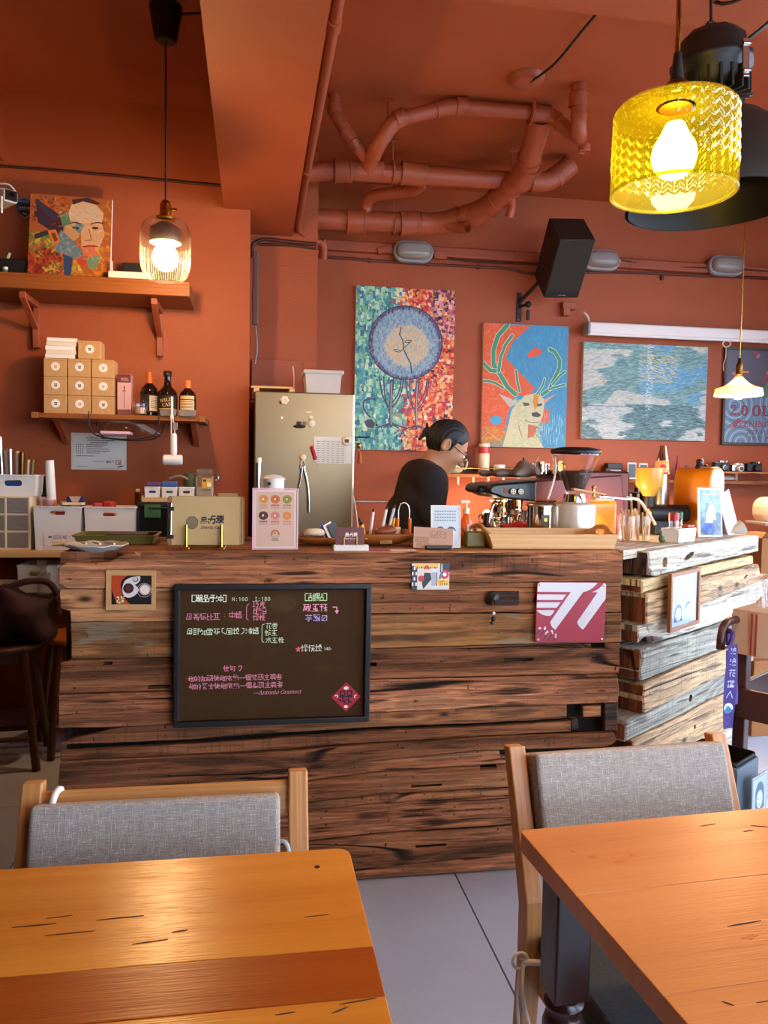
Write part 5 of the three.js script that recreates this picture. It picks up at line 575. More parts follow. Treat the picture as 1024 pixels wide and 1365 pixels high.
{ // stools and the bag at the left
  const stool = (label, p, ry, seatM, w) => { const t = thing('wooden_stool', label, 'stool', p, ry); part(t, 'seat', lathe([[0, -0.025], [w * 0.9, -0.025], [w, -0.012], [w, 0.0], [w * 0.93, 0.01], [0, 0.004]], 40).translate(0, 0.52, 0), seatM); for (const [sx, sz] of [[-1, -1], [1, -1], [-1, 1], [1, 1]]) part(t, 'leg', rod([sx * w * 0.95, 0, sz * w * 0.95], [sx * w * 0.62, 0.5, sz * w * 0.62], 0.017, 14), M.stool); for (const s of [-1, 1]) { part(t, 'stretcher', rod([-w * 0.8, 0.09 + 0.05 * (s > 0), s * w * 0.92], [w * 0.8, 0.09 + 0.05 * (s > 0), s * w * 0.92], 0.011, 10), M.stool); part(t, 'apron', box(w * 1.3, 0.045, 0.02, 0.003), M.stool, [0, 0.475, s * w * 0.6]); } return t; };
  stool('dark brown wooden stool with a dark bag on its seat at the left edge', [-1.08, 0, -3.62], 0.1, M.stool, 0.17);
  stool('stool with a light woven wooden seat half hidden behind the bar end', [-0.8, 0, -3.78], 0.4, M.stoolSeat, 0.15);
  const b = thing('bag', 'dark maroon fabric bag slumped on the brown stool', 'bag', [-1.03, 0.531, -3.6]);
  const f = (x, y, z) => { const sx = x / 0.2, lump = 0.012 * Math.sin(x * 30 + y * 22) + 0.008 * Math.sin(y * 41 - x * 17), yb = y - 0.11; return ell(x, yb, z, [0, 0, 0], [0.2, 0.115 + 0.01 * sx, 0.09]) * 0.8 + Math.max(0, Math.abs(x) - 0.19) + lump; };
  const bg = nets(f, [-0.25, 0.0, -0.14], [0.25, 0.28, 0.14], 0.01), bp = bg.attributes.position; for (let i = 0; i < bp.count; i++) bp.setY(i, Math.max(0.003, bp.getY(i))); part(b, 'body', bg, M.bag); part(b, 'strap', tube([[-0.1, 0.19, 0.05], [-0.02, 0.235, 0.03], [0.08, 0.265, 0.01], [0.15, 0.255, 0], [0.19, 0.19, 0.0], [0.195, 0.12, 0.02]], 0.014, 8), M.bag);
}

// ---------- what stands on the bar, from left to right ----------
const YT = 1.0475;                                          // top of the bar
const logo = (g, x, y, s, c) => {                           // octagon maze and the shop's name
  g.strokeStyle = c; g.lineWidth = s * 0.055; for (let k = 0; k < 4; k++) { const R = s * (0.42 - k * 0.1); g.beginPath(); for (let i = 0; i <= 8; i++) { const a = ((i + 0.5) / 8) * 2 * PI; g[i ? 'lineTo' : 'moveTo'](x + s * 0.45 + R * Math.cos(a), y + s * 0.5 + R * Math.sin(a)); } g.stroke(); } g.clearRect; g.beginPath(); g.moveTo(x + s * 0.45, y + s * 0.5); g.lineTo(x + s * 0.45, y + s * 0.95); g.stroke();
  writeText(g, '黑', x + s * 1.05, y + s * 0.1, s * 0.46, s * 0.055, c); writeText(g, '力場', x + s * 1.58, y + s * 0.06, s * 0.5, s * 0.095, c); g.fillStyle = c; g.font = `bold ${s * 0.26}px sans-serif`; g.fillText('2Nerds_Cafe', x + s * 1.05, y + s * 0.92);
};
{
  const d = thing('dish', 'shallow pale dish with a wavy rim at the left end of the bar', 'dish', [-0.47, 1.034, -2.49]); const g = lathe([[0, 0], [0.04, 0], [0.045, 0.004], [0.092, 0.026], [0.094, 0.03], [0.088, 0.03], [0.042, 0.01], [0, 0.008]], 64), p = g.attributes.position; for (let i = 0; i < p.count; i++) { const a = Math.atan2(p.getZ(i), p.getX(i)), r = Math.hypot(p.getX(i), p.getZ(i)); p.setY(i, p.getY(i) + (r > 0.08 ? 0.0015 * Math.sin(a * 9) : 0)); p.setX(i, p.getX(i) * 1.0); } g.computeVertexNormals(); part(d, 'bowl', g, std({ color: '#b9b6ad', roughness: 0.25 })); part(d, 'handle', tube([[-0.085, 0.026, 0.0], [-0.105, 0.03, 0.01], [-0.125, 0.028, 0.015]], 0.006, 8), std({ color: '#b98a52', roughness: 0.4 }));
  const tong = std({ color: '#e6d2b8', roughness: 0.3 }); for (let i = 0; i < 3; i++) part(d, 'stick', rod([-0.05 + i * 0.035, 0.03, -0.03], [-0.02 + i * 0.04, 0.033, 0.05], 0.003), tong);
  const o = thing('tray', 'long olive yellow tray lying behind the dish on the bar', 'tray', [-0.44, YT, -2.7]); part(o, 'tray', tub(0.25, 0.03, 0.16, null, 0.92, 0.004, 0.006), M.olive); part(o, 'insert', box(0.12, 0.006, 0.1, 0.002), M.black, [0.03, 0.028, 0.0]);
  // menu clipboards on a brass stand
  const st = thing('menu_stand', 'brass two pronged stand holding the menu clipboards', 'stand', [-0.15, YT, -2.487]); for (const x of [-0.054, 0.052]) part(st, 'prong', merge([cyl(0.0055, 0.0045, 0.07, 16).translate(0, 0.006, 0.014), boxB(0.022, 0.02, 0.016, 0.003).translate(0, -0.012, 0.02), rod([0, 0.003, 0.02], [0, 0.003, -0.06], 0.005)]), M.brass, [x, 0, 0]); part(st, 'bar', box(0.13, 0.008, 0.01, 0.002), M.brass, [0, 0.006, -0.01]); part(st, 'back_prong', merge([rod([-0.054, 0, -0.06], [-0.054, 0.08, -0.075], 0.004), rod([0.052, 0, -0.06], [0.052, 0.08, -0.075], 0.004)]), M.brass);
  const faceT = std({ map: canvasTex(900, 620, (g) => { g.fillStyle = '#bda06c'; g.fillRect(0, 0, 900, 620); const r = rng(4); for (let i = 0; i < 900; i++) { g.fillStyle = `rgba(${120 + r() * 60},${90 + r() * 50},50,0.10)`; g.fillRect(r() * 900, r() * 620, 30 + r() * 60, 1 + r() * 2); } logo(g, 180, 240, 190, '#1d1b26'); g.fillStyle = '#4a3a2a'; g.font = '18px sans-serif'; g.fillText('·  ˙  ·   ˙  ·', 420, 236); }), roughness: 0.6 });
  const labels = ['front menu clipboard with the shop logo and two black clips on the brass stand', 'second menu clipboard just behind the logo one', 'rearmost menu clipboard sticking out at the right of the stack'];
  for (let i = 2; i >= 0; i--) { const c = thing('clipboard', labels[i], 'menu', [-0.152 + i * 0.006, YT + 0.011, -2.489 - i * 0.006], 0, 'menu clipboards'); c.rotation.x = -0.12; part(c, 'board', extr(rrShape(0.222, 0.152, 0.008, 0, 0.076), 0.003, 0.0008), std({ color: '#8a6d42', roughness: 0.55 })); part(c, 'sheet', i ? printGeo(0.2, 0.148, 0.001) : printGeo(0.206, 0.15, 0.001), i ? std({ color: '#b89a64', roughness: 0.7 }) : faceT, [0.006, 0.076, 0.0036]); if (!i) { part(c, 'spine', box(0.012, 0.11, 0.005, 0.002), M.steel, [-0.103, 0.076, 0.005]); for (const y of [0.026, 0.112]) part(c, 'clip', box(0.02, 0.012, 0.008, 0.002), M.black, [-0.1, y, 0.007]); } else if (i === 2) part(c, 'tab', box(0.06, 0.012, 0.002, 0.0005), std({ color: '#a98c58' }), [0.06, 0.156, 0.001]); }
}
{ // doughnut poster in an acrylic stand
  const tx = std({ map: canvasTex(560, 800, (g, w, h) => { g.fillStyle = '#e2c4ba'; g.fillRect(0, 0, w, h); g.fillStyle = '#d3ad98'; g.fillRect(30, 30, w - 60, h - 60); const D = [['#d08a35', '#b9772b', '#c79140'], ['#c96a1c', '#8a3d12', '#b8321f'], ['#8f8428', '#5a4f16', '#8b7b3a'], ['#4a1a12', '#6e3428', '#7c2320'], ['#cd7d6a', '#b5584c', '#c2413a'], ['#d4822a', '#c9701e', '#cf7a26']];
    D.forEach(([c, e, t], i) => { const x = 125 + (i % 3) * 155, y = 130 + Math.floor(i / 3) * 222; g.fillStyle = c; g.beginPath(); if (i === 5) { for (let k = 0; k < 8; k++) g.arc(x + 26 * Math.cos((k * PI) / 4), y + 26 * Math.sin((k * PI) / 4), 32, 0, 7); } else g.ellipse(x, y, 62, 58, 0, 0, 7); g.fill(); g.strokeStyle = e; g.lineWidth = 5; g.beginPath(); g.arc(x, y, 26, 0, 7); g.stroke(); g.fillStyle = i === 5 ? '#e09a4a' : '#e6d2c6'; g.beginPath(); g.ellipse(x - 4, y - 2, 12, 17, 0.3, 0, 7); g.fill(); g.fillStyle = t; for (let k = 0; k < 6; k++) g.fillRect(x - 54 + k * 18, y + 70, 14, 22); g.fillStyle = '#8a6a5a'; for (let k = 0; k < 10; k++) { g.fillRect(x - 60 + k * 12, y + 104, 8, 7); g.fillRect(x - 56 + k * 11, y + 118, 7, 6); } });
    g.fillStyle = '#6a5a52'; g.fillText('', 0, 0); g.lineWidth = 12; [['#b8442a', 52], ['#cf7428', 38], ['#d89a3a', 24]].forEach(([c, R]) => { g.strokeStyle = c; g.beginPath(); g.arc(280, 600, R, PI * 0.9, PI * 2.1); g.stroke(); }); g.fillStyle = '#8a4a2a'; g.beginPath(); g.arc(280, 594, 10, 0, 7); g.fill(); g.strokeStyle = '#6f8794'; g.beginPath(); g.moveTo(222, 632); g.lineTo(250, 580); g.stroke(); g.fillStyle = '#4a3a32'; g.fillRect(226, 628, 110, 6); for (let r = 0; r < 2; r++) for (let k = 0; k < 5; k++) { g.strokeStyle = '#5a4a42'; g.lineWidth = 4; g.strokeRect(236 + k * 18, 652 + r * 26, 10, 16); } g.font = '20px sans-serif'; g.fillText('·˙=', 350, 62); }), roughness: 0.4 });
  const t = thing('poster_stand', 'acrylic stand with a pink poster of six doughnuts on the bar', 'sign', [0.066, YT - 0.003, -2.47]); t.rotation.set(-0.06, 0.02, 0); part(t, 'poster', printGeo(0.132, 0.184, 0.001), tx, [0, 0.097, 0]); part(t, 'sleeve', box(0.14, 0.192, 0.003, 0.001), M.glass, [0, 0.097, 0]); part(t, 'edge', frameGeo(0.142, 0.194, 0.004, 0.004, 0.001), M.pink, [0, 0.097, -0.002]); part(t, 'foot', box(0.12, 0.004, 0.05, 0.001), M.frostBin, [0, 0.003, -0.028]);
}
{ // small things around the bowl
  const tray = std({ color: '#9a724a', roughness: 0.45 });
  const w = thing('wooden_bowl', 'long boat shaped wooden bowl filled with pens and trinkets', 'bowl', [0.42, YT, -2.6]); const bowl = (L, W, H) => { const g = nets((x, y, z) => { const o = ell(x, y, z, [0, H, 0], [L, H, W]), i = ell(x, y, z, [0, H + 0.008, 0], [L * 0.93, H * 0.95, W * 0.86]); return Math.max(o, -i, y - H); }, [-L - 0.01, -0.005, -W - 0.01], [L + 0.01, H + 0.008, W + 0.01], 0.004); return uvm(g, 'x'); }; part(w, 'bowl', bowl(0.12, 0.06, 0.042), M.paleDark); part(w, 'inscription', printGeo(0.04, 0.012, 0.0005), std({ map: canvasTex(160, 48, (g) => { g.fillStyle = '#a8804f'; g.fillRect(0, 0, 160, 48); g.fillStyle = '#3a2414'; g.font = 'bold 32px serif'; g.fillText('Alishan', 14, 36); }) }), [0.01, 0.016, 0.0535], [-0.5, 0, 0]);
  const w2 = thing('wooden_bowl', 'flat wooden dish left of the red card holder on the bar', 'bowl', [0.22, YT, -2.6]); part(w2, 'bowl', bowl(0.09, 0.06, 0.03), M.paleDark);
  single('napkin_roll', 'pale folded napkin in the flat wooden dish', 'napkin', new THREE.TorusGeometry(0.026, 0.012, 10, 28).rotateX(PI / 2.3), M.cream, [0.195, YT + 0.041, -2.6]);
  for (let i = 0; i < 3; i++) { const c = single('card', ['dark striped card leaning in the flat dish, nearest the napkin', 'middle striped card leaning in the flat dish', 'right hand striped card leaning in the flat dish'][i], 'card', box(0.035, 0.05, 0.002, 0.0005), [M.navy, M.paper, M.black][i], [0.235 + i * 0.014, YT + 0.05, -2.6]); c.rotation.set(-0.2, 0.5, 0.5); }
  const pen = (x, z, h, lean, m, label, r = 0.005) => { const t = thing('pen', label, 'pen', [x, YT + 0.012, z]); t.rotation.z = lean; part(t, 'barrel', cyl(r, r, h, 12), m); part(t, 'tip', cyl(r, r * 0.4, 0.012, 12).translate(0, h, 0), M.black); };
  pen(0.385, -2.62, 0.1, -0.12, M.white, 'white pen with black tip left of the tall holder'); pen(0.375, -2.6, 0.075, 0.35, M.green, 'green pen leaning left in the wooden bowl'); pen(0.42, -2.62, 0.11, -0.2, M.white, 'white marker leaning right behind the sweet bun'); pen(0.44, -2.62, 0.115, -0.25, std({ color: '#c9d0d8', roughness: 0.3 }), 'pale blue pen leaning right next to the marker'); pen(0.46, -2.62, 0.08, -0.1, M.yellow, 'yellow pen right of the pale blue one', 0.006); pen(0.365, -2.58, 0.06, 0.2, M.yellow, 'short yellow highlighter left in the bowl', 0.007);
  single('bun', 'brown glazed bread shaped trinket in the wooden bowl', 'trinket', nets((x, y, z) => smin(ell(x, y, z, [0, 0, 0], [0.034, 0.016, 0.02]), ell(x, y, z, [0.02, 0.005, 0], [0.02, 0.016, 0.018]), 0.01), [-0.05, -0.03, -0.04], [0.06, 0.04, 0.04], 0.004), std({ color: '#8a4a2c', roughness: 0.35 }), [0.43, YT + 0.048, -2.585]); single('eraser', 'white rubber block at the right in the wooden bowl', 'eraser', box(0.025, 0.025, 0.02, 0.004), M.cream, [0.475, YT + 0.05, -2.6]); single('cork', 'brown cork piece at the right end of the wooden bowl', 'cork', cyl(0.012, 0.014, 0.022, 16), M.paleDark, [0.5, YT + 0.034, -2.58]);
  const tg = thing('tongs', 'metal tongs with orange handles standing in the wooden bowl', 'tongs', [0.502, YT + 0.02, -2.62]); part(tg, 'bow', tube([[-0.019, 0.06, 0], [-0.018, 0.1, 0], [-0.011, 0.118, 0], [0, 0.123, 0], [0.011, 0.118, 0], [0.018, 0.1, 0], [0.019, 0.06, 0]], 0.0026, 8), M.steel); for (const s of [-1, 1]) part(tg, 'handle', cyl(0.005, 0.006, 0.07, 14), std({ color: '#e07a12', roughness: 0.35 }), [s * 0.021, 0, 0]);
  const ch = thing('card_holder', 'white marble card holder with brass prongs and a dark red name card', 'card holder', [0.3, YT - 0.002, -2.44]); part(ch, 'base', boxB(0.11, 0.02, 0.03, 0.002), std({ color: '#d9d4cc', roughness: 0.3 })); for (const x of [-0.022, 0.018]) part(ch, 'prong', rod([x, 0.018, 0.006], [x, 0.045, 0.006], 0.002), M.brass); part(ch, 'rail', rod([-0.045, 0.038, -0.004], [0.055, 0.038, -0.004], 0.0015), M.brass); part(ch, 'card', printGeo(0.09, 0.054, 0.003), std({ map: canvasTex(360, 216, (g) => { g.fillStyle = '#5e1a14'; g.fillRect(0, 0, 360, 216); writeText(g, '黑力場', 122, 66, 46, 7, '#efe0d6'); g.fillStyle = '#e6cfc4'; g.font = 'bold 24px sans-serif'; g.fillText('2Nerds_Cafe', 120, 146); g.fillStyle = '#a03028'; g.fillRect(160, 170, 24, 14); }), roughness: 0.45 }), [-0.003, 0.046, 0.0], [-0.08, 0, 0]);
  single('flyer', 'bright magenta flyer lying flat on the bar front', 'flyer', box(0.055, 0.001, 0.03, 0.0004), std({ color: '#b0246a', roughness: 0.5 }), [0.385, YT + 0.001, -2.43]); single('flyer', 'pale pink flyer lying flat beside the magenta one', 'flyer', box(0.08, 0.0015, 0.04, 0.0004), std({ color: '#e2c6bc', roughness: 0.6 }), [0.465, YT + 0.0012, -2.435]);
  const cd = thing('postcard_stand', 'brown card tilted in a slim dark metal holder on the bar', 'card', [0.572, YT, -2.465]); cd.rotation.x = -0.2; part(cd, 'card', printGeo(0.13, 0.068, 0.0015), std({ map: canvasTex(520, 272, (g) => { g.fillStyle = '#b48a72'; g.fillRect(0, 0, 520, 272); g.strokeStyle = '#6a4434'; g.lineWidth = 3; g.strokeRect(24, 130, 170, 60); g.fillStyle = '#7d5644'; const r = rng(8); for (let y = 0; y < 4; y++) for (let x = 0; x < 9; x++) g.fillRect(30 + x * 18, 136 + y * 14, 12, 8); for (let c = 0; c < 10; c++) for (let k = 0; k < 8; k++) g.fillRect(220 + c * 22, 40 + k * 12, 12, r() > 0.2 ? 7 : 0); for (let k = 0; k < 6; k++) g.fillRect(40, 205 + k * 9, 120 + r() * 60, 4); }), roughness: 0.7 }), [0, 0.036, 0], [0, 0, -0.06]); part(cd, 'holder', box(0.085, 0.012, 0.02, 0.002), M.darkMetal, [0.015, 0.006, 0.006]);
  const fs = thing('sign_holder', 'white framed paper sign with two cartoon faces behind the brown card', 'sign', [0.625, YT, -2.52]); fs.rotation.x = -0.1; const facesT = (bg, ink) => (g, w, h) => { g.fillStyle = bg; g.fillRect(0, 0, w, h); g.fillStyle = ink; g.strokeStyle = ink; for (const [x, y, f] of [[w * 0.3, h * 0.62, 0], [w * 0.7, h * 0.62, 1]]) { const R = w * 0.17; g.beginPath(); g.arc(x, y, R, PI, 0); if (!f) { g.lineTo(x + R, y + R * 0.7); g.lineTo(x - R, y + R * 0.7); } g.fill(); g.fillStyle = '#f3e6e0'; g.beginPath(); g.ellipse(x, y + R * 0.15, R * 0.78, R * 0.68, 0, 0, 7); g.fill(); g.fillStyle = ink; g.fillRect(x - R * 0.45, y, R * 0.22, R * 0.08); g.fillRect(x + R * 0.2, y, R * 0.22, R * 0.08); g.lineWidth = 3; g.beginPath(); g.arc(x, y + R * 0.3, R * 0.2, 0.2, PI - 0.2); g.stroke(); } };
  part(fs, 'sheet', printGeo(0.092, 0.132, 0.001), std({ map: canvasTex(368, 528, (g, w, h) => { facesT('#c6cfd4', '#4f6076')(g, w, h); g.fillStyle = '#6f7f90'; const r = rng(2); for (let y = 0; y < 4; y++) for (let x = 0; x < 9; x++) g.fillRect(34 + x * 33 + r() * 4, 56 + y * 40, 22, 15); for (let k = 0; k < 60; k++) { g.strokeStyle = 'rgba(150,165,178,.5)'; g.strokeRect(r() * w, h * 0.75 + r() * h * 0.25, 18, 12); } }), roughness: 0.7 }), [0, 0.07, 0.002]); part(fs, 'frame', frameGeo(0.1, 0.14, 0.004, 0.005, 0.001), M.white, [0, 0.07, -0.001]); part(fs, 'foot', box(0.09, 0.003, 0.04, 0.001), M.white, [0, 0.002, -0.02]);
  single('box', 'tiny white and orange medicine box behind the brown card', 'box', boxB(0.03, 0.035, 0.025, 0.002), std({ color: '#e3b08a', roughness: 0.5 }), [0.56, YT + 0.0, -2.58]); single('box', 'small white box on the medicine box behind the brown card', 'box', boxB(0.02, 0.022, 0.02, 0.002), M.white, [0.556, YT + 0.036, -2.58]);
  const sp = thing('soap_bottle', 'clear amber pump bottle behind the sign with two faces', 'bottle', [0.72, YT, -2.62]); part(sp, 'body', lathe([[0, 0], [0.024, 0], [0.026, 0.006], [0.027, 0.07], [0.012, 0.095], [0.01, 0.11], [0, 0.11]], 24), phys({ color: '#e8a860', transmission: 0.8, roughness: 0.08, thickness: 0 })); part(sp, 'pump', merge([cyl(0.011, 0.011, 0.018, 16).translate(0, 0.108, 0), cyl(0.004, 0.004, 0.02, 10).translate(0, 0.125, 0), box(0.035, 0.01, 0.014, 0.003).translate(-0.006, 0.148, 0)]), M.cream); single('sponge', 'olive green sponge block behind the sign with two faces', 'sponge', boxB(0.07, 0.05, 0.05, 0.006), M.olive, [0.735, YT, -2.56]);
  // bamboo tray
  const bt = thing('bamboo_tray', 'bamboo serving tray with cut out handles on the right of the bar', 'tray', [0.985, YT + 0.001, -2.6], -0.03); part(bt, 'base', uvm(boxB(0.4, 0.008, 0.25, 0.002), 'x'), M.pale); for (const s of [-1, 1]) { const l = polyShape([[-0.21, 0.012], [-0.225, 0.05], [0.225, 0.05], [0.21, 0.012], [0.208, 0], [-0.208, 0]]); part(bt, 'side', uvm(extr(l, 0.009, 0.0015), 'x', s), M.pale, [0, 0, s * 0.125 - 0.0045], [s * 0.12, 0, 0]); const e = new THREE.Shape(); e.moveTo(-0.125, 0); e.lineTo(-0.13, 0.05); e.quadraticCurveTo(-0.08, 0.055, -0.06, 0.068); e.quadraticCurveTo(0, 0.086, 0.06, 0.068); e.quadraticCurveTo(0.08, 0.055, 0.13, 0.05); e.lineTo(0.125, 0); e.holes.push(rrHole(0.07, 0.022, 0.0105, 0, 0.05)); part(bt, 'end', uvm(extr(e, 0.009, 0.0015).rotateY(PI / 2), 'z', s), M.pale, [s * 0.205 - 0.004, 0, 0], [0, 0, -s * 0.25]); }
}
{ // on the face of the bar
  const z = ZK + 0.016;
  const cb = thing('menu_board', 'dark framed menu board with chalk marker writing hung on the plank front', 'menu board', [0.063, 0.739, z - 0.006]); cb.rotation.set(-0.012, 0, -0.004); const W = 0.588, H = 0.428;
  part(cb, 'frame', frameGeo(W, H, 0.017, 0.024, 0.003), std({ color: '#141315', roughness: 0.4 }));
  part(cb, 'surface', printGeo(W - 0.03, H - 0.03, 0.004), phys({ map: canvasTex(1536, 1100, (g, w, h) => {
    g.fillStyle = '#402a17'; g.fillRect(0, 0, w, h); const r = rng(21); for (let i = 0; i < 160; i++) { g.fillStyle = `rgba(${90 + r() * 40},${60 + r() * 30},${36 + r() * 20},0.025)`; g.beginPath(); g.ellipse(r() * w, r() * h, 40 + r() * 160, 20 + r() * 70, r(), 0, 7); g.fill(); } g.fillStyle = 'rgba(150,120,90,0.10)'; g.beginPath(); g.ellipse(840, 130, 110, 70, 0, 0, 7); g.fill();
    const P = '#e88fa6', G = '#cfe6bd', Wt = '#efeadb', V = '#c2a9dc'; let x;
    writeText(g, '【單品手沖】', 70, 55, 56, 6.5, '#e6f0d4', 0.04, r, 1.0); g.fillStyle = G; g.font = '44px monospace'; g.fillText('H:160  I:180', 418, 104);
    writeText(g, '①哥倫比亞', 56, 208, 52, 5, P, 0.08, r, 1.03); writeText(g, '：中焙', 340, 195, 52, 5, P, 0.06, r, 1.05); g.strokeStyle = P; g.lineWidth = 5; g.beginPath(); g.moveTo(560, 130); g.quadraticCurveTo(536, 130, 540, 190); g.lineTo(540, 230); g.quadraticCurveTo(536, 262, 556, 262); g.stroke(); writeText(g, '巧克', 588, 108, 50, 5, P, 0.08, r); writeText(g, '奶酒', 598, 166, 48, 5, P, 0.08, r); writeText(g, '核桃'.replace('核', '檸'), 590, 220, 50, 5, P, 0.08, r);
    writeText(g, '②耶加雪菲（風塔）淺焙', 60, 332, 51, 5, '#d9ecc6', 0.08, r, 1.04); g.strokeStyle = G; g.beginPath(); g.moveTo(686, 300); g.quadraticCurveTo(664, 300, 668, 340); g.lineTo(668, 420); g.quadraticCurveTo(664, 450, 684, 452); g.stroke(); writeText(g, '花香', 700, 292, 46, 4.5, G, 0.08, r); writeText(g, '蜂蜜', 694, 350, 48, 4.5, G, 0.08, r); writeText(g, '水蜜桃', 700, 412, 46, 4.5, G, 0.08, r);
    writeText(g, '【甜點】', 990, 46, 62, 6.5, '#b9e2a4', 0.04, r, 1.0); writeText(g, '磅蛋糕', 1010, 138, 60, 6.5, '#f0a0b2', 0.05, r, 1.14); g.strokeStyle = g.fillStyle = '#f0a0b2'; g.lineWidth = 8; g.beginPath(); g.moveTo(1258, 162); g.lineTo(1290, 162); g.lineTo(1290, 196); g.stroke(); g.beginPath(); g.moveTo(1272, 190); g.lineTo(1308, 190); g.lineTo(1290, 222); g.fill(); writeText(g, '芋頭', 1026, 226, 56, 5, V, 0.05, r, 1.16); g.strokeStyle = V; g.lineWidth = 5; g.strokeRect(1166, 234, 40, 42); g.beginPath(); g.moveTo(1166, 276); g.lineTo(1206, 234); g.stroke();
    g.fillStyle = '#e06a6a'; writeText(g, '★', 950, 496, 40, 6, '#e2706c', 0, r); writeText(g, '檸檬塔', 992, 482, 56, 5, Wt, 0.05, r, 1.08); g.fillStyle = Wt; g.font = '34px sans-serif'; g.fillText('140-', 1184, 528);
    writeText(g, '佳句：', 356, 644, 46, 5, P, 0.05, r); g.lineWidth = 6; g.strokeStyle = P; g.beginPath(); g.moveTo(480, 652); g.quadraticCurveTo(516, 640, 500, 672); g.lineTo(488, 690); g.stroke();
    writeText(g, '我的知識使我成為一個悲觀主義者', 74, 724, 47, 4.6, P, 0.1, r, 1.09); writeText(g, '我的意志使我成為一個樂觀主義者', 80, 790, 47, 4.6, P, 0.1, r, 1.09); g.fillStyle = P; g.font = 'italic 44px serif'; g.fillText('—Antonio Gramsci', 600, 892);
  }), roughness: 0.85, specularIntensity: 0.3 }), [0, 0, 0.006]);
  const dm = part(cb, 'fortune_paper', extr(polyShape([[0, -0.046], [0.046, 0], [0, 0.046], [-0.046, 0]]), 0.001), std({ color: '#a8172c', roughness: 0.6 }), [0.222, -0.138, 0.0085]);
  { const fg = new THREE.ShapeGeometry(polyShape([[0, -0.044], [0.044, 0], [0, 0.044], [-0.044, 0]])), p = fg.attributes.position; for (let i = 0; i < p.count; i++) fg.attributes.uv.setXY(i, p.getX(i) / 0.088 + 0.5, p.getY(i) / 0.088 + 0.5); part(dm, 'print', fg, std({ map: canvasTex(256, 256, (g) => { g.fillStyle = '#a8172c'; g.fillRect(0, 0, 256, 256); writeText(g, '槑', 66, 76, 118, 13, '#17101a'); g.fillStyle = '#efe6e0'; g.beginPath(); g.ellipse(128, 48, 22, 15, 0, 0, 7); g.fill(); g.beginPath(); g.ellipse(128, 216, 18, 13, 0, 0, 7); g.fill(); g.strokeStyle = '#efe6e0'; g.lineWidth = 9; g.beginPath(); g.arc(40, 122, 12, 3.6, 7); g.stroke(); g.beginPath(); g.arc(216, 126, 12, 2, 5.2); g.stroke(); }), roughness: 0.6 }), [0, 0, 0.0016]); }
  // photo of coffee tray, postcard, T1 plate, bell
  const ph = thing('photo_card', 'kraft mounted photo of a coffee tray on the bar front at left', 'photo', [-0.354, 0.936, z - 0.001]); ph.rotation.z = -0.01; part(ph, 'mount', box(0.142, 0.117, 0.003, 0.001), M.kraft); part(ph, 'photo', printGeo(0.113, 0.085, 0.0006), std({ map: canvasTex(452, 340, (g, w, h) => { g.fillStyle = '#15110f'; g.fillRect(0, 0, w, h); g.fillStyle = '#b5451d'; g.beginPath(); g.moveTo(0, 0); g.lineTo(180, 0); g.quadraticCurveTo(80, 60, 110, 150); g.lineTo(130, 250); g.lineTo(210, 340); g.lineTo(60, 340); g.lineTo(0, 160); g.fill(); g.fillStyle = '#ddd4d2'; g.beginPath(); g.moveTo(150, 60); g.quadraticCurveTo(230, 0, 320, 8); g.quadraticCurveTo(340, 70, 260, 110); g.quadraticCurveTo(340, 160, 280, 220); g.quadraticCurveTo(200, 290, 140, 240); g.quadraticCurveTo(100, 150, 150, 60); g.fill(); g.fillStyle = '#8a6a6a'; g.beginPath(); g.arc(268, 44, 34, 0, 7); g.fill(); g.fillStyle = '#d3c6c2'; g.beginPath(); g.arc(264, 38, 24, 0, 7); g.fill(); g.fillStyle = '#3a1c18'; g.beginPath(); g.arc(190, 150, 60, 0, 7); g.fill(); g.fillStyle = '#5a2f28'; g.beginPath(); g.arc(190, 150, 32, 0, 7); g.fill(); g.strokeStyle = '#bdb6b2'; g.lineWidth = 5; g.beginPath(); g.arc(370, 172, 82, 0, 7); g.stroke(); g.fillStyle = '#e9dccb'; g.beginPath(); g.arc(376, 166, 64, 0, 7); g.fill(); g.strokeStyle = '#c58a5a'; g.lineWidth = 8; g.beginPath(); g.arc(376, 166, 56, 0, 7); g.stroke(); const r = rng(5); for (let i = 0; i < 40; i++) { g.fillStyle = ['#d9cf9a', '#8a8f4a', '#efe9d0'][i % 3]; g.beginPath(); g.arc(60 + r() * 80, 250 + r() * 80, 7, 0, 7); g.fill(); } }), roughness: 0.4 }), [0.002, 0.001, 0.002]);
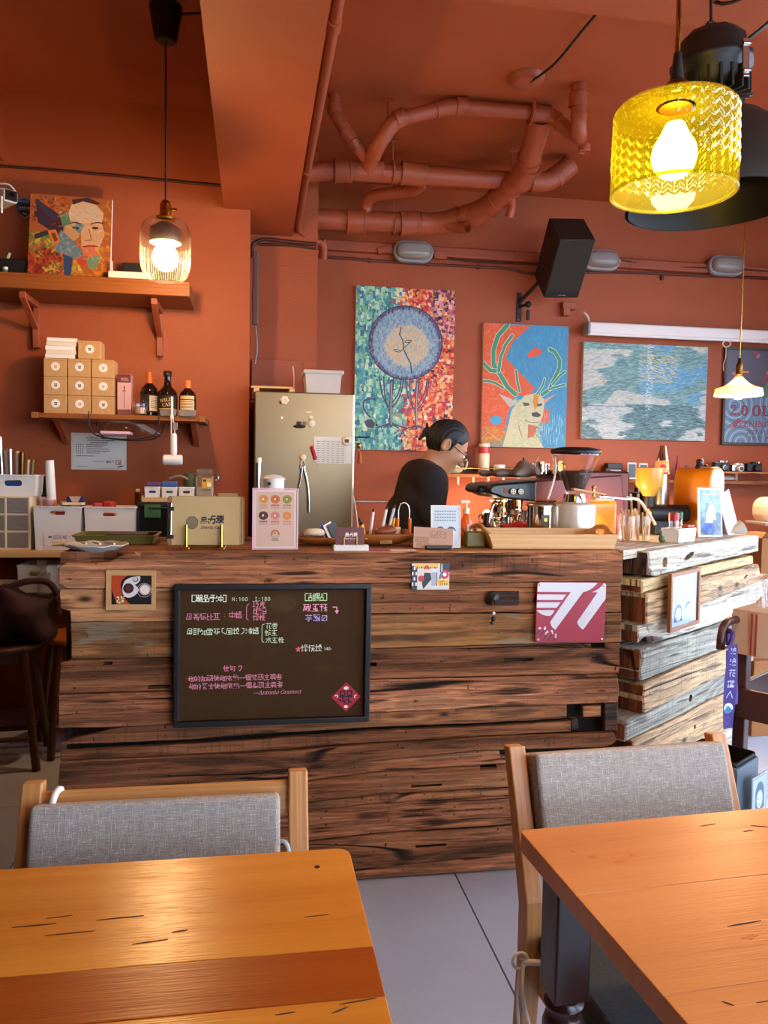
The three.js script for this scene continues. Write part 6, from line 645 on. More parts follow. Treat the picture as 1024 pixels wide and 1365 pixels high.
  const pc = thing('postcard', 'colourful postcard with yellow banner stuck on the upper bar planks', 'postcard', [0.545, 0.971, z + 0.0]); part(pc, 'card', printGeo(0.12, 0.082, 0.0015), std({ map: canvasTex(480, 328, (g, w, h) => { const r = rng(15); g.fillStyle = '#cfc4b6'; g.fillRect(0, 0, w, h); g.fillStyle = '#26262c'; g.fillRect(0, 30, 70, 298); g.fillRect(360, 0, 120, 110); g.fillStyle = '#e2dccf'; g.fillRect(376, 6, 12, 100); for (let i = 0; i < 12; i++) { g.fillStyle = i % 2 ? '#e6e0d6' : '#3a3a40'; g.fillRect(4 + (i % 3) * 22, 40 + Math.floor(i / 3) * 66, 18, 40); } g.fillStyle = '#e2b32a'; g.fillRect(46, 10, 290, 50); for (let i = 0; i < 10; i++) { g.fillStyle = i % 2 ? '#c98a1c' : '#3a3020'; g.fillRect(60 + i * 28, 44, 18, 18); } g.fillStyle = '#b2342e'; g.beginPath(); g.arc(190, 60, 34, 0, 7); g.fill(); g.fillStyle = '#e3b79a'; g.beginPath(); g.arc(190, 88, 24, 0, 7); g.fill(); g.fillStyle = '#1d1a1e'; g.beginPath(); g.moveTo(160, 116); g.lineTo(240, 120); g.lineTo(250, 200); g.lineTo(150, 320); g.lineTo(130, 250); g.fill(); g.fillStyle = '#b5292e'; g.beginPath(); g.arc(120, 190, 40, 0, 7); g.fill(); g.fillStyle = '#9aa4ae'; g.fillRect(250, 110, 70, 170); g.fillStyle = '#c9cfd4'; g.beginPath(); g.arc(285, 110, 40, PI, 0); g.fill(); g.fillStyle = '#a03a40'; g.fillRect(312, 120, 14, 160); g.fillStyle = '#c22a30'; g.beginPath(); g.arc(418, 140, 56, 0, 7); g.fill(); g.fillStyle = '#2c6f92'; g.beginPath(); g.ellipse(372, 152, 18, 52, 0.4, 0, 7); g.fill(); g.fillStyle = '#efe2d4'; g.beginPath(); g.arc(420, 140, 24, 0, 7); g.fill(); g.fillStyle = '#e0ac28'; g.fillRect(334, 206, 140, 74); g.fillStyle = '#5a3a1a'; g.font = 'bold 26px sans-serif'; g.fillText('taste', 350, 236); for (let i = 0; i < 4; i++) g.fillRect(360 + i * 28, 248, 12, 22); }), roughness: 0.4 }));
  const t1 = thing('metal_plate', 'crimson and silver enamel plate with a slanted team logo screwed to the bar', 'sign', [1.008, 0.853, z + 0.002]); t1.rotation.z = -0.012;
  part(t1, 'plate', extr(rrShape(0.236, 0.196, 0.012), 0.006, 0.0025, 2), std({ color: '#9a0f29', roughness: 0.5 }), [0, 0, -0.002]);
  { const g0 = new THREE.ShapeGeometry(rrShape(0.232, 0.192, 0.011), 8), fp = g0.attributes.position; for (let i = 0; i < fp.count; i++) g0.attributes.uv.setXY(i, fp.getX(i) / 0.232 + 0.5, fp.getY(i) / 0.192 + 0.5); part(t1, 'print', g0, std({ map: canvasTex(816, 688, (g, w, h) => { g.fillStyle = '#9a0f29'; g.fillRect(0, 0, w, h); const S = '#cdc8c8', X = (x) => x - 116, Y = (y) => y - 84; const poly = (...p) => { g.beginPath(); p.forEach(([x, y], i) => g[i ? 'lineTo' : 'moveTo'](X(x), Y(y))); g.fill(); }; g.fillStyle = S; g.beginPath(); g.moveTo(X(116), Y(84)); g.lineTo(X(828), Y(84)); g.quadraticCurveTo(X(760), Y(176), X(660), Y(192)); g.lineTo(X(345), Y(630)); g.quadraticCurveTo(X(286), Y(590), X(282), Y(536)); g.lineTo(X(512), Y(192)); g.lineTo(X(116), Y(190)); g.fill(); poly([116, 220], [460, 222], [416, 284], [116, 284]); poly([116, 312], [396, 312], [352, 374], [116, 374]); g.beginPath(); g.moveTo(X(116), Y(402)); g.lineTo(X(328), Y(402)); g.quadraticCurveTo(X(300), Y(468), X(270), Y(468)); g.quadraticCurveTo(X(180), Y(470), X(116), Y(404)); g.fill(); g.beginPath(); g.moveTo(X(760), Y(192)); g.quadraticCurveTo(X(850), Y(170), X(906), Y(84)); g.lineTo(X(932), Y(84)); g.lineTo(X(932), Y(272)); g.lineTo(X(678), Y(630)); g.quadraticCurveTo(X(610), Y(590), X(604), Y(536)); g.lineTo(X(832), Y(194)); g.fill(); const r = rng(9); [[166, 600, 120, 684], [222, 604, 158, 706], [246, 660, 204, 752], [308, 660, 256, 756], [352, 696, 320, 764]].forEach(([a, b, c, d]) => { g.strokeStyle = '#3a0d16'; g.lineWidth = 14; g.beginPath(); g.moveTo(X(a), Y(b) + 26); g.lineTo(X(c), Y(d)); g.stroke(); g.fillStyle = S; for (let k = 0; k < 5; k++) { g.beginPath(); g.arc(X(a) + (r() - 0.5) * 26, Y(b) + (r() - 0.5) * 44, 9, 0, 7); g.fill(); } }); for (let i = 0; i < 400; i++) { g.fillStyle = 'rgba(150,40,70,0.25)'; const t = r(); g.fillRect(X(560 + t * 120 + r() * 90), Y(600 - t * 190 + r() * 20), 3, 3); } }), roughness: 0.38 }), [0, 0, 0.0042]); }
  for (const [x, y] of [[-0.108, 0.088], [0.108, 0.088], [-0.108, -0.088], [0.108, -0.088]]) part(t1, 'screw', new THREE.SphereGeometry(0.004, 12, 8).scale(1, 1, 0.5), M.steel, [x, y, 0.0045]);
  const kn = thing('door_bell', 'round dark metal boss with hanging little charms on the bar front', 'bell', [0.747, 0.9, z + 0.0]); part(kn, 'boss', lathe([[0, 0.016], [0.008, 0.015], [0.01, 0.008], [0.02, 0.006], [0.021, 0], [0, 0]], 28).rotateX(PI / 2), M.darkMetal); part(kn, 'thread', merge([rod([-0.003, 0, 0.015], [-0.004, -0.045, 0.014], 0.0008, 5), rod([0.004, 0, 0.015], [0.003, -0.04, 0.014], 0.0008, 5)]), M.brass); part(kn, 'bead', new THREE.SphereGeometry(0.005, 14, 10), M.white, [0.001, -0.045, 0.014]); part(kn, 'charm', nets((x, y, z2) => smin(Math.hypot(x, y, z2) - 0.008, Math.hypot(x + 0.004, y + 0.014, z2) - 0.006, 0.004), [-0.02, -0.03, -0.012], [0.015, 0.015, 0.012], 0.002), M.blackGloss, [0.0, -0.062, 0.014]); part(kn, 'wood_block', box(0.1, 0.045, 0.004, 0.001), M.reclDark, [0.038, 0.0, -0.003]);
}

// ---------- fridge and what is on it ----------
{
  const zf = -4.2, f = thing('fridge', 'tall metallic champagne coloured fridge in front of the column', 'fridge', [0.262, 0, -4.5]);
  part(f, 'body', boxB(0.52, 1.7, 0.54, 0.008).translate(0, 0.0, -0.02), M.fridgeSide); part(f, 'door', box(0.524, 1.09, 0.05, 0.008, 3).translate(0, 1.158, 0.275), M.fridge); part(f, 'door', box(0.524, 0.57, 0.05, 0.008, 3).translate(0, 0.318, 0.275), M.fridge); part(f, 'hinge_strip', box(0.006, 1.08, 0.05, 0.001).translate(0.263, 1.158, 0.27), M.chrome); part(f, 'badge', printGeo(0.036, 0.012, 0.001), std({ map: canvasTex(144, 48, (g) => { g.fillStyle = '#a89a80'; g.fillRect(0, 0, 144, 48); g.fillStyle = '#efe8d8'; g.font = 'italic bold 30px serif'; g.fillText('TATI', 30, 36); }), roughness: 0.4, metalness: 0.5 }), [0.02, 1.6, 0.301]);
  const m = (name, label, cat, geo, mat, x, y, z = zf + 0.004) => single(name, label, cat, geo, mat, [x, y, z]);
  const rose = thing('magnet', 'round white flower magnet near the top of the fridge', 'magnet', [0.155, 1.658, zf + 0.004]); part(rose, 'flower', merge([0, 1, 2, 3, 4, 5].map((i) => new THREE.SphereGeometry(0.012, 10, 8).scale(1, 1, 0.6).translate(0.012 * Math.cos(i), 0.012 * Math.sin(i), 0))), M.cream); part(rose, 'leaf', box(0.016, 0.016, 0.006, 0.003), M.black, [-0.018, -0.012, 0]);
  const cat = thing('magnet', 'small cream cat magnet on the upper fridge door', 'magnet', [0.3, 1.54, zf + 0.004]); part(cat, 'body', new THREE.SphereGeometry(0.018, 16, 12).scale(0.95, 1.25, 0.4), M.cream); part(cat, 'head', new THREE.SphereGeometry(0.012, 14, 10).scale(1, 1, 0.5), M.cream, [-0.006, 0.03, 0]); part(cat, 'collar', box(0.02, 0.004, 0.012, 0.001), M.amber, [-0.005, 0.019, 0]);
  const hat = thing('magnet', 'black cap shaped magnet beside the cat magnet', 'magnet', [0.235, 1.523, zf + 0.004]); part(hat, 'brim', new THREE.SphereGeometry(0.03, 20, 10).scale(1.1, 0.32, 0.3), M.black); part(hat, 'crown', box(0.024, 0.024, 0.008, 0.004), M.black, [-0.004, 0.014, 0]); part(hat, 'plate', box(0.02, 0.018, 0.002, 0.0005), std({ color: '#7a6a50' }), [0.026, 0.018, 0.002]);
  m('magnet', 'tiny white dot magnet at the left of the fridge door', 'magnet', cyl(0.007, 0.007, 0.004, 14).rotateX(PI / 2), M.white, 0.143, 1.566, zf + 0.001);
  const pp = thing('schedule', 'white sheet with a printed table held on the fridge door', 'notice', [0.413, 1.4, zf + 0.003]); part(pp, 'sheet', printGeo(0.2, 0.142, 0.001), std({ map: canvasTex(400, 284, (g) => { g.fillStyle = '#e3ddd0'; g.fillRect(0, 0, 400, 284); g.strokeStyle = '#a9a294'; g.lineWidth = 1.5; for (let y = 0; y < 10; y++) { g.beginPath(); g.moveTo(20, 40 + y * 24); g.lineTo(330, 40 + y * 24); g.stroke(); g.fillStyle = '#8a8377'; for (let x = 0; x < 6; x++) g.fillRect(28 + x * 52, 48 + y * 24, 34, 6); } for (let x = 0; x < 7; x++) { g.beginPath(); g.moveTo(20 + x * 52, 40); g.lineTo(20 + x * 52, 256); g.stroke(); } }), roughness: 0.8 })); const cm = thing('magnet', 'round coffee cup magnet holding the schedule sheet', 'magnet', [0.486, 1.452, zf + 0.006]); part(cm, 'disc', lathe([[0, 0.008], [0.018, 0.008], [0.024, 0.004], [0.025, 0], [0, 0]], 24).rotateX(PI / 2), M.cream); part(cm, 'face', box(0.022, 0.018, 0.002, 0.003), std({ color: '#6d4a34' }), [0, 0, 0.009]);
  const ca = thing('magnet', 'red berry skewer magnet at the left of the schedule sheet', 'magnet', [0.318, 1.36, zf + 0.006]); ca.rotation.z = 0.3; for (let i = 0; i < 4; i++) part(ca, 'berry', new THREE.SphereGeometry(0.0115, 14, 10), M.red, [0, i * 0.018, 0]); part(ca, 'stick', rod([0, -0.055, 0], [0, 0, 0], 0.0018, 6), M.cream);
  const hk = thing('hanging_tongs', 'long metal tongs hanging from a round hook magnet on the fridge', 'tongs', [0.254, 1.36, zf + 0.006]); part(hk, 'hook_magnet', merge([lathe([[0, 0.012], [0.012, 0.012], [0.018, 0.004], [0.018, 0], [0, 0]], 24).rotateX(PI / 2), new THREE.TorusGeometry(0.01, 0.003, 8, 18).translate(0, -0.03, 0.012)]), M.cream); part(hk, 'spring', new THREE.TorusGeometry(0.012, 0.004, 8, 20).translate(0, -0.05, 0.012), M.steel); part(hk, 'arm', tube([[-0.002, -0.05, 0.014], [-0.012, -0.12, 0.014], [-0.028, -0.21, 0.014]], 0.005, 8), M.steel); part(hk, 'arm', tube([[0.003, -0.05, 0.014], [0.022, -0.12, 0.014], [0.032, -0.2, 0.014], [0.034, -0.29, 0.014]], 0.006, 8), M.steel);
  const bx = thing('storage_box', 'translucent white plastic box with a rim on top of the fridge', 'box', [0.368, 1.705, -4.4]); part(bx, 'body', tub(0.2, 0.125, 0.2, null, 0.9, 0.003, 0.008), M.frost); part(bx, 'lid', box(0.222, 0.022, 0.222, 0.008, 3), M.frost, [0, 0.12, 0]);
  const bd = thing('wooden_board', 'pale wooden slatted board lying on top of the fridge at left', 'board', [0.09, 1.7045, -4.38]); for (let i = 0; i < 3; i++) part(bd, 'slat', uvm(box(0.22, 0.012, 0.05, 0.002), 'x', i), M.pale, [i * 0.004, 0.028, 0.07 - i * 0.06]); for (const x of [-0.08, 0.09]) part(bd, 'batten', boxB(0.03, 0.022, 0.19, 0.002), M.pale, [x, 0, 0.0], [0, 0.2 * (x > 0), 0]);
  single('wire', 'thin pale wire standing up behind the boards on the fridge', 'wire', tube([[0.215, 1.7, -4.5], [0.22, 1.8, -4.52], [0.213, 1.88, -4.53]], 0.004, 6), M.cream);
  // left of the fridge
  const cupb = thing('side_shelf', 'narrow dark shelf unit squeezed between the oven and the fridge', 'shelf', [-0.085, 0, -4.1]); part(cupb, 'case', boxB(0.14, 0.89, 0.34, 0.003), M.hollow); part(cupb, 'top', boxB(0.15, 0.02, 0.36, 0.003), M.reclDark, [0, 0.89, 0]);
  single('bottle', 'small green bottle standing between oven and fridge', 'bottle', lathe([[0, 0], [0.02, 0], [0.022, 0.01], [0.022, 0.1], [0.01, 0.13], [0.01, 0.15], [0, 0.15]], 20), std({ color: '#6d7a2a', roughness: 0.3 }), [-0.1, 0.911, -4.0]);
  const pk = thing('steel_tube', 'steel tube with a pale cap standing behind the doughnut poster', 'tube', [0.014, YT, -2.73]); part(pk, 'tube', cyl(0.0095, 0.0095, 0.27, 20), M.steelB); part(pk, 'cap', cyl(0.0105, 0.0105, 0.018, 20).translate(0, 0.27, 0), M.cream);
  const kt = thing('pitcher', 'white pitcher with a dark spout opening behind the doughnut poster', 'pitcher', [0.067, YT, -2.74]); part(kt, 'body', lathe([[0, 0], [0.028, 0], [0.03, 0.01], [0.036, 0.21], [0.04, 0.218], [0.037, 0.218], [0.034, 0.2], [0.027, 0.012], [0, 0.01]], 32), M.white); part(kt, 'lid', lathe([[0.04, 0.218], [0.024, 0.228], [0, 0.232]], 32), M.white); part(kt, 'spout', cyl(0.006, 0.006, 0.01, 12).rotateX(PI / 2), M.black, [-0.016, 0.2, 0.032]);
}

// ---------- the person behind the bar ----------
{
  const t = thing('person', 'person with tied back black hair and glasses, in a dark shirt, bending the head down', 'person', [0.70, 0, -3.45]);
  const hc = [0.155, 1.408, 0], ha = -rad(34), ch = Math.cos(ha), sh = Math.sin(ha), toHead = (x, y) => [ch * (x - hc[0]) + sh * (y - hc[1]), -sh * (x - hc[0]) + ch * (y - hc[1])], fromHead = (u, v, w) => [hc[0] + ch * u - sh * v, hc[1] + sh * u + ch * v, w];
  const head = (x, y, z) => { const [u, v] = toHead(x, y), a = Math.abs(z); let d = ell(u, v, z, [-0.012, 0.022, 0], [0.092, 0.088, 0.073]); d = smin(d, ell(u, v, z, [0.022, -0.045, 0], [0.058, 0.07, 0.054]), 0.03); d = smin(d, ell(u, v, z, [0.052, -0.096, 0], [0.024, 0.02, 0.024]), 0.022); d = smin(d, cap(u, v, z, [0.076, 0.022, -0.02], [0.076, 0.022, 0.02], 0.011, 0.011), 0.012);
    d = smin(d, cap(u, v, z, [0.08, 0.008, 0], [0.103, -0.03, 0], 0.006, 0.0105), 0.012); d = smin(d, cap(u, v, z, [0.09, -0.034, -0.009], [0.09, -0.034, 0.009], 0.007, 0.007), 0.006); d = smin(d, cap(u, v, z, [0.078, -0.06, -0.014], [0.078, -0.06, 0.014], 0.006, 0.006), 0.006); d = smin(d, cap(u, v, z, [0.076, -0.071, -0.012], [0.076, -0.071, 0.012], 0.0065, 0.0065), 0.006); d = smin(d, ell(u, v, a, [0.055, -0.025, 0.036], [0.024, 0.022, 0.016]), 0.014);
    const so = Math.hypot(u - 0.082, v + 0.002, a - 0.03) - 0.012; d = Math.max(d, -so); d = smin(d, Math.hypot(u - 0.073, v + 0.002, a - 0.03) - 0.012, 0.003);
    const er = Math.max(ell(u, v, a, [-0.026, -0.008, 0.077], [0.02, 0.032, 0.014]), -ell(u, v, a, [-0.022, -0.006, 0.088], [0.011, 0.02, 0.01])); return smin(d, er, 0.006); };
  const hand = (x, y, z, w, s) => { let d = ell(x, y, z, [w[0] + 0.045, w[1] - 0.005, w[2]], [0.045, 0.016, 0.038]); for (let k = 0; k < 4; k++) { const oz = w[2] + (k - 1.5) * 0.0185 * s, l = [0.05, 0.056, 0.052, 0.04][k]; d = smin(d, cap(x, y, z, [w[0] + 0.08, w[1] - 0.004, oz], [w[0] + 0.08 + l * 0.6, w[1] - 0.018, oz], 0.009, 0.0082), 0.006); d = smin(d, cap(x, y, z, [w[0] + 0.08 + l * 0.6, w[1] - 0.018, oz], [w[0] + 0.08 + l * 0.85, w[1] - 0.048, oz], 0.0082, 0.0072), 0.003); } const tz = w[2] - s * 0.034; d = smin(d, cap(x, y, z, [w[0] + 0.03, w[1], tz], [w[0] + 0.075, w[1] - 0.012, tz - s * 0.026], 0.012, 0.009), 0.008); return smin(d, cap(x, y, z, [w[0] + 0.075, w[1] - 0.012, tz - s * 0.026], [w[0] + 0.1, w[1] - 0.03, tz - s * 0.018], 0.009, 0.0075), 0.003); };
  const S = [0.05, 1.265], arm = { 1: { sh: [0.05, 1.262, 0.165], el: [0.055, 1.02, 0.215], wr: [0.1, 1.06, 0.15] }, '-1': { sh: [0.06, 1.262, -0.165], el: [0.09, 1.02, -0.215], wr: [0.105, 1.06, -0.13] } };
  const torso = (x, y, z, k) => { const zz = z * 0.56; let d = cap(x, y, zz, [0.0, 0.95, 0], [0.0, 1.1, 0], 0.085 + k, 0.088 + k); d = smin(d, cap(x, y, zz, [0.0, 1.1, 0], [0.04, 1.245, 0], 0.09 + k, 0.086 + k), 0.05); return d; };
  const arms = (x, y, z, k, to) => { let d = 1; for (const s of [1, -1]) { const a = arm[s]; d = Math.min(d, cap(x, y, z, a.sh, a.el, 0.05 + k, 0.039 + k)); const e = to < 1 ? a.el.map((v, i) => lerp(v, a.wr[i], to)) : a.wr; d = Math.min(d, cap(x, y, z, a.el, e, 0.039 + k, lerp(0.039, 0.024, to) + k)); } return d; };
  const legs = (x, y, z, k) => { let d = 1; for (const s of [1, -1]) { d = Math.min(d, smin(cap(x, y, z, [0.0, 0.9, s * 0.085], [0.03, 0.49, s * 0.095], 0.085 + k, 0.055 + k), cap(x, y, z, [0.03, 0.49, s * 0.095], [-0.01, 0.09, s * 0.1], 0.054 + k, 0.038 + k), 0.03)); } return smin(d, ell(x, y, z, [-0.005, 0.93, 0], [0.105 + k, 0.11, 0.165 + k]), 0.05); };
  const body = (x, y, z) => { let d = smin(torso(x, y, z, 0), legs(x, y, z, 0), 0.05); d = smin(d, arms(x, y, z, 0, 1), 0.03); d = smin(d, cap(x, y, z, [0.045, 1.29, 0], [0.12, 1.37, 0], 0.058, 0.052), 0.03); if (y > 1.2) d = smin(d, head(x, y, z), 0.015); if (x > 0.08 && y < 1.2) for (const s of [1, -1]) d = smin(d, hand(x, y, z, arm[s].wr, s), 0.012); for (const s of [1, -1]) d = smin(d, cap(x, y, z, [-0.03, 0.04, s * 0.1], [0.13, 0.025, s * 0.115], 0.038, 0.026), 0.03); return d; };
  const bodyM = part(t, 'body', nets(body, [-0.2, 0.0, -0.32], [0.5, 1.53, 0.32], 0.0062), M.skin);
  const shirtF = (x, y, z) => { const fold = 0.006 * Math.sin(y * 46 + z * 14 + Math.sin(x * 20) * 2) * sstep(y, 0.95, 1.05) * (1 - sstep(y, 1.2, 1.3)) + 0.004 * Math.sin(z * 60 + y * 25); let d = smin(torso(x, y, z, 0.014), arms(x, y, z, 0.014, 0.45), 0.035); d = smin(d, ell(x, y, z, [0.0, 0.95, 0], [0.125, 0.12, 0.19]), 0.05); d = smin(d, cap(x, y, z, [0.03, 1.28, -0.08], [0.03, 1.28, 0.08], 0.055, 0.055), 0.05); d = Math.max(d, 0.84 - y); d = Math.max(d, -cap(x, y, z, [0.075, 1.325, 0], [0.16, 1.43, 0], 0.068, 0.08)); return d + fold * 0.7; };
  part(t, 'shirt', nets(shirtF, [-0.2, 0.8, -0.32], [0.4, 1.4, 0.32], 0.0075), M.shirt);
  const tr = nets((x, y, z) => Math.max(legs(x, y, z, 0.014), y - 0.98, 0.07 - y), [-0.2, 0.04, -0.3], [0.2, 1.0, 0.3], 0.012); part(t, 'trousers', tr, M.trousers);
  for (const s of [1, -1]) part(t, 'shoe', nets((x, y, z) => Math.max(cap(x, y, z, [-0.035, 0.045, s * 0.1], [0.14, 0.03, s * 0.115], 0.047, 0.036), 0.001 - y), [-0.12, -0.006, s > 0 ? 0.03 : -0.19], [0.22, 0.11, s > 0 ? 0.19 : -0.03], 0.008), M.black);
  const hairF = (x, y, z) => { const [u, v] = toHead(x, y), a = Math.abs(z), st = 0.0014 * Math.sin(a * 520 + u * 120) + 0.001 * Math.sin(v * 300 + a * 400); let d = ell(u, v, z, [-0.016, 0.026, 0], [0.099, 0.097, 0.081]); d = Math.max(d, u - 0.022 - 0.5 * Math.max(v, -0.02) + (v < 0.03 ? 0.3 * a : 0), -v - 0.045 - 0.35 * Math.max(0, -u)); d = Math.max(d, -(ell(u, v, a, [-0.02, -0.02, 0.09], [0.026, 0.034, 0.05]))); d = Math.min(d, cap(u, v, a, [0.006, 0.03, 0.076], [0.004, -0.018, 0.073], 0.007, 0.004)); let p = smin(Math.hypot(u + 0.115, v - 0.0, z) - 0.017, cap(u, v, z, [-0.12, 0.0, 0], [-0.125, -0.045, 0.004], 0.014, 0.006), 0.008); p = smin(p, cap(u, v, z, [-0.118, 0.005, 0], [-0.14, 0.035, 0.01], 0.008, 0.004), 0.006); return smin(d, p, 0.012) + st; };
  part(t, 'hair', nets(hairF, [-0.02, 1.3, -0.11], [0.3, 1.53, 0.11], 0.0042), M.hair);
  const G = []; for (const s of [1, -1]) { const c = fromHead(0.098, -0.004, s * 0.032), ring = new THREE.TorusGeometry(0.021, 0.0018, 8, 28).scale(1, 0.85, 1).rotateY(PI / 2 + s * 0.12).rotateZ(ha).translate(...c); G.push(ring, rod(fromHead(0.092, 0.004, s * 0.053), fromHead(-0.025, 0.01, s * 0.078), 0.0017, 6)); } G.push(rod(fromHead(0.1, 0.0, -0.011), fromHead(0.1, 0.0, 0.011), 0.0016, 6)); part(t, 'glasses', merge(G), M.black);
  for (const s of [1, -1]) { part(t, 'eye', new THREE.SphereGeometry(0.0112, 16, 12), M.white, fromHead(0.0755, -0.002, s * 0.03)); part(t, 'pupil', new THREE.SphereGeometry(0.0055, 12, 8), M.black, fromHead(0.0835, -0.005, s * 0.03)); part(t, 'eyebrow', rod(fromHead(0.087, 0.024, s * 0.016), fromHead(0.078, 0.027, s * 0.044), 0.0028, 6), M.hair); }
}

// ---------- espresso corner ----------
{
  const bn = thing('staff_bench', 'dark low staff bench behind the bar carrying the espresso machine', 'bench', [1.36, 0, -3.22]); const bs = (k) => polyShape([[-0.48 + k, 0.23 - k], [-0.48 + k, -0.22 + k], [0.06, -0.22 + k], [0.42 - k, 0.02], [0.42 - k, 0.23 - k]]); part(bn, 'top', extr(bs(0), 0.03, 0.003).rotateX(-PI / 2).translate(0, 0.95, 0), M.steelB); part(bn, 'cabinet', extr(bs(0.02), 0.945, 0.003).rotateX(-PI / 2), M.maroon); for (let i = 0; i < 2; i++) part(bn, 'door', box(0.44, 0.86, 0.015, 0.003).translate(-0.24 + i * 0.44, 0.5, -0.218), M.maroon);
  const e = thing('espresso_machine', 'maroon two group espresso machine with black side console and chrome groups', 'espresso machine', [1.2, 0.981, -3.24]);
  part(e, 'base', boxB(0.62, 0.075, 0.36, 0.01), M.machine, [0.05, 0, 0]); part(e, 'drip_tray', boxB(0.2, 0.012, 0.3, 0.003), M.chrome, [-0.15, 0.075, 0]); part(e, 'back_panel', uvm(boxB(0.28, 0.27, 0.36, 0.012, 3), 'x'), M.machine, [0.2, 0.06, 0]);
  part(e, 'upper_body', extr(polyShape([[-0.09, 0.205], [-0.08, 0.285], [0.3, 0.315], [0.335, 0.05], [0.15, 0.05], [0.1, 0.195]]), 0.37, 0.006, 2), M.machine, [0, 0, -0.185]);
  part(e, 'side_console', extr((() => { const s = new THREE.Shape(); s.moveTo(-0.28, 0.24); s.quadraticCurveTo(-0.275, 0.265, -0.25, 0.27); s.lineTo(-0.08, 0.285); s.lineTo(-0.08, 0.2); s.lineTo(-0.22, 0.212); s.lineTo(-0.25, 0.225); s.quadraticCurveTo(-0.27, 0.225, -0.28, 0.24); return s; })(), 0.38, 0.008, 3), M.blackGloss, [0.012, 0, -0.19]);
  part(e, 'lever_knob', cyl(0.016, 0.018, 0.03, 20).rotateZ(PI / 2), M.black, [-0.26, 0.245, 0.12]); part(e, 'tag', box(0.016, 0.026, 0.003, 0.001), M.paleDark, [-0.2, 0.245, 0.19]);
  for (const x of [-0.172, -0.14]) { const d = part(e, 'dial', cyl(0.012, 0.013, 0.012, 24).rotateX(PI / 2), M.black, [x, 0.241, 0.19]); part(d, 'mark', merge([box(0.018, 0.004, 0.002, 0.0005).translate(0, 0, 0.013), box(0.004, 0.018, 0.002, 0.0005).translate(0, 0, 0.013), new THREE.TorusGeometry(0.01, 0.0015, 6, 20).translate(0, 0, 0.013)]), M.white); }
  for (const z of [-0.08, 0.1]) { const g = part(e, 'group_head', merge([cyl(0.03, 0.034, 0.04, 28).translate(0, 0, 0), cyl(0.036, 0.036, 0.02, 28).translate(0, -0.02, 0)]), M.chrome, [-0.13, 0.165, z]); part(g, 'portafilter', merge([cyl(0.03, 0.034, 0.025, 24).translate(0, -0.046, 0), rod([-0.03, -0.035, 0], [-0.09, -0.045, 0.02], 0.009), tube([[0, -0.046, 0], [-0.008, -0.06, 0], [-0.01, -0.075, 0]], 0.006)]), M.chrome); }
  for (const [x, z] of [[-0.23, 0.15], [0.0, 0.17]]) { part(e, 'steam_wand', tube([[x, 0.2, z], [x - 0.02, 0.17, z + 0.015], [x - 0.03, 0.11, z + 0.02], [x - 0.02, 0.07, z + 0.02]], 0.006, 10), M.chrome); part(e, 'valve', merge([new THREE.SphereGeometry(0.014, 14, 10).translate(x, 0.19, z), rod([x, 0.19, z], [x + 0.02, 0.2, z + 0.02], 0.006)]), M.brass); }
  const led = part(e, 'work_light', box(0.14, 0.006, 0.02, 0.001), std({ color: '#ffffff', emissive: new THREE.Color(1, 0.8, 0.5), emissiveIntensity: 3 }), [-0.14, 0.196, 0.02]); const al = new THREE.SpotLight(new THREE.Color(1, 0.75, 0.42), 0.5, 0, 1.2, 0.8); al.name = 'machine_light'; al.position.set(-0.14, 0.188, 0.02); al.target.position.set(-0.14, 0, 0.04); al.castShadow = true; e.add(al, al.target);
  const cups = (label, x, z, m, r = 0.032, h = 0.06, y = 1.0685) => { const c = thing('metal_cup', label, 'cup', [x, y, z], x * 9); part(c, 'cup', lathe([[0, 0], [r * 0.9, 0], [r, 0.006], [r * 0.86, h], [r * 0.8, h], [r * 0.92, 0.008], [0, 0.004]], 28), m); part(c, 'handle', tube([[r * 0.86, h * 0.85, 0], [r * 1.5, h * 0.75, 0], [r * 1.4, h * 0.25, 0], [r * 0.98, h * 0.2, 0]], 0.003, 8), m); };
  cups('short steel milk jug on the drip tray nearest the camera', 1.02, -3.08, M.chrome, 0.03, 0.05); cups('steel milk jug on the drip tray farther left', 0.985, -3.2, M.steel); cups('tall chrome jug at the right of the drip tray', 1.09, -3.06, M.chrome, 0.028, 0.075);
  single('towel', 'grey brown towel heaped on top of the espresso machine', 'towel', nets((x, y, z) => smin(ell(x, y, z, [0, 0.01, 0], [0.11, 0.018, 0.1]), ell(x, y, z, [0.07, 0.03, 0.02], [0.045, 0.035, 0.07]), 0.02) + 0.004 * Math.sin(x * 70 + z * 40), [-0.15, -0.01, -0.14], [0.15, 0.09, 0.14], 0.006), std({ color: '#77645a', roughness: 0.95 }), [1.055, 1.283, -3.2]);
  const red = single('cloth', 'red cloth lying crumpled beside the steel grinder', 'cloth', nets((x, y, z) => ell(x, y, z, [0, 0, 0], [0.07, 0.016, 0.05]) + 0.004 * Math.sin(x * 90) + 0.004 * Math.sin(z * 80 + x * 30), [-0.1, -0.04, -0.08], [0.1, 0.04, 0.08], 0.005), std({ color: '#b8352c', roughness: 0.9 }), [1.06, 1.085, -2.99]);
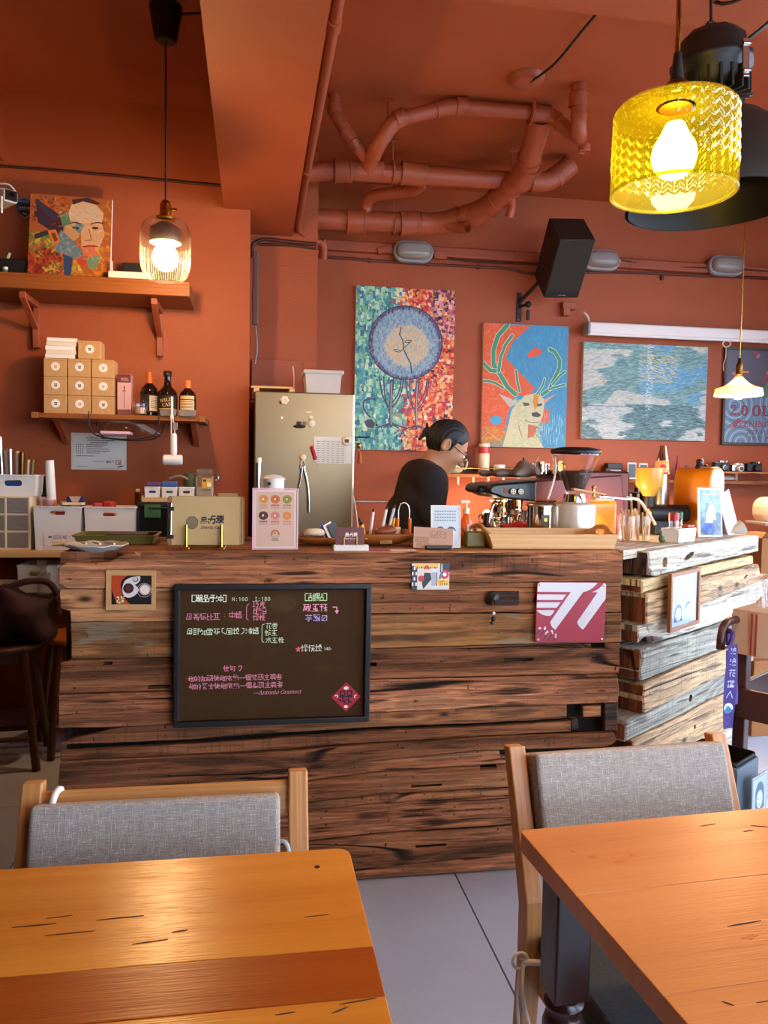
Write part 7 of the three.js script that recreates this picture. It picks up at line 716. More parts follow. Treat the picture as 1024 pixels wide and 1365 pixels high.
  const up = [['straw glass', 1.165, -3.24, M.steel, 0.05], ['cup', 1.2, -3.2, M.chrome, 0.055], ['cup', 1.235, -3.24, M.steel, 0.05], ['cup', 1.27, -3.18, M.brass, 0.06]]; up.forEach(([n, x, z, m, h], i) => cups(['upturned steel cup leftmost on the machine top beside the towel', 'shiny cup second on the machine top', 'steel cup third on the machine top', 'brass toned cup on the machine top just behind the hopper'][i], x, z, m, 0.024, h, 1.289)); const ut = [[1.15, 0.06, -0.1, M.black], [1.16, 0.07, 0.1, M.black], [1.18, 0.085, -0.5, M.pale]]; ut.forEach(([x, h, l, m], i) => { const o = single('utensil', ['short black brush handle on the machine top', 'longer black handle on the machine top', 'pale wooden stirrer leaning right on the machine top'][i], 'utensil', cyl(0.004, 0.004, h, 10), m, [x, 1.295, -3.28]); o.rotation.z = l; });
  // grinder with a clear hopper
  const g = thing('coffee_grinder', 'white coffee grinder with a large clear hopper of beans and dark lid behind the tray', 'grinder', [1.205, YT, -2.84]); part(g, 'body', lathe([[0, 0], [0.078, 0], [0.08, 0.008], [0.08, 0.13], [0.074, 0.14], [0.03, 0.145], [0.03, 0.165], [0, 0.165]], 40), std({ color: '#d8cdbd', roughness: 0.25, metalness: 0.2 })); part(g, 'collar', cyl(0.045, 0.04, 0.03, 28), M.chrome, [0, 0.143, 0]);
  part(g, 'hopper', lathe([[0.035, 0.17], [0.04, 0.2], [0.055, 0.235], [0.09, 0.315], [0.092, 0.325], [0.089, 0.325], [0.087, 0.315], [0.052, 0.236], [0.037, 0.2], [0.032, 0.17]], 40), M.glass); part(g, 'hopper_lid', lathe([[0.09, 0.325], [0.095, 0.33], [0.092, 0.342], [0.06, 0.35], [0, 0.352]], 40), M.black); part(g, 'beans', nets((x, y, z) => Math.max(Math.hypot(x, z) - lerp(0.035, 0.06, (y - 0.19) / 0.065), 0.185 - y, y - 0.255 - 0.004 * Math.sin(x * 300) * Math.sin(z * 280)) + 0.002 * Math.sin(x * 500) * Math.sin(y * 480) * Math.sin(z * 510), [-0.07, 0.17, -0.07], [0.07, 0.28, 0.07], 0.004), M.coffee); part(g, 'switch', cyl(0.007, 0.007, 0.02, 14), M.steel, [0.04, 0.0, 0.09]); part(g, 'tap', merge([cyl(0.006, 0.005, 0.03, 12), new THREE.SphereGeometry(0.008, 12, 8).translate(0, 0.034, 0)]), M.brass, [0.062, 0.165, 0.03]);
  const c = thing('steel_canister', 'polished steel canister with a small square badge left of the coffee grinder', 'canister', [1.085, YT, -2.87]); part(c, 'body', cyl(0.056, 0.056, 0.125, 40), M.chrome); part(c, 'lid', lathe([[0.058, 0.125], [0.058, 0.133], [0.05, 0.137], [0, 0.138]], 40), M.steelB); part(c, 'badge', box(0.034, 0.04, 0.003, 0.008, 3), std({ color: '#3a2a14', roughness: 0.3, metalness: 0.4 }), [-0.004, 0.075, 0.056]); part(c, 'badge_letter', box(0.012, 0.014, 0.002, 0.001), M.brass, [-0.004, 0.075, 0.058]);
  const hose = single('hose', 'pale curved plastic hose hanging beside the coffee hopper', 'hose', tube([[1.13, 1.36, -2.86], [1.125, 1.3, -2.84], [1.1, 1.23, -2.82], [1.09, 1.2, -2.82]], 0.004, 8), M.white);
  const fl = thing('wooden_paddle', 'flat pale wooden spatula and cord lying over the grinder top', 'spatula', [1.27, 1.262, -2.8]); part(fl, 'blade', box(0.13, 0.008, 0.03, 0.003), M.pale, [-0.05, -0.03, 0.05], [0, 0, -0.15]); part(fl, 'handle', box(0.12, 0.01, 0.024, 0.003), M.steel, [0.06, -0.052, 0.05], [0, 0, -0.08]); part(fl, 'cord', tube([[0.1, -0.05, 0.05], [0.15, -0.06, 0.05], [0.18, -0.1, 0.06], [0.21, -0.15, 0.07]], 0.006, 8), M.cream);
  const am = thing('amber_canister', 'glowing golden amber rectangular canister right of the coffee grinder', 'canister', [1.345, YT, -2.9]); part(am, 'body', boxB(0.1, 0.145, 0.06, 0.012, 4), M.amberGlass); part(am, 'liquid', boxB(0.09, 0.12, 0.05, 0.008, 3), phys({ color: '#f6bc38', transmission: 0.5, roughness: 0.5, thickness: 0 }), [0, 0.006, 0]); part(am, 'lid', boxB(0.08, 0.012, 0.05, 0.004), M.cream, [0, 0.146, 0]);
  // hidden warm work lamp that lights the wall and the amber canister from behind
  const wl = thing('work_lamp', 'small warm work lamp behind the espresso machine on the back counter', 'lamp', [1.5, 0.9005, -4.95]); part(wl, 'foot', cyl(0.04, 0.035, 0.012, 24), M.brassDark); part(wl, 'stem', cyl(0.005, 0.005, 0.1, 10), M.brassDark); part(wl, 'bulb', bulbGeo(0.026), M.bulb, [0, 0.125, 0], [PI, 0, 0]); pointLamp(wl, [0, 0.125, 0], 0.4);
  const w2 = copyOf(wl, [1.372, 0.981, -2.99], 0, 'small warm work lamp glowing just behind the golden canister on the staff bench'); w2.children[3].intensity = 0.3; w2.children[3].color.setRGB(1, 0.78, 0.42);
}
{ // glasses with straws and the second grinder on the angled wing
  const glassG = lathe([[0, 0], [0.028, 0], [0.03, 0.004], [0.033, 0.095], [0.031, 0.095], [0.028, 0.006], [0, 0.005]], 28), Y = 1.0495;
  [[1.36, -2.72], [1.43, -2.74], [1.395, -2.78]].forEach(([x, z], i) => { const t = thing('straw_glass', ['clear glass packed with wooden stirrers nearest the tray', 'clear glass of stirrers beside the green pepper bottle', 'clear glass of stirrers behind the other two'][i], 'glass', [x, Y, z], i, 'glasses of stirrers'); part(t, 'glass', glassG, M.glass); const r = rng(30 + i); for (let k = 0; k < 9; k++) { const a = r() * 6.28, b = a + 0.4, R = 0.02; part(t, 'stirrer', rod([R * Math.cos(a) * 0.7, 0.006, R * Math.sin(a) * 0.7], [0.028 * Math.cos(b), 0.1 + r() * 0.025, 0.028 * Math.sin(b)], 0.003, 6), M.pale); } });
  const G2 = thing('coffee_grinder', 'black horizontal coffee grinder with a yellow hopper and brass front dial', 'grinder', [1.68, Y, -3.05]); part(G2, 'motor', merge([cyl(0.036, 0.036, 0.17, 32).rotateZ(-PI / 2).translate(-0.06, 0.09, 0), box(0.08, 0.06, 0.06, 0.006).translate(0.0, 0.03, 0)]), M.black); part(G2, 'dial', lathe([[0, 0.012], [0.02, 0.012], [0.032, 0.006], [0.034, 0], [0, 0]], 28).rotateZ(PI / 2).translate(-0.06, 0.09, 0), M.brass); part(G2, 'ring', cyl(0.0375, 0.0375, 0.008, 32).rotateZ(-PI / 2).translate(0.02, 0.09, 0), M.brassDark); part(G2, 'neck', cyl(0.024, 0.022, 0.05, 24), M.black, [-0.06, 0.115, 0]); part(G2, 'hopper', lathe([[0.024, 0.16], [0.035, 0.18], [0.054, 0.205], [0.056, 0.275], [0.053, 0.278], [0.0, 0.276]], 36), phys({ color: '#eab94a', transmission: 0.45, roughness: 0.3, thickness: 0 }), [-0.06, 0, 0]);
  const lv = thing('lava_lamp', 'slim silver cone with a glowing pink and yellow middle above the yellow hopper', 'lava lamp', [1.74, Y, -3.17]); part(lv, 'base', lathe([[0, 0], [0.04, 0], [0.042, 0.01], [0.032, 0.25], [0.03, 0.26], [0, 0.26]], 28), M.steelB); part(lv, 'bottle', lathe([[0.031, 0.26], [0.027, 0.31], [0.0, 0.31]], 28), std({ color: '#e88a3a', emissive: new THREE.Color(0.9, 0.3, 0.12), emissiveIntensity: 0.5, roughness: 0.2 })); part(lv, 'wax', new THREE.SphereGeometry(0.012, 14, 10).scale(1, 0.8, 1), std({ color: '#d8244a', emissive: new THREE.Color(0.7, 0.05, 0.15), emissiveIntensity: 0.4 }), [-0.008, 0.285, 0.022]); part(lv, 'cap', lathe([[0.027, 0.31], [0.013, 0.375], [0, 0.376]], 28), M.chrome);
  const ob = thing('orange_canister', 'big orange plastic canister with a beige label and a picture label', 'canister', [1.875, Y, -3.1], 0.62); part(ob, 'body', extr((() => { const s = new THREE.Shape(); s.moveTo(-0.075, 0); s.lineTo(-0.075, 0.22); s.quadraticCurveTo(-0.075, 0.285, -0.02, 0.285); s.lineTo(0.02, 0.285); s.quadraticCurveTo(0.075, 0.285, 0.075, 0.22); s.lineTo(0.075, 0); return s; })(), 0.16, 0.012, 3), std({ color: '#dd7d10', roughness: 0.3 }), [0, 0, -0.08]); part(ob, 'label', box(0.095, 0.15, 0.002, 0.0006), std({ color: '#b58a68', roughness: 0.6 }), [-0.012, 0.13, 0.0805]); part(ob, 'picture_label', printGeo(0.08, 0.11, 0.0015), std({ map: canvasTex(160, 220, (g) => { g.fillStyle = '#c9761f'; g.fillRect(0, 0, 160, 220); g.fillStyle = '#3c5a34'; g.fillRect(0, 0, 160, 40); g.fillStyle = '#8a3a1c'; g.beginPath(); g.moveTo(20, 60); g.lineTo(120, 50); g.lineTo(90, 130); g.fill(); g.fillStyle = '#e0a04a'; g.beginPath(); g.arc(60, 165, 26, 0, 7); g.arc(110, 170, 22, 0, 7); g.fill(); }) }), [0.0765, 0.16, 0.0], [0, PI / 2, 0]); part(ob, 'cap', lathe([[0, 0], [0.016, 0], [0.016, 0.028], [0.01, 0.034], [0, 0.034]], 20), M.mahog, [0, 0.284, 0]); part(ob, 'spare_cap', new THREE.SphereGeometry(0.016, 16, 10), M.black, [0.035, 0.28, 0.01]); part(ob, 'spare_cap', new THREE.SphereGeometry(0.016, 16, 10), M.black, [-0.035, 0.28, 0.01]);
  const wb = thing('condiment_box', 'white plastic box of seasonings at the front edge of the wing', 'box', [1.575, Y, -2.73], TH); part(wb, 'box', tub(0.15, 0.052, 0.07, null, 0.92, 0.004, 0.002), M.white); part(wb, 'mark', cyl(0.012, 0.012, 0.001, 24).rotateX(PI / 2), M.cream, [0.02, 0.028, 0.034]);
  const spice = (label, x, z, cap, r, h) => { const t = thing('spice_jar', label, 'jar', [x, Y + 0.005, z]); part(t, 'jar', cyl(r, r, h, 20), M.glass); part(t, 'contents', cyl(r * 0.85, r * 0.85, h * 0.6, 16).translate(0, 0.003, 0), M.cream); part(t, 'cap', cyl(r * 1.05, r * 1.05, 0.028, 20).translate(0, h, 0), cap); }; spice('red capped seasoning jar in the white box', 1.545, -2.715, M.red, 0.018, 0.075); spice('slim green capped bottle beside the red capped jar', 1.582, -2.74, M.green, 0.011, 0.078);
  single('napkin_pack', 'flat reddish packet lying on the white seasoning box', 'packet', box(0.06, 0.01, 0.05, 0.003), std({ color: '#a8513a', roughness: 0.6 }), [1.62, Y + 0.057, -2.765], TH);
  single('figurine', 'tiny dark green goose figurine at the front edge left of the white box', 'figurine', nets((x, y, z) => smin(smin(ell(x, y, z, [0, 0.016, 0], [0.014, 0.013, 0.011]), cap(x, y, z, [-0.006, 0.02, 0], [-0.005, 0.042, 0], 0.006, 0.005), 0.008), ell(x, y, z, [-0.009, 0.044, 0], [0.009, 0.005, 0.005]), 0.004), [-0.03, 0.0, -0.02], [0.025, 0.055, 0.02], 0.0025), std({ color: '#4f5a34', roughness: 0.35 }), [1.458, Y, -2.635]);
  const pf = thing('framed_photo', 'white framed colour photo standing on the wing beside the seasonings', 'photo', [1.83, Y, -2.93], 0.3); pf.rotation.x = -0.1; part(pf, 'frame', frameGeo(0.135, 0.2, 0.008, 0.006, 0.001), M.white, [0, 0.1, -0.003]); part(pf, 'photo', printGeo(0.124, 0.189, 0.003), std({ map: canvasTex(260, 400, (g, w, h) => { const r = rng(31); for (let i = 0; i < 900; i++) { const y = r() * h, x = r() * w, t = y / h, b = Math.exp(-(((x - w * 0.45) ** 2) / 9000 + ((y - h * 0.62) ** 2) / 22000)); g.fillStyle = b > 0.5 ? ['#4a68b8', '#3c57a4', '#5a7cc8'][i % 3] : t < 0.5 ? ['#6f8a7c', '#7f9a86', '#5d7a6e'][i % 3] : ['#46506a', '#56708a', '#3d4a5a'][i % 3]; g.beginPath(); g.ellipse(x, y, 16 + r() * 20, 10 + r() * 14, r() * 3, 0, 7); g.fill(); } g.fillStyle = '#e4b9a4'; g.beginPath(); g.moveTo(130, 120); g.quadraticCurveTo(70, 200, 76, 290); g.lineTo(150, 290); g.quadraticCurveTo(200, 220, 170, 130); g.fill(); g.strokeStyle = '#f0d9a8'; g.lineWidth = 14; g.beginPath(); g.moveTo(140, 110); g.quadraticCurveTo(100, 180, 116, 280); g.stroke(); g.fillStyle = '#c98f78'; g.fillRect(126, 210, 60, 26); g.fillStyle = '#e6cc58'; g.beginPath(); g.arc(178, 246, 16, 0, 7); g.fill(); g.fillStyle = '#d8dde0'; for (let k = 0; k < 12; k++) g.fillRect(44 + k * 15, 40, 10, 8); }), roughness: 0.25 }), [0, 0.1, 0.001]); part(pf, 'stand', box(0.02, 0.16, 0.003, 0.001), M.black, [0, 0.08, -0.03], [0.35, 0, 0]);
  const lm = thing('menu_card', 'laminated price card leaning to the left at the far end of the wing', 'menu', [2.0, Y, -3.03], 0.35); lm.rotation.z = 0.42; part(lm, 'card', printGeo(0.075, 0.19, 0.002), std({ map: canvasTex(150, 380, (g) => { g.fillStyle = '#e4e6e8'; g.fillRect(0, 0, 150, 380); g.fillStyle = '#8fa3b2'; for (let k = 0; k < 5; k++) { g.save(); g.translate(20, 50 + k * 58); g.rotate(-0.1); g.fillRect(0, 0, 90, 20); g.fillRect(10, 26, 60, 8); g.restore(); } g.fillStyle = '#a8452c'; g.fillRect(0, 0, 10, 380); }), roughness: 0.15 }), [0, 0.1, 0]); part(lm, 'back_support', box(0.07, 0.15, 0.003, 0.001), M.maroon, [-0.015, 0.075, -0.02], [0.2, 0, 0]);
  const cone = single('paper_scoop', 'small grey paper scoop in front of the photo frame', 'scoop', lathe([[0, 0], [0.022, 0.03], [0.03, 0.055], [0.027, 0.055], [0.0, 0.006]], 20).rotateZ(-1.1).rotateX(0.3), std({ color: '#c2bcae', roughness: 0.7 }), [1.885, Y + 0.022, -2.88]);
  for (let i = 0; i < 3; i++) { const b = thing('menu_folder', ['maroon folder nearest the amber canister', 'middle maroon folder of the three', 'maroon folder nearest the black grinder'][i], 'folder', [1.625 + i * 0.034, 0.981, -3.3], 0.3, 'maroon folders'); b.rotation.z = 0.12; part(b, 'cover', boxB(0.02, 0.24, 0.16, 0.003), M.maroon); part(b, 'pages', boxB(0.013, 0.23, 0.16, 0.001).translate(0, 0.005, 0.003), M.cream); } 
  const bk = thing('bottle', 'tall dark bottle with a pale label behind the yellow hopper', 'bottle', [1.745, 0.981, -3.4]); part(bk, 'body', lathe([[0, 0], [0.028, 0], [0.03, 0.01], [0.03, 0.17], [0.012, 0.21], [0.012, 0.27], [0, 0.27]], 24), M.darkGlass); part(bk, 'label', new THREE.CylinderGeometry(0.0305, 0.0305, 0.08, 24, 1, true), M.cream, [0, 0.1, 0]); part(bk, 'cap', cyl(0.0135, 0.0135, 0.03, 16), M.amber, [0, 0.255, 0]);
}
{ // on the wing front: framed notice
  const [x, y, z] = wingP(0.22, 0.862, 0.028), t = thing('framed_notice', 'pale wood framed notice with two cartoon faces hung on the angled bar end', 'sign', [x, y, z], TH); t.rotation.z = 0.02; part(t, 'frame', uvm(frameGeo(0.232, 0.205, 0.014, 0.014, 0.002), 'x'), M.paleDark); part(t, 'sheet', printGeo(0.206, 0.18, 0.004), std({ map: canvasTex(824, 720, (g, w, h) => { g.fillStyle = '#c3d0dc'; g.fillRect(0, 0, w, h); g.strokeStyle = '#5a6d82'; g.lineWidth = 7; g.beginPath(); g.roundRect(60, 60, 690, 300, 50); g.stroke(); g.beginPath(); g.moveTo(340, 360); g.lineTo(370, 396); g.lineTo(410, 360); g.stroke(); const r = rng(4); writeText(g, '請點佳、使的甜品', 96, 150, 66, 5, '#7b8ca0', 0.05, r); writeText(g, '香花人 個、', 110, 238, 60, 5, '#7b8ca0', 0.05, r); for (const [X, Y, f] of [[240, 530, 0], [560, 520, 1]]) { g.fillStyle = '#4d6178'; g.beginPath(); g.arc(X, Y, 118, PI, 0); if (!f) { g.lineTo(X + 124, Y + 130); g.lineTo(X - 124, Y + 130); } else { g.lineTo(X + 130, Y - 20); g.lineTo(X + 60, Y - 90); } g.fill(); g.fillStyle = '#dce4ea'; g.beginPath(); g.ellipse(X + 10, Y + 26, 92, 100, 0, 0, 7); g.fill(); g.strokeStyle = '#4d6178'; g.lineWidth = 6; g.beginPath(); g.ellipse(X + 10, Y + 26, 92, 100, 0, 0, 7); g.stroke(); for (const k of [-36, 40]) { g.beginPath(); g.arc(X + k, Y + 10, 26, 0, 7); g.stroke(); } g.beginPath(); g.moveTo(X + 6, Y + 20); g.lineTo(X - 2, Y + 52); g.lineTo(X + 14, Y + 54); g.stroke(); g.beginPath(); g.arc(X + 8, Y + 70, 24, 0.2, PI - 0.2); g.stroke(); } }), roughness: 0.35 }), [0, 0, 0.004]); part(t, 'glass', new THREE.PlaneGeometry(0.206, 0.18), M.pane, [0, 0, 0.0085]);
}

// ---------- paintings ----------
function paintFace(g, w, h) {
  const r = rng(101), blob = (pts, c) => { g.fillStyle = c; g.beginPath(); pts.forEach(([x, y], i) => g[i ? 'lineTo' : 'moveTo'](x * w, y * h)); g.closePath(); g.fill(); }, dabs = (n, x0, y0, x1, y1, cs, s = 16) => { for (let i = 0; i < n; i++) { g.fillStyle = cs[Math.floor(r() * cs.length)]; g.save(); g.translate(lerp(x0, x1, r()) * w, lerp(y0, y1, r()) * h); g.rotate(r() * 3); g.globalAlpha = 0.6; g.fillRect(0, 0, s * (0.5 + r() * 2), s * (0.3 + r() * 0.6)); g.restore(); } };
  g.fillStyle = '#a35a2c'; g.fillRect(0, 0, w, h); dabs(140, 0.5, 0, 1, 1, ['#c9761f', '#d38a24', '#bf5f2a', '#d79a3a', '#b9702a'], 26); dabs(120, 0, 0, 0.5, 0.3, ['#7c2a1f', '#b2521f', '#4a3a44', '#c97a2a'], 20); dabs(120, 0, 0.45, 0.4, 0.75, ['#5a7a2a', '#8fa03a', '#3f6a3a', '#c0b03a'], 22); dabs(140, 0, 0.65, 0.45, 1, ['#7a1a1c', '#9a2a24', '#5c1518', '#b23a2a'], 26); dabs(90, 0.2, 0.8, 0.65, 1, ['#a8a53a', '#c9c04a', '#6a7a2a'], 20);
  blob([[0.06, 0.06], [0.3, 0.2], [0.42, 0.3], [0.4, 0.52], [0.28, 0.45], [0.1, 0.35]], '#4a2230'); blob([[0.08, 0.06], [0.34, 0.26], [0.3, 0.32], [0.06, 0.12]], '#3a3a4c'); blob([[0.05, 0.2], [0.3, 0.36], [0.26, 0.42], [0.05, 0.26]], '#35303e'); blob([[0.06, 0.5], [0.3, 0.4], [0.3, 0.46], [0.07, 0.56]], '#2f3340');
  blob([[0.44, 0.28], [0.5, 0.1], [0.64, 0.05], [0.8, 0.08], [0.9, 0.18], [0.88, 0.3], [0.7, 0.33], [0.55, 0.34]], '#cfae8a'); blob([[0.44, 0.28], [0.62, 0.33], [0.6, 0.5], [0.5, 0.58], [0.42, 0.45]], '#bb8f5e'); blob([[0.62, 0.32], [0.88, 0.3], [0.92, 0.45], [0.86, 0.6], [0.78, 0.7], [0.64, 0.62]], '#c99a70');
  blob([[0.38, 0.42], [0.54, 0.55], [0.66, 0.68], [0.62, 0.78], [0.5, 0.72], [0.34, 0.7], [0.3, 0.58]], '#5f7a86'); blob([[0.56, 0.3], [0.66, 0.34], [0.62, 0.46], [0.56, 0.42]], '#64838e'); blob([[0.36, 0.24], [0.46, 0.2], [0.5, 0.34], [0.4, 0.38]], '#55805c'); blob([[0.62, 0.6], [0.8, 0.6], [0.84, 0.72], [0.7, 0.76]], '#c86a48'); blob([[0.58, 0.74], [0.72, 0.72], [0.7, 0.86], [0.6, 0.82]], '#b2442c'); blob([[0.7, 0.74], [0.88, 0.7], [0.84, 0.86], [0.74, 0.88]], '#6f8a70'); blob([[0.42, 0.72], [0.54, 0.74], [0.52, 0.98], [0.44, 0.96]], '#2f4468');
  blob([[0.22, 0.44], [0.32, 0.42], [0.38, 0.56], [0.34, 0.62], [0.26, 0.54]], '#c8742e'); blob([[0.26, 0.47], [0.31, 0.46], [0.35, 0.55], [0.31, 0.57]], '#7c3a1e'); g.strokeStyle = '#3a2420'; g.lineWidth = 7; g.beginPath(); g.moveTo(0.48 * w, 0.34 * h); g.quadraticCurveTo(0.55 * w, 0.3 * h, 0.62 * w, 0.335 * h); g.moveTo(0.74 * w, 0.33 * h); g.quadraticCurveTo(0.82 * w, 0.28 * h, 0.9 * w, 0.31 * h); g.stroke(); g.fillStyle = '#3a2a2c'; g.beginPath(); g.ellipse(0.56 * w, 0.385 * h, 22, 9, 0.1, 0, 7); g.ellipse(0.8 * w, 0.37 * h, 20, 9, -0.1, 0, 7); g.fill(); g.lineWidth = 5; g.strokeStyle = '#8a4a2c'; g.beginPath(); g.moveTo(0.72 * w, 0.38 * h); g.lineTo(0.76 * w, 0.52 * h); g.lineTo(0.68 * w, 0.53 * h); g.stroke(); g.strokeStyle = '#7a2420'; g.lineWidth = 8; g.beginPath(); g.moveTo(0.66 * w, 0.61 * h); g.quadraticCurveTo(0.76 * w, 0.58 * h, 0.84 * w, 0.6 * h); g.stroke(); g.globalAlpha = 0.3; for (let i = 0; i < 160; i++) { g.fillStyle = ['#e8cfa4', '#a8c0b8', '#d8a070', '#7f9aa0', '#c88a5a'][i % 5]; g.save(); g.translate((0.32 + r() * 0.6) * w, (0.1 + r() * 0.65) * h); g.rotate(r() * 3); g.fillRect(0, 0, 10 + r() * 26, 5 + r() * 9); g.restore(); } g.globalAlpha = 1; blob([[0.5, 0.04], [0.7, 0.0], [0.86, 0.06], [0.8, 0.08], [0.64, 0.05], [0.52, 0.1]], '#4a2a30');
}
function paintMoon(g, w, h) {
  const r = rng(202), L = ['#2f7f84', '#4fa898', '#6fbb90', '#4a8fae', '#9fd0ac', '#5a9a72', '#2c6a8a', '#b4dcb4', '#dfe6c0', '#7fb8b8'], Rr = ['#d8421f', '#e8762a', '#f0a04a', '#c92a3a', '#e85a2a', '#f2c08a', '#b81f3a', '#f0d8b8'], Tp = ['#d0607a', '#e88a9a', '#8a2a4a', '#f0c0b0', '#3a2a3a', '#e0a03a'];
  for (let i = 0; i < 5200; i++) { const x = r(), y = r(), e = x + 0.06 * Math.sin(y * 9) + (r() - 0.5) * 0.16 - 0.1 * (y - 0.5), cs = e < 0.5 ? L : y < 0.3 && x > 0.75 ? Tp : Rr; g.fillStyle = cs[Math.floor(r() * cs.length)]; g.globalAlpha = 0.85; const s = 14 + r() * 17; g.fillRect(x * w - 12, y * h - 12, s, s * (0.8 + r() * (e < 0.5 ? 1.4 : 0.5))); }
  g.globalAlpha = 1; const cx = 0.505 * w, cy = 0.335 * h, R = 0.37 * w; g.save(); g.beginPath(); g.ellipse(cx, cy, R, R * 0.98, 0, 0, 7); g.clip(); g.fillStyle = '#8fb0b8'; g.fillRect(0, 0, w, h); for (let i = 0; i < 4200; i++) { const a = r() * 6.28, q = Math.sqrt(r()) * R, x = cx + q * Math.cos(a), y = cy + q * Math.sin(a), e = q / R, t = Math.hypot((x - cx - 10) / 1.1, y - cy - 20) / R; const cs = e > 0.9 ? ['#3a3450', '#4a4468', '#5a5a7a', '#8a6a8a'] : t < 0.55 ? ['#d8c09a', '#e0b88a', '#cfc8a8', '#b8c0a8', '#d0a888'] : ['#6f9ab0', '#8fb4bc', '#a8c0c0', '#7a8fae', '#b0a8c0', '#5f86a4']; g.fillStyle = cs[Math.floor(r() * cs.length)]; g.globalAlpha = 0.7; g.fillRect(x - 5, y - 8, 7 + r() * 8, 12 + r() * 16); } g.restore(); g.globalAlpha = 1; g.strokeStyle = '#3a3250'; g.lineWidth = 7; g.beginPath(); g.ellipse(cx, cy, R, R * 0.98, 0, 0, 7); g.stroke();
  g.strokeStyle = '#2c3450'; g.lineWidth = 8; g.beginPath(); g.moveTo(0.455 * w, 0.24 * h); [[0.44, 0.285], [0.475, 0.32], [0.485, 0.375], [0.53, 0.43], [0.56, 0.46], [0.57, 0.52]].forEach(([x, y]) => g.lineTo(x * w, y * h)); g.stroke(); g.lineWidth = 5; g.beginPath(); g.ellipse(0.42 * w, 0.385 * h, 26, 8, 0.2, 0, 7); g.ellipse(0.53 * w, 0.325 * h, 28, 9, -0.2, 0, 7); g.stroke();
  const tree = (x, y0, y1, lw) => { g.strokeStyle = '#4c3d5c'; g.lineCap = 'round'; g.lineWidth = lw; g.beginPath(); g.moveTo(x * w, y1 * h); g.quadraticCurveTo((x - 0.01) * w, (y0 + y1) * 0.5 * h, x * w, y0 * h); g.stroke(); g.lineWidth = lw * 0.45; for (const [dx, a] of [[-0.12, 0.62], [0.12, 0.6], [-0.08, 0.72], [0.1, 0.5], [0.02, 0.4]]) { const yb = lerp(y0, y1, a); g.beginPath(); g.moveTo(x * w, yb * h); g.quadraticCurveTo((x + dx * 0.9) * w, (yb - 0.05) * h, (x + dx) * w, (y0 - 0.02) * h); g.stroke(); } g.lineWidth = lw * 0.5; for (const d of [-0.14, -0.07, 0.08, 0.16]) { g.beginPath(); g.moveTo(x * w, (y1 - 0.02) * h); g.quadraticCurveTo((x + d * 0.5) * w, y1 * h, (x + d) * w, (y1 + 0.012) * h); g.stroke(); } };
  tree(0.37, 0.57, 0.85, 22); tree(0.63, 0.57, 0.86, 20); for (const x of [0.37, 0.63]) { g.strokeStyle = '#b8a4a8'; g.lineWidth = 8; g.beginPath(); g.moveTo(x * w + 3, 0.84 * h); g.quadraticCurveTo((x - 0.008) * w, 0.7 * h, x * w + 2, 0.58 * h); g.stroke(); } g.strokeStyle = '#4a3e58'; g.lineWidth = 12; g.beginPath(); g.moveTo(0.16 * w, 0.8 * h); g.quadraticCurveTo(0.06 * w, 0.74 * h, 0.1 * w, 0.7 * h); g.quadraticCurveTo(0.16 * w, 0.68 * h, 0.21 * w, 0.69 * h); g.stroke(); g.fillStyle = '#4a4258'; g.beginPath(); g.ellipse(0.16 * w, 0.84 * h, 40, 34, 0.4, 0, 7); g.fill(); g.beginPath(); g.moveTo(0.8 * w, 0.77 * h); g.quadraticCurveTo(0.84 * w, 0.81 * h, 0.93 * w, 0.87 * h); g.lineTo(0.85 * w, 0.865 * h); g.quadraticCurveTo(0.78 * w, 0.84 * h, 0.8 * w, 0.77 * h); g.fill();
}
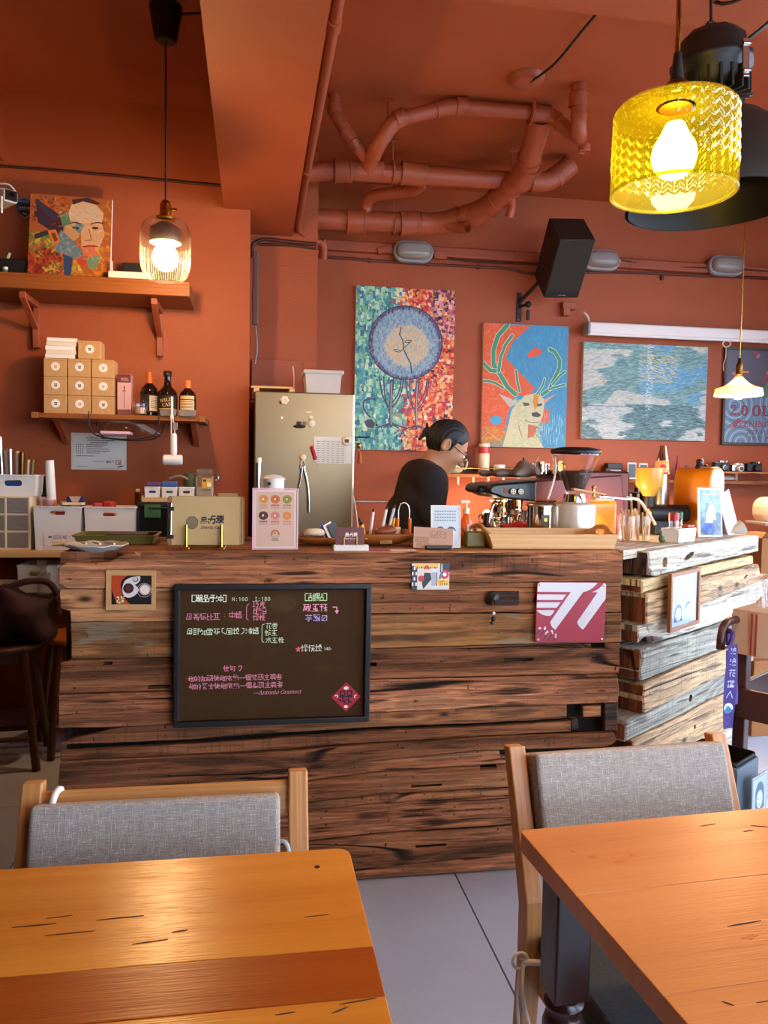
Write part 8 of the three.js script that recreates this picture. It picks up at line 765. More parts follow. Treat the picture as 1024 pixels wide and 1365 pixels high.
function paintDeer(g, w, h) {
  const r = rng(303), X = (x) => ((x - 115) / 815) * w, Y = (y) => ((y - 70) / 1200) * h, P = (pts, c) => { g.fillStyle = c; g.beginPath(); pts.forEach(([x, y], i) => g[i ? 'lineTo' : 'moveTo'](X(x), Y(y))); g.closePath(); g.fill(); };
  g.fillStyle = '#3f8fb4'; g.fillRect(0, 0, w, h); for (let i = 0; i < 1400; i++) { g.fillStyle = ['#4a9cc0', '#3a84a8', '#5aa8c4', '#356f92', '#6ab0c4'][Math.floor(r() * 5)]; g.globalAlpha = 0.5; g.fillRect(r() * w, r() * h, 3 + r() * 3, 14 + r() * 40); } g.globalAlpha = 1;
  P([[115, 70], [560, 85], [400, 230], [330, 400], [620, 690], [560, 760], [420, 760], [380, 900], [340, 1000], [330, 1180], [115, 1270]], '#dc5a22'); for (let i = 0; i < 900; i++) { const x = 115 + r() * 400, y = 70 + r() * 1200; if (x > 480 - (y < 400 ? (y - 70) * 0.5 : 240 - (y - 400) * 0.6) && y > 100 && y < 650) continue; if (x > 370) continue; g.fillStyle = ['#e8672a', '#d24a1c', '#ee7f42', '#c9461e', '#e88a50'][Math.floor(r() * 5)]; g.globalAlpha = 0.5; g.fillRect(X(x), Y(y), 8 + r() * 16, 6 + r() * 12); } g.globalAlpha = 1;
  P([[540, 350], [600, 290], [670, 300], [680, 340], [600, 380], [545, 385]], '#dd5522'); P([[690, 870], [760, 900], [770, 1000], [690, 1050]], '#d2643c'); for (let i = 0; i < 60; i++) { g.fillStyle = '#b8dce4'; g.globalAlpha = 0.7; g.fillRect(X(680 + r() * 220), Y(930 + r() * 260), 3, 20 + r() * 50); } g.globalAlpha = 1; g.fillStyle = '#3f9ac4'; g.beginPath(); g.ellipse(X(250), Y(1010), 52, 40, 0, 0, 7); g.fill(); for (let i = 0; i < 120; i++) { g.fillStyle = ['#c98a2a', '#b0761f', '#8f8a3a', '#d2a03a'][i % 4]; g.globalAlpha = 0.6; g.fillRect(X(115 + r() * 210), Y(1060 + r() * 200), 22, 18); } g.globalAlpha = 1; g.strokeStyle = '#e8c070'; g.lineWidth = 3; g.beginPath(); g.moveTo(X(120), Y(1190)); g.lineTo(X(180), Y(1130)); g.lineTo(X(270), Y(1200)); g.stroke();
  P([[400, 900], [520, 760], [640, 730], [720, 800], [700, 960], [660, 1050], [600, 1080], [640, 1150], [720, 1270], [320, 1270], [360, 1100]], '#c8c49a'); for (let i = 0; i < 500; i++) { const x = 400 + r() * 280, y = 790 + r() * 470; g.fillStyle = ['#d8cfa8', '#b8c49a', '#a8c4a0', '#d0b078', '#c9b890', '#9ab894'][Math.floor(r() * 6)]; g.globalAlpha = 0.5; if (Math.abs(x - 540) < 130 + (y > 1050 ? 60 : 0)) g.fillRect(X(x), Y(y), 14 + r() * 18, 8 + r() * 14); } g.globalAlpha = 1;
  P([[610, 740], [660, 760], [650, 860], [620, 900], [600, 820]], '#d08a2a'); P([[500, 830], [560, 830], [570, 855], [520, 865]], '#5a4a50'); P([[640, 840], [690, 830], [690, 855], [650, 865]], '#5a4a50'); P([[590, 930], [640, 915], [685, 945], [660, 970], [600, 965]], '#4a3a42'); g.strokeStyle = '#7a4a4a'; g.lineWidth = 5; g.beginPath(); g.moveTo(X(530), Y(1000)); g.quadraticCurveTo(X(600), Y(1040), X(670), Y(1015)); g.moveTo(X(470), Y(1050)); g.quadraticCurveTo(X(480), Y(1130), X(510), Y(1170)); g.stroke(); P([[560, 1040], [650, 1060], [620, 1160], [560, 1180]], '#b8683a'); P([[270, 750], [400, 800], [430, 850], [380, 880], [330, 820]], '#c0b8a0'); P([[700, 800], [830, 730], [760, 790], [710, 840]], '#cf9a78');
  const A = (pts, lw) => { g.lineJoin = g.lineCap = 'round'; g.strokeStyle = '#e9e2c8'; g.lineWidth = lw + 7; g.beginPath(); pts.forEach(([x, y], i) => g[i ? 'lineTo' : 'moveTo'](X(x), Y(y))); g.stroke(); g.strokeStyle = '#3a9068'; g.lineWidth = lw; g.stroke(); };
  A([[430, 750], [350, 680], [290, 580], [250, 520], [215, 470], [210, 330], [250, 190], [340, 80]], 37); A([[250, 530], [190, 530], [118, 460]], 31); A([[265, 530], [280, 400], [320, 280], [385, 180]], 26); A([[310, 690], [240, 650], [170, 630], [110, 630]], 20); A([[470, 720], [445, 620], [432, 520]], 20); A([[690, 745], [760, 690], [800, 590], [850, 480], [850, 400], [800, 320], [755, 300]], 31); A([[640, 740], [690, 660], [710, 590]], 17); A([[790, 640], [850, 560], [905, 510]], 19); A([[760, 690], [840, 660], [905, 640]], 19);
}
function paintSea(g, w, h) {
  const r = rng(404); g.fillStyle = '#7fa2a4'; g.fillRect(0, 0, w, h); for (let i = 0; i < 9000; i++) { const x = r(), y = r(), n = fbm(x * 4 + 3, y * 7, 4), m = fbm(x * 3 + 40, y * 5 + 9, 3); let cs; if (y > 0.63) cs = n > 0.52 ? ['#c2c4ba', '#9fb0ac', '#d0cfc6'] : ['#4a6a6a', '#5a8080', '#3a5256', '#6f9296']; else if (m > 0.56) cs = ['#c9cabc', '#d6d2c4', '#b4bcb0', '#c2b89a']; else if (x > 0.45 && n > 0.45) cs = ['#6aa6c0', '#5a9ab8', '#86b4c0', '#4a8cae']; else cs = ['#6f9a94', '#86aaa2', '#5a8884', '#94b0a8', '#4f7a7a']; g.fillStyle = cs[Math.floor(r() * cs.length)]; g.globalAlpha = 0.7; g.beginPath(); g.ellipse(x * w, y * h, 10 + r() * 26, 2.5 + r() * 4, (y < 0.6 ? -0.2 : 0) + (r() - 0.5) * 0.3, 0, 7); g.fill(); }
  g.globalAlpha = 0.8; for (let i = 0; i < 260; i++) { g.fillStyle = ['#c9b06a', '#d2c08a', '#d8d4c2'][i % 3]; g.beginPath(); g.ellipse((0.6 + (r() - 0.5) * 0.3) * w, (0.1 + r() * 0.3) * h, 12 + r() * 12, 3, 0.2, 0, 7); g.fill(); } for (let i = 0; i < 160; i++) { g.fillStyle = '#dcdcd0'; g.beginPath(); g.ellipse((0.53 + (r() - 0.5) * 0.05) * w, r() * 0.7 * h, 9, 3, 0, 0, 7); g.fill(); } g.globalAlpha = 1; g.fillStyle = '#33504e'; g.fillRect(0, 0.655 * h, 0.4 * w, 4);
}
function paintPoster(g, w, h) {
  g.fillStyle = '#5a5560'; g.fillRect(0, 0, w, h); g.fillStyle = '#6f8a9e'; g.fillRect(0, 0.5 * h, w, 0.5 * h); g.lineWidth = 7; for (let k = 0; k < 7; k++) { g.strokeStyle = k % 2 ? '#a8bccb' : '#4f6a84'; for (const [x, y] of [[0.15, 0.6], [0.75, 0.55], [0.25, 1.0], [0.8, 0.95]]) { g.beginPath(); g.arc(x * w, y * h, 24 + k * 24, 0, 7); g.stroke(); } } g.fillStyle = '#5a5560'; g.fillRect(0, 0.2 * h, w, 0.28 * h); g.fillStyle = '#607a66'; g.beginPath(); g.moveTo(0.45 * w, 0.5 * h); g.quadraticCurveTo(0.6 * w, 0.3 * h, 0.72 * w, 0.22 * h); g.quadraticCurveTo(0.95 * w, 0.28 * h, w, 0.5 * h); g.fill(); g.fillStyle = '#c9a878'; g.beginPath(); g.arc(0.78 * w, 0.1 * h, 46, 0, 7); g.fill(); g.strokeStyle = '#7a5a44'; g.lineWidth = 4; g.beginPath(); g.arc(0.78 * w, 0.1 * h, 26, 0, 7); g.arc(0.78 * w, 0.1 * h, 10, 0, 7); g.stroke(); const tub2 = (x, y, a) => { g.save(); g.translate(x * w, y * h); g.rotate(a); g.fillStyle = '#8a4450'; g.fillRect(-14, 0, 30, 90); g.fillStyle = '#b06a70'; g.beginPath(); g.ellipse(0, 0, 20, 14, 0, 0, 7); g.fill(); g.restore(); }; tub2(0.45, 0.06, 2.4); tub2(0.6, 0.24, 0.6); tub2(0.12, 0.26, 0.2); tub2(0.12, 0.84, -2.4);
  g.fillStyle = '#9a3440'; g.strokeStyle = '#5a1e2a'; g.lineWidth = 3; g.font = 'bold 108px serif'; g.fillText('2.0 OUR', 0.08 * w, 0.705 * h); g.strokeText('2.0 OUR', 0.08 * w, 0.705 * h); g.font = 'bold 66px serif'; g.fillText('OPENING DAY', 0.12 * w, 0.825 * h); g.fillStyle = '#6a2a3a'; g.font = 'bold 40px monospace'; g.fillText('2022.11.10', 0.32 * w, 0.9 * h); g.fillText('19:21 PM', 0.36 * w, 0.965 * h);
}
{
  const canvas = (name, label, x0, x1, y0, y1, tw, th, fn, tilt = 0) => { const W = x1 - x0, H = y1 - y0, t = thing(name, label, 'painting', [(x0 + x1) / 2, (y0 + y1) / 2, ZB + 0.018]); t.rotation.z = tilt; part(t, 'canvas', box(W, H, 0.034, 0.003), std({ color: '#cfc6b8', roughness: 0.9 }), [0, 0, 0]); part(t, 'picture', printGeo(W - 0.002, H - 0.002, 0.001), std({ map: canvasTex(tw, th, fn), roughness: 0.55 }), [0, 0, 0.0175]); return t; };
  canvas('canvas_painting', 'tall mosaic painting of a cracked moon face over two trees', 0.658, 1.337, 1.434, 2.522, 800, 1280, paintMoon, -0.003); canvas('canvas_painting', 'painting of a deer with green antlers on orange and blue', 1.542, 2.155, 1.472, 2.317, 760, 1048, paintDeer); canvas('canvas_painting', 'wide blue green painting of sea and clouds under the projector screen', 2.27, 3.215, 1.545, 2.219, 1200, 856, paintSea);
  const p4 = thing('framed_poster', 'framed opening poster with red lettering at the right edge', 'poster', [3.655, 1.878, ZB + 0.014]); part(p4, 'frame', frameGeo(0.6, 0.71, 0.02, 0.022, 0.003), std({ color: '#4a3a34', roughness: 0.5 }), [0, 0, -0.008]); part(p4, 'picture', printGeo(0.565, 0.675, 0.004), std({ map: canvasTex(600, 716, paintPoster), roughness: 0.4 }));
  const sc = thing('projector_screen', 'rolled up white projector screen casing across the back wall', 'projector screen', [3.2, 2.3, ZB + 0.09]); part(sc, 'casing', box(1.86, 0.075, 0.075, 0.012, 3), M.white, [0, 0.004, 0]); part(sc, 'bottom_bar', box(1.86, 0.016, 0.03, 0.006), M.whiteM, [-0.01, -0.04, 0.02]); part(sc, 'end_cap', box(0.02, 0.09, 0.085, 0.008), M.greyPl, [-0.935, 0, 0]); part(sc, 'hook', tube([[-0.92, 0.045, 0], [-0.93, 0.08, 0], [-0.955, 0.105, 0], [-0.96, 0.12, -0.03]], 0.006, 8), M.white); part(sc, 'pull_cord', merge([tube([[0.1, -0.045, 0.03], [0.075, -0.06, 0.03], [0.075, -0.075, 0.03], [0.1, -0.09, 0.03], [0.13, -0.075, 0.03], [0.135, -0.06, 0.03], [0.11, -0.045, 0.03]], 0.004, 6), tube([[0.1, -0.09, 0.03], [0.1, -0.16, 0.03], [0.085, -0.22, 0.03], [0.09, -0.26, 0.03]], 0.003, 6)]), M.cream);
  const jb = thing('junction_box', 'small terracotta painted box at the left end of the projector screen', 'junction box', [2.15, 2.44, ZB + 0.03]); part(jb, 'box', merge([box(0.1, 0.05, 0.055, 0.005).translate(0, 0.02, 0), box(0.05, 0.05, 0.06, 0.005).translate(-0.02, -0.025, 0)]), M.pipe);
  // black loudspeaker on a wall bracket
  const s = thing('loudspeaker', 'large black loudspeaker tilted down on a wall bracket below the pipes', 'speaker', [1.978, 2.692, -4.95]); s.rotation.order = 'YXZ'; s.rotation.set(rad(45.5), rad(1), rad(3.5)); part(s, 'cabinet', box(0.234, 0.419, 0.26, 0.004), M.speaker); part(s, 'grille', box(0.23, 0.37, 0.014, 0.005), std({ color: '#2a2720', roughness: 0.9 }), [0, 0.02, 0.128]); part(s, 'badge', box(0.05, 0.006, 0.002, 0.0005), M.steel, [0, -0.188, 0.1315]);
  const b = thing('speaker_bracket', 'black metal wall bracket under the loudspeaker', 'bracket', [1.80, 2.44, ZB + 0.005]); part(b, 'plate', box(0.035, 0.2, 0.008, 0.002), M.black, [0, 0, 0]); part(b, 'arm', rod([0, 0.03, 0.01], [0.08, 0.14, 0.16], 0.012), M.black); part(b, 'fork', merge([box(0.02, 0.07, 0.02, 0.003).translate(0.05, -0.06, 0.05), new THREE.SphereGeometry(0.022, 16, 12).translate(0.045, 0.01, 0.06), rod([0, 0.0, 0.01], [0.045, 0.01, 0.06], 0.01)]), M.black); for (const y of [-0.085, 0.085]) part(b, 'screw', cyl(0.006, 0.006, 0.006, 10).rotateX(PI / 2), M.steel, [0, y, 0.002]);
}
{ // back counter along the wall, mostly hidden by the bar
  const bc = thing('back_counter', 'low wooden back counter along the back wall behind the espresso machine', 'counter'); part(bc, 'top', uvm(box(2.6, 0.03, 0.5, 0.003).translate(2.2, 0.885, ZB + 0.26), 'x'), M.reclA); part(bc, 'front', box(2.56, 0.86, 0.02, 0.002).translate(2.2, 0.435, ZB + 0.48), M.maroon);
}
{ // hook shelf and odds on the back wall behind the person
  const h = thing('hook_shelf', 'small wooden shelf with brass rail and a row of hooks behind the person', 'shelf', [1.5, 1.272, ZB + 0.1]); part(h, 'board', uvm(box(0.62, 0.022, 0.18, 0.003), 'x'), M.paleDark); part(h, 'rail', rod([-0.31, 0.05, 0.088], [0.31, 0.05, 0.088], 0.003), M.brass); for (let i = 0; i < 6; i++) part(h, 'hook', merge([box(0.014, 0.05, 0.008, 0.002).translate(0, -0.034, 0), tube([[0, -0.055, 0], [0, -0.065, 0.012], [0, -0.055, 0.024]], 0.004, 6)]), M.cream, [-0.26 + i * 0.105, 0, 0.084]); part(h, 'back_bar', box(0.64, 0.03, 0.02, 0.002), M.black, [0, 0.045, -0.085]);
  const y = 1.2835; const jug = thing('jug', 'round cream jug with a cap on the hook shelf beside the face', 'jug', [1.335, y, -5.2]); part(jug, 'body', lathe([[0, 0], [0.035, 0], [0.06, 0.02], [0.068, 0.06], [0.056, 0.1], [0.03, 0.118], [0.03, 0.125], [0, 0.125]], 32), std({ color: '#efd9a8', roughness: 0.35 })); part(jug, 'cap', cyl(0.018, 0.014, 0.025, 16), M.white, [0, 0.122, 0]); part(jug, 'handle', tube([[0.05, 0.1, 0.02], [0.085, 0.09, 0.02], [0.08, 0.04, 0.02], [0.064, 0.03, 0.02]], 0.006, 8), M.cream);
  const bt = thing('squeeze_bottle', 'tall white bottle with a red label band on the hook shelf', 'bottle', [1.545, y, -5.2]); part(bt, 'body', lathe([[0, 0], [0.036, 0], [0.038, 0.006], [0.038, 0.205], [0.03, 0.21], [0, 0.21]], 28), M.cream); part(bt, 'band', cyl(0.0386, 0.0386, 0.045, 28), std({ color: '#c03a34', roughness: 0.4 }), [0, 0.14, 0]); const jr = thing('small_jar', 'short white jar with an orange mark at the right of the hook shelf', 'jar', [1.655, y, -5.2]); part(jr, 'body', cyl(0.038, 0.038, 0.065, 28), M.whiteM); part(jr, 'mark', box(0.02, 0.03, 0.003, 0.001), M.amber, [-0.02, 0.03, 0.034]);
  const fn = thing('funnel', 'dark funnel shaped cup hanging at the left end of the hook shelf', 'funnel', [1.13, 1.235, -5.1]); part(fn, 'cone', lathe([[0.012, 0], [0.02, 0.01], [0.085, 0.045], [0.088, 0.052], [0.08, 0.05], [0.0, 0.012]], 28).rotateZ(-0.25), M.black);
  const gl = thing('gooseneck_lamp', 'black gooseneck lamp bent over at the wall above the cream jug, unlit', 'lamp', [1.385, 0, -5.2]); part(gl, 'neck', tube([[-0.06, 1.285, 0], [-0.045, 1.34, 0], [-0.01, 1.39, 0], [0.0, 1.44, 0], [-0.01, 1.49, 0], [-0.02, 1.525, 0.01]], 0.006, 8), M.black); part(gl, 'head', box(0.085, 0.022, 0.04, 0.008, 3), M.black, [0.01, 1.54, 0.02], [0, 0, -0.2]);
  const hg = thing('hanging_charm', 'black hook rod with an orange ornament hanging at the right side of the fridge', 'ornament', [0.6, 0, -4.55]); part(hg, 'bar', rod([-0.075, 1.485, 0], [0.06, 1.49, 0], 0.005), M.black); part(hg, 'cup', lathe([[0, 0], [0.014, 0.002], [0.018, 0.035], [0.0, 0.03]], 16), M.brass, [0.0, 1.42, 0]); part(hg, 'tassel', lathe([[0, 0], [0.014, 0.01], [0.01, 0.06], [0.004, 0.075], [0, 0.075]], 16), std({ color: '#c8622a', roughness: 0.6 }), [0.005, 1.33, 0]); part(hg, 'thread', rod([0.0, 1.4, 0], [0, 1.485, 0], 0.0015), M.brass);
  single('wall_rail', 'thin steel rail on the back wall between fridge and person', 'rail', box(0.5, 0.012, 0.012, 0.002), M.steel, [0.86, 1.085, ZB + 0.012]); single('cable', 'pale cable hanging down the right side of the fridge', 'cable', tube([[0.528, 1.22, -4.55], [0.57, 1.15, -4.58], [0.61, 0.9, -4.6], [0.6, 0.7, -4.6]], 0.005, 6), M.cream);
}
{ // long shelf with cameras on the back wall
  const z = ZB + 0.12, t = thing('wall_shelf', 'long brown wall shelf behind the wing with a small raised shelf at right', 'shelf', [0, 0, z]); part(t, 'board', uvm(box(1.75, 0.024, 0.22, 0.003).translate(3.13, 1.252, 0), 'x'), M.reclA); part(t, 'riser', uvm(box(0.5, 0.014, 0.13, 0.003).translate(3.46, 1.322, 0), 'x'), M.reclB); for (const x of [3.24, 3.4, 3.66]) part(t, 'post', cyl(0.012, 0.012, 0.05, 12), M.frostBin, [x, 1.265, 0.03]); for (const x of [2.5, 3.3, 3.9]) part(t, 'bracket', box(0.02, 0.1, 0.16, 0.003), M.black, [x, 1.19, -0.02]);
  const y = 1.2645, Y2 = 1.3295; const rd = thing('radio', 'small black portable radio on the long wall shelf', 'radio', [2.46, y, z + 0.02]); part(rd, 'body', boxB(0.12, 0.075, 0.05, 0.006), M.black); part(rd, 'face', box(0.075, 0.05, 0.003, 0.003), M.greyPl, [0.015, 0.038, 0.026]); single('box', 'black box behind the little radio on the long wall shelf', 'box', boxB(0.11, 0.11, 0.06, 0.004), M.black, [2.5, y, z - 0.05]);
  const ph = (x, l, w, h) => { const p = thing('phone_stand', l, 'phone', [x, y, z + 0.02]); part(p, 'frame', boxB(w, h, 0.01, 0.005), M.white); part(p, 'screen', box(w * 0.82, h * 0.82, 0.002, 0.002), M.blackGloss, [0, h * 0.5, 0.0055]); }; ph(2.605, 'white framed phone standing on the shelf, left of two', 0.066, 0.115); ph(2.69, 'white framed phone standing on the shelf, right of two', 0.064, 0.112);
  const cam = (x, yy, l, c1, c2, w = 0.12, h = 0.065) => { const k = thing('film_camera', l, 'camera', [x, yy, z + 0.0], 0); part(k, 'body', boxB(w, h, 0.045, 0.008, 3), c1); part(k, 'top_plate', boxB(w * 0.96, h * 0.26, 0.042, 0.004).translate(0, h * 0.74, 0), c2); part(k, 'lens', lathe([[0, 0.03], [0.016, 0.03], [0.022, 0.026], [0.025, 0], [0, 0]], 24).rotateX(PI / 2), c2, [0.005, h * 0.42, 0.022]); part(k, 'lens_glass', cyl(0.015, 0.015, 0.003, 20).rotateX(PI / 2), M.blackGloss, [0.005, h * 0.42, 0.0515]); part(k, 'viewfinder', boxB(0.03, 0.012, 0.03, 0.003).translate(0, h * 0.99, 0), c2); part(k, 'knob', cyl(0.008, 0.008, 0.01, 14).translate(w * 0.35, h, 0), M.steel); };
  cam(3.295, Y2, 'black and silver film camera, leftmost on the raised shelf', M.black, M.steel); cam(3.42, Y2, 'small silver compact camera in the middle of the raised shelf', M.steel, M.white, 0.1, 0.05); cam(3.55, Y2, 'all black film camera, rightmost on the raised shelf', M.black, M.black, 0.12, 0.062);
  const f = (x, l, m, h, r) => single('bottle', l, 'bottle', lathe([[0, 0], [r, 0], [r, h * 0.6], [r * 0.4, h * 0.8], [r * 0.4, h], [0, h]], 20), m, [x, y, z]); f(2.86, 'dark bottle just left of the orange canister top on the long shelf', M.black, 0.12, 0.035); f(2.96, 'slim maroon bottle on the long shelf above the orange canister', M.crimson, 0.17, 0.014); f(3.03, 'short blue bottle right of the orange canister on the long shelf', M.navy, 0.1, 0.03); single('folded_cloth', 'folded grey cap lying under the raised shelf', 'cap', nets((x, yy, zz) => ell(x, yy, zz, [0, 0.012, 0], [0.06, 0.022, 0.045]), [-0.08, 0.0, -0.06], [0.08, 0.05, 0.06], 0.006), M.greyPl, [3.32, y, z + 0.04]); single('book', 'pale book lying flat on the long wall shelf', 'book', boxB(0.14, 0.02, 0.1, 0.003), M.paper, [3.1, y, z + 0.02]);
  const cs = thing('coffee_can', 'flat chrome gadget box left of the hopper on the wall shelf', 'can', [2.3, y, z]); part(cs, 'body', boxB(0.12, 0.05, 0.08, 0.01, 3), M.chrome); part(cs, 'lid', boxB(0.1, 0.012, 0.07, 0.004).translate(0, 0.05, 0), M.black);
  const rm = thing('remote', 'white remote control hanging below the long wall shelf', 'remote', [3.3, 1.1, ZB + 0.02]); part(rm, 'body', boxB(0.045, 0.12, 0.018, 0.006), M.white); part(rm, 'screen', box(0.03, 0.05, 0.003, 0.001), M.greyPl, [0, 0.085, 0.009]); part(rm, 'holder', boxB(0.06, 0.05, 0.03, 0.004), M.black, [0, -0.01, 0]);
}
{ // behind and beside the wing at right
  const carton = (l, p, w, h, d, ry, open) => { const t = thing('cardboard_box', l, 'box', p, ry); part(t, 'carton', uvm(boxB(w, h, d, 0.004), 'y', p[0]), M.board); part(t, 'tape', box(0.05, 0.0015, d, 0.0004), M.kraft, [0, h, 0]); part(t, 'print', printGeo(w * 0.7, h * 0.5, 0.001), std({ map: canvasTex(256, 128, (g) => { g.fillStyle = '#8f7058'; g.fillRect(0, 0, 256, 128); writeText(g, '請香為', 40, 30, 54, 7, '#3c2a1e'); }), roughness: 0.85 }), [0, h * 0.5, d / 2 + 0.001]); if (open) for (const s of [1]) part(t, 'flap', box(w * 0.98, 0.004, d * 0.5, 0.001).translate(0, 0, d * 0.25), M.board, [0, h, s * d * 0.48], [s > 0 ? -0.7 : -PI + 0.9, 0, 0]); };
  carton('lowest brown cardboard box of the stack behind the wing', [2.72, 0.001, -3.75], 0.55, 0.38, 0.45, 0.05); carton('middle brown cardboard box of the stack behind the wing', [2.72, 0.382, -3.75], 0.52, 0.36, 0.42, -0.04); carton('top printed cardboard box with open flaps behind the wing', [2.73, 0.743, -3.75], 0.5, 0.25, 0.42, 0.03, true);
  const ts = thing('toaster', 'white rounded appliance resting on the open cardboard box', 'appliance', [2.86, 1.05, -3.98]); part(ts, 'body', box(0.2, 0.15, 0.16, 0.06, 5), M.white, [0, 0.06, 0]); part(ts, 'panel', box(0.004, 0.12, 0.12, 0.002), M.greyPl, [0.1, 0.06, 0]); part(ts, 'eye', new THREE.SphereGeometry(0.01, 12, 8), M.greyPl, [-0.02, 0.07, 0.08]); part(ts, 'base', box(0.22, 0.02, 0.18, 0.005), M.greyPl, [0, -0.012, 0]);
  single('grey_case', 'dark slate case behind the white appliance at the right edge', 'case', boxB(0.4, 1.02, 0.3, 0.01), M.slate, [3.35, 0.001, -3.9]);
  // mahogany serving cart, standing parallel to the wing, its handle end towards the room
  const CX = 1.691, CZ = -2.041, cp = (x, y, z) => [CX + WD[0] * x + Math.sin(TH) * z, y, CZ + WD[2] * x + Math.cos(TH) * z];
  const c = thing('serving_cart', 'dark mahogany serving cart with a curved handle beside the wing', 'cart', [CX, 0, CZ], TH); const W = 0.6, D = 0.36; for (const sx of [-1, 1]) for (const sz of [-1, 1]) part(c, 'leg', box(0.034, 0.88, 0.034, 0.004), M.cart, [sx * (W / 2 - 0.025), 0.45, sz * (D / 2 - 0.02)]);
  for (const [y, h] of [[0.88, 0.04], [0.625, 0.085], [0.16, 0.05]]) { part(c, 'tray', box(W - 0.03, 0.014, D - 0.02, 0.002), M.cart, [0, y, 0]); for (const s of [-1, 1]) { part(c, 'rail', box(W, h, 0.016, 0.004), M.cart, [0, y + h / 2 - 0.008, s * (D / 2)]); part(c, 'rail', box(0.016, h, D, 0.004), M.cart, [s * (W / 2 - 0.004), y + h / 2 - 0.008, 0]); } }
  for (const z of [-0.165, 0.165]) part(c, 'handle', tube([[-W / 2 + 0.02, 0.895, z], [-W / 2 - 0.07, 0.9, z], [-W / 2 - 0.105, 0.89, z], [-W / 2 - 0.12, 0.86, z], [-W / 2 - 0.122, 0.83, z]], 0.0115, 12), M.cart);
  const cl = thing('tea_towel', 'beige tea towel with red stripes hanging over the cart end', 'towel', cp(-0.325, 0, 0.01), TH); const clm = std({ color: '#c7a283', roughness: 0.95, side: THREE.DoubleSide }), wave = (g) => { const q = g.attributes.position; for (let i = 0; i < q.count; i++) q.setZ(i, 0.004 * Math.sin(q.getX(i) * 38) * (0.5 - q.getY(i) / 0.12)); g.computeVertexNormals(); return g; }; part(cl, 'front_drop', wave(new THREE.PlaneGeometry(0.37, 0.12, 60, 10)), clm, [0, 0.865, 0], [0, -PI / 2, 0]); part(cl, 'top_fold', box(0.3, 0.006, 0.37, 0.003, 2), clm, [0.149, 0.926, 0]); for (const x of [-0.13, -0.118]) part(cl, 'stripe', box(0.002, 0.116, 0.005, 0.0005), std({ color: '#96322e', roughness: 0.9 }), [-0.006, 0.865, x]);
  for (let i = 0; i < 4; i++) { const g = thing('drinking_glass', ['upturned ribbed glass on the cart towel, nearest the wing', 'second upturned ribbed glass on the cart towel', 'third upturned ribbed glass on the cart towel', 'fourth upturned ribbed glass on the cart towel, half outside the frame'][i], 'glass', cp(-0.25 + (i % 2) * 0.075, 0.9305, -0.135 + (i >> 1) * 0.08), 0, 'upturned glasses on the cart'); const gg = lathe([[0, 0.085], [0.026, 0.085], [0.03, 0.08], [0.034, 0.0], [0.0325, 0.0], [0.028, 0.078], [0, 0.081]], 64), gp = gg.attributes.position; for (let k = 0; k < gp.count; k++) { const a = Math.atan2(gp.getZ(k), gp.getX(k)), q = 1 + 0.025 * Math.cos(a * 20); gp.setX(k, gp.getX(k) * q); gp.setZ(k, gp.getZ(k) * q); } gg.computeVertexNormals(); part(g, 'glass', gg, M.glass); part(g, 'base', new THREE.TorusGeometry(0.028, 0.003, 8, 32).rotateX(PI / 2), M.glass, [0, 0.083, 0]); }
  const rb = thing('ribbon', 'purple ribbon banner with white characters hanging from the cart handle', 'ribbon', cp(-0.424, 0, -0.15), 0.25), rg = (w, h, k) => { const g = new THREE.PlaneGeometry(w, h, 10, 30), q = g.attributes.position; for (let i = 0; i < q.count; i++) q.setZ(i, 0.006 * Math.sin(q.getX(i) * 60 + q.getY(i) * k)); g.computeVertexNormals(); return g; }; part(rb, 'banner', rg(0.036, 0.23, 16), std({ map: canvasTex(120, 700, (g) => { g.fillStyle = '#42307c'; g.fillRect(0, 0, 120, 700); ['浪', '浪', '花', '蓮', '人'].forEach((c, i) => writeText(g, c, 34, 20 + i * 92, 58, 6, '#cfd2ea')); g.fillStyle = '#d8e4ee'; g.beginPath(); g.arc(60, 530, 44, 0, 7); g.fill(); g.fillStyle = '#3a86a8'; g.beginPath(); g.moveTo(22, 544); g.lineTo(58, 506); g.lineTo(98, 544); g.arc(60, 530, 43, 0.4, 2.75); g.fill(); g.strokeStyle = '#6c5aa8'; g.lineWidth = 4; g.beginPath(); g.arc(60, 630, 26, 0, 7); g.stroke(); }), roughness: 0.5, side: THREE.DoubleSide }), [0, 0.735, 0.02]); part(rb, 'tail', rg(0.028, 0.15, -20), std({ color: '#55419a', roughness: 0.5, side: THREE.DoubleSide }), [0.022, 0.755, 0.004], [0, 0, 0.1]); part(rb, 'knot', tube([[0, 0.845, 0.012], [0.01, 0.875, 0.012], [0.02, 0.88, -0.012], [0.02, 0.84, -0.012]], 0.006, 8), std({ color: '#42307c', roughness: 0.5 }));
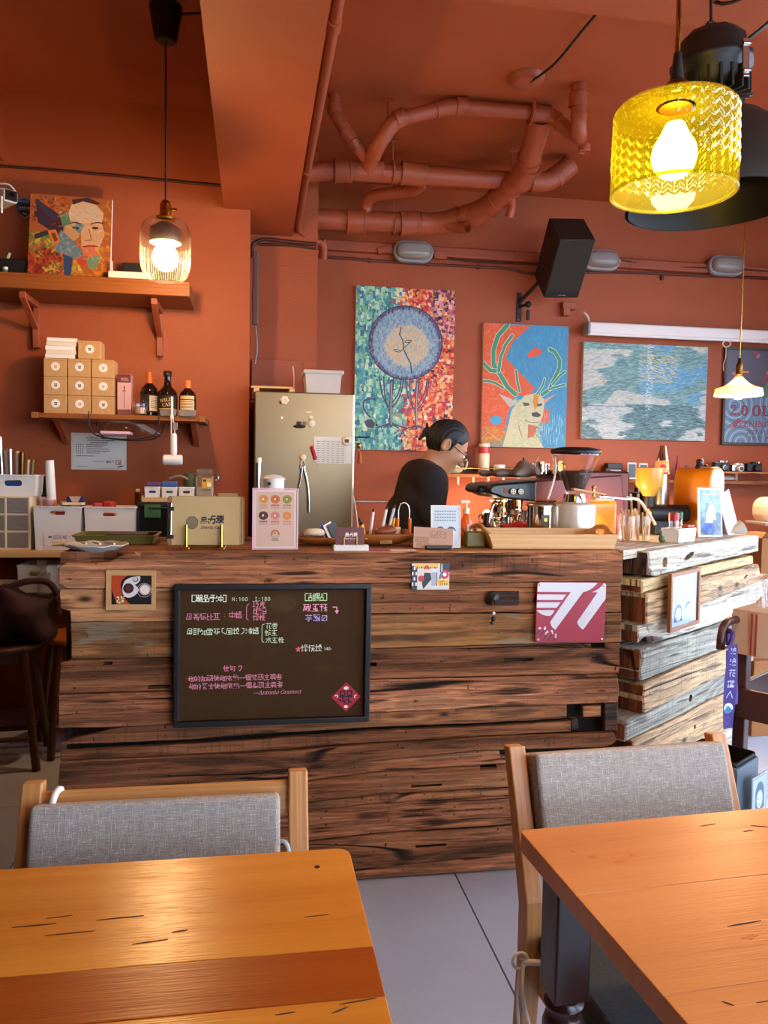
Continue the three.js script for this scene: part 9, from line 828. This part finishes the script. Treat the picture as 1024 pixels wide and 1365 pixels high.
  const blk = thing('black_rack', 'black round topped rack standing in front of the serving cart', 'rack', [1.62, 0.25, -1.78]); part(blk, 'top', lathe([[0, 0.02], [0.09, 0.02], [0.1, 0.01], [0.09, 0], [0, 0]], 32), M.black, [0, 0.28, 0]); part(blk, 'post', cyl(0.012, 0.012, 0.5, 12), M.black, [0, -0.22, 0]); part(blk, 'foot', cyl(0.1, 0.1, 0.015, 28), M.black, [0, -0.249, 0]);
  // grey waste box with a drawing card leaning on it
  const wb = thing('waste_box', 'open blue grey waste box with a dark liner beside the right chair', 'bin', [1.27, 0.001, -1.954], TH); part(wb, 'body', tub(0.147, 0.53, 0.16, null, 0.98, 0.006, 0.001), std({ color: '#64707c', roughness: 0.35 })); part(wb, 'liner', tub(0.134, 0.53, 0.147, null, 0.98, 0.003, 0.003), M.black, [0, 0.012, 0]); part(wb, 'contents', uvm(boxB(0.115, 0.47, 0.125, 0.03, 3), 'x'), M.paleDark, [0, 0.01, 0]);
  const pc = thing('poster_card', 'pale blue card with a drawn girl leaning on the waste box', 'poster', [1.345, 0.2, -1.872], TH); pc.rotation.x = -0.03; part(pc, 'card', printGeo(0.1, 0.3, 0.003), std({ map: canvasTex(200, 600, (g) => { g.fillStyle = '#bccbd8'; g.fillRect(0, 0, 200, 600); g.strokeStyle = g.fillStyle = '#5d7488'; g.lineWidth = 4; g.strokeRect(10, 10, 180, 290); g.beginPath(); g.arc(100, 100, 62, PI, 0); g.lineTo(164, 190); g.lineTo(36, 190); g.fill(); g.fillStyle = '#d6e0e6'; g.beginPath(); g.ellipse(100, 132, 42, 48, 0, 0, 7); g.fill(); g.fillStyle = '#5d7488'; g.fillRect(76, 124, 14, 6); g.fillRect(110, 124, 14, 6); g.beginPath(); g.arc(100, 154, 10, 0, PI); g.stroke(); writeText(g, '請人點', 46, 216, 32, 3, '#6a8094'); g.beginPath(); g.moveTo(10, 310); g.lineTo(190, 300); g.stroke(); writeText(g, '香花', 50, 340, 40, 3, '#6a8094'); g.beginPath(); g.arc(100, 460, 60, 0, 7); g.stroke(); }), roughness: 0.5 }), [0, 0.15, 0]);
}
scene.traverse((o) => { if (o.isMesh) { o.castShadow = o.receiveShadow = true; } });
renderer.render(scene, camera);
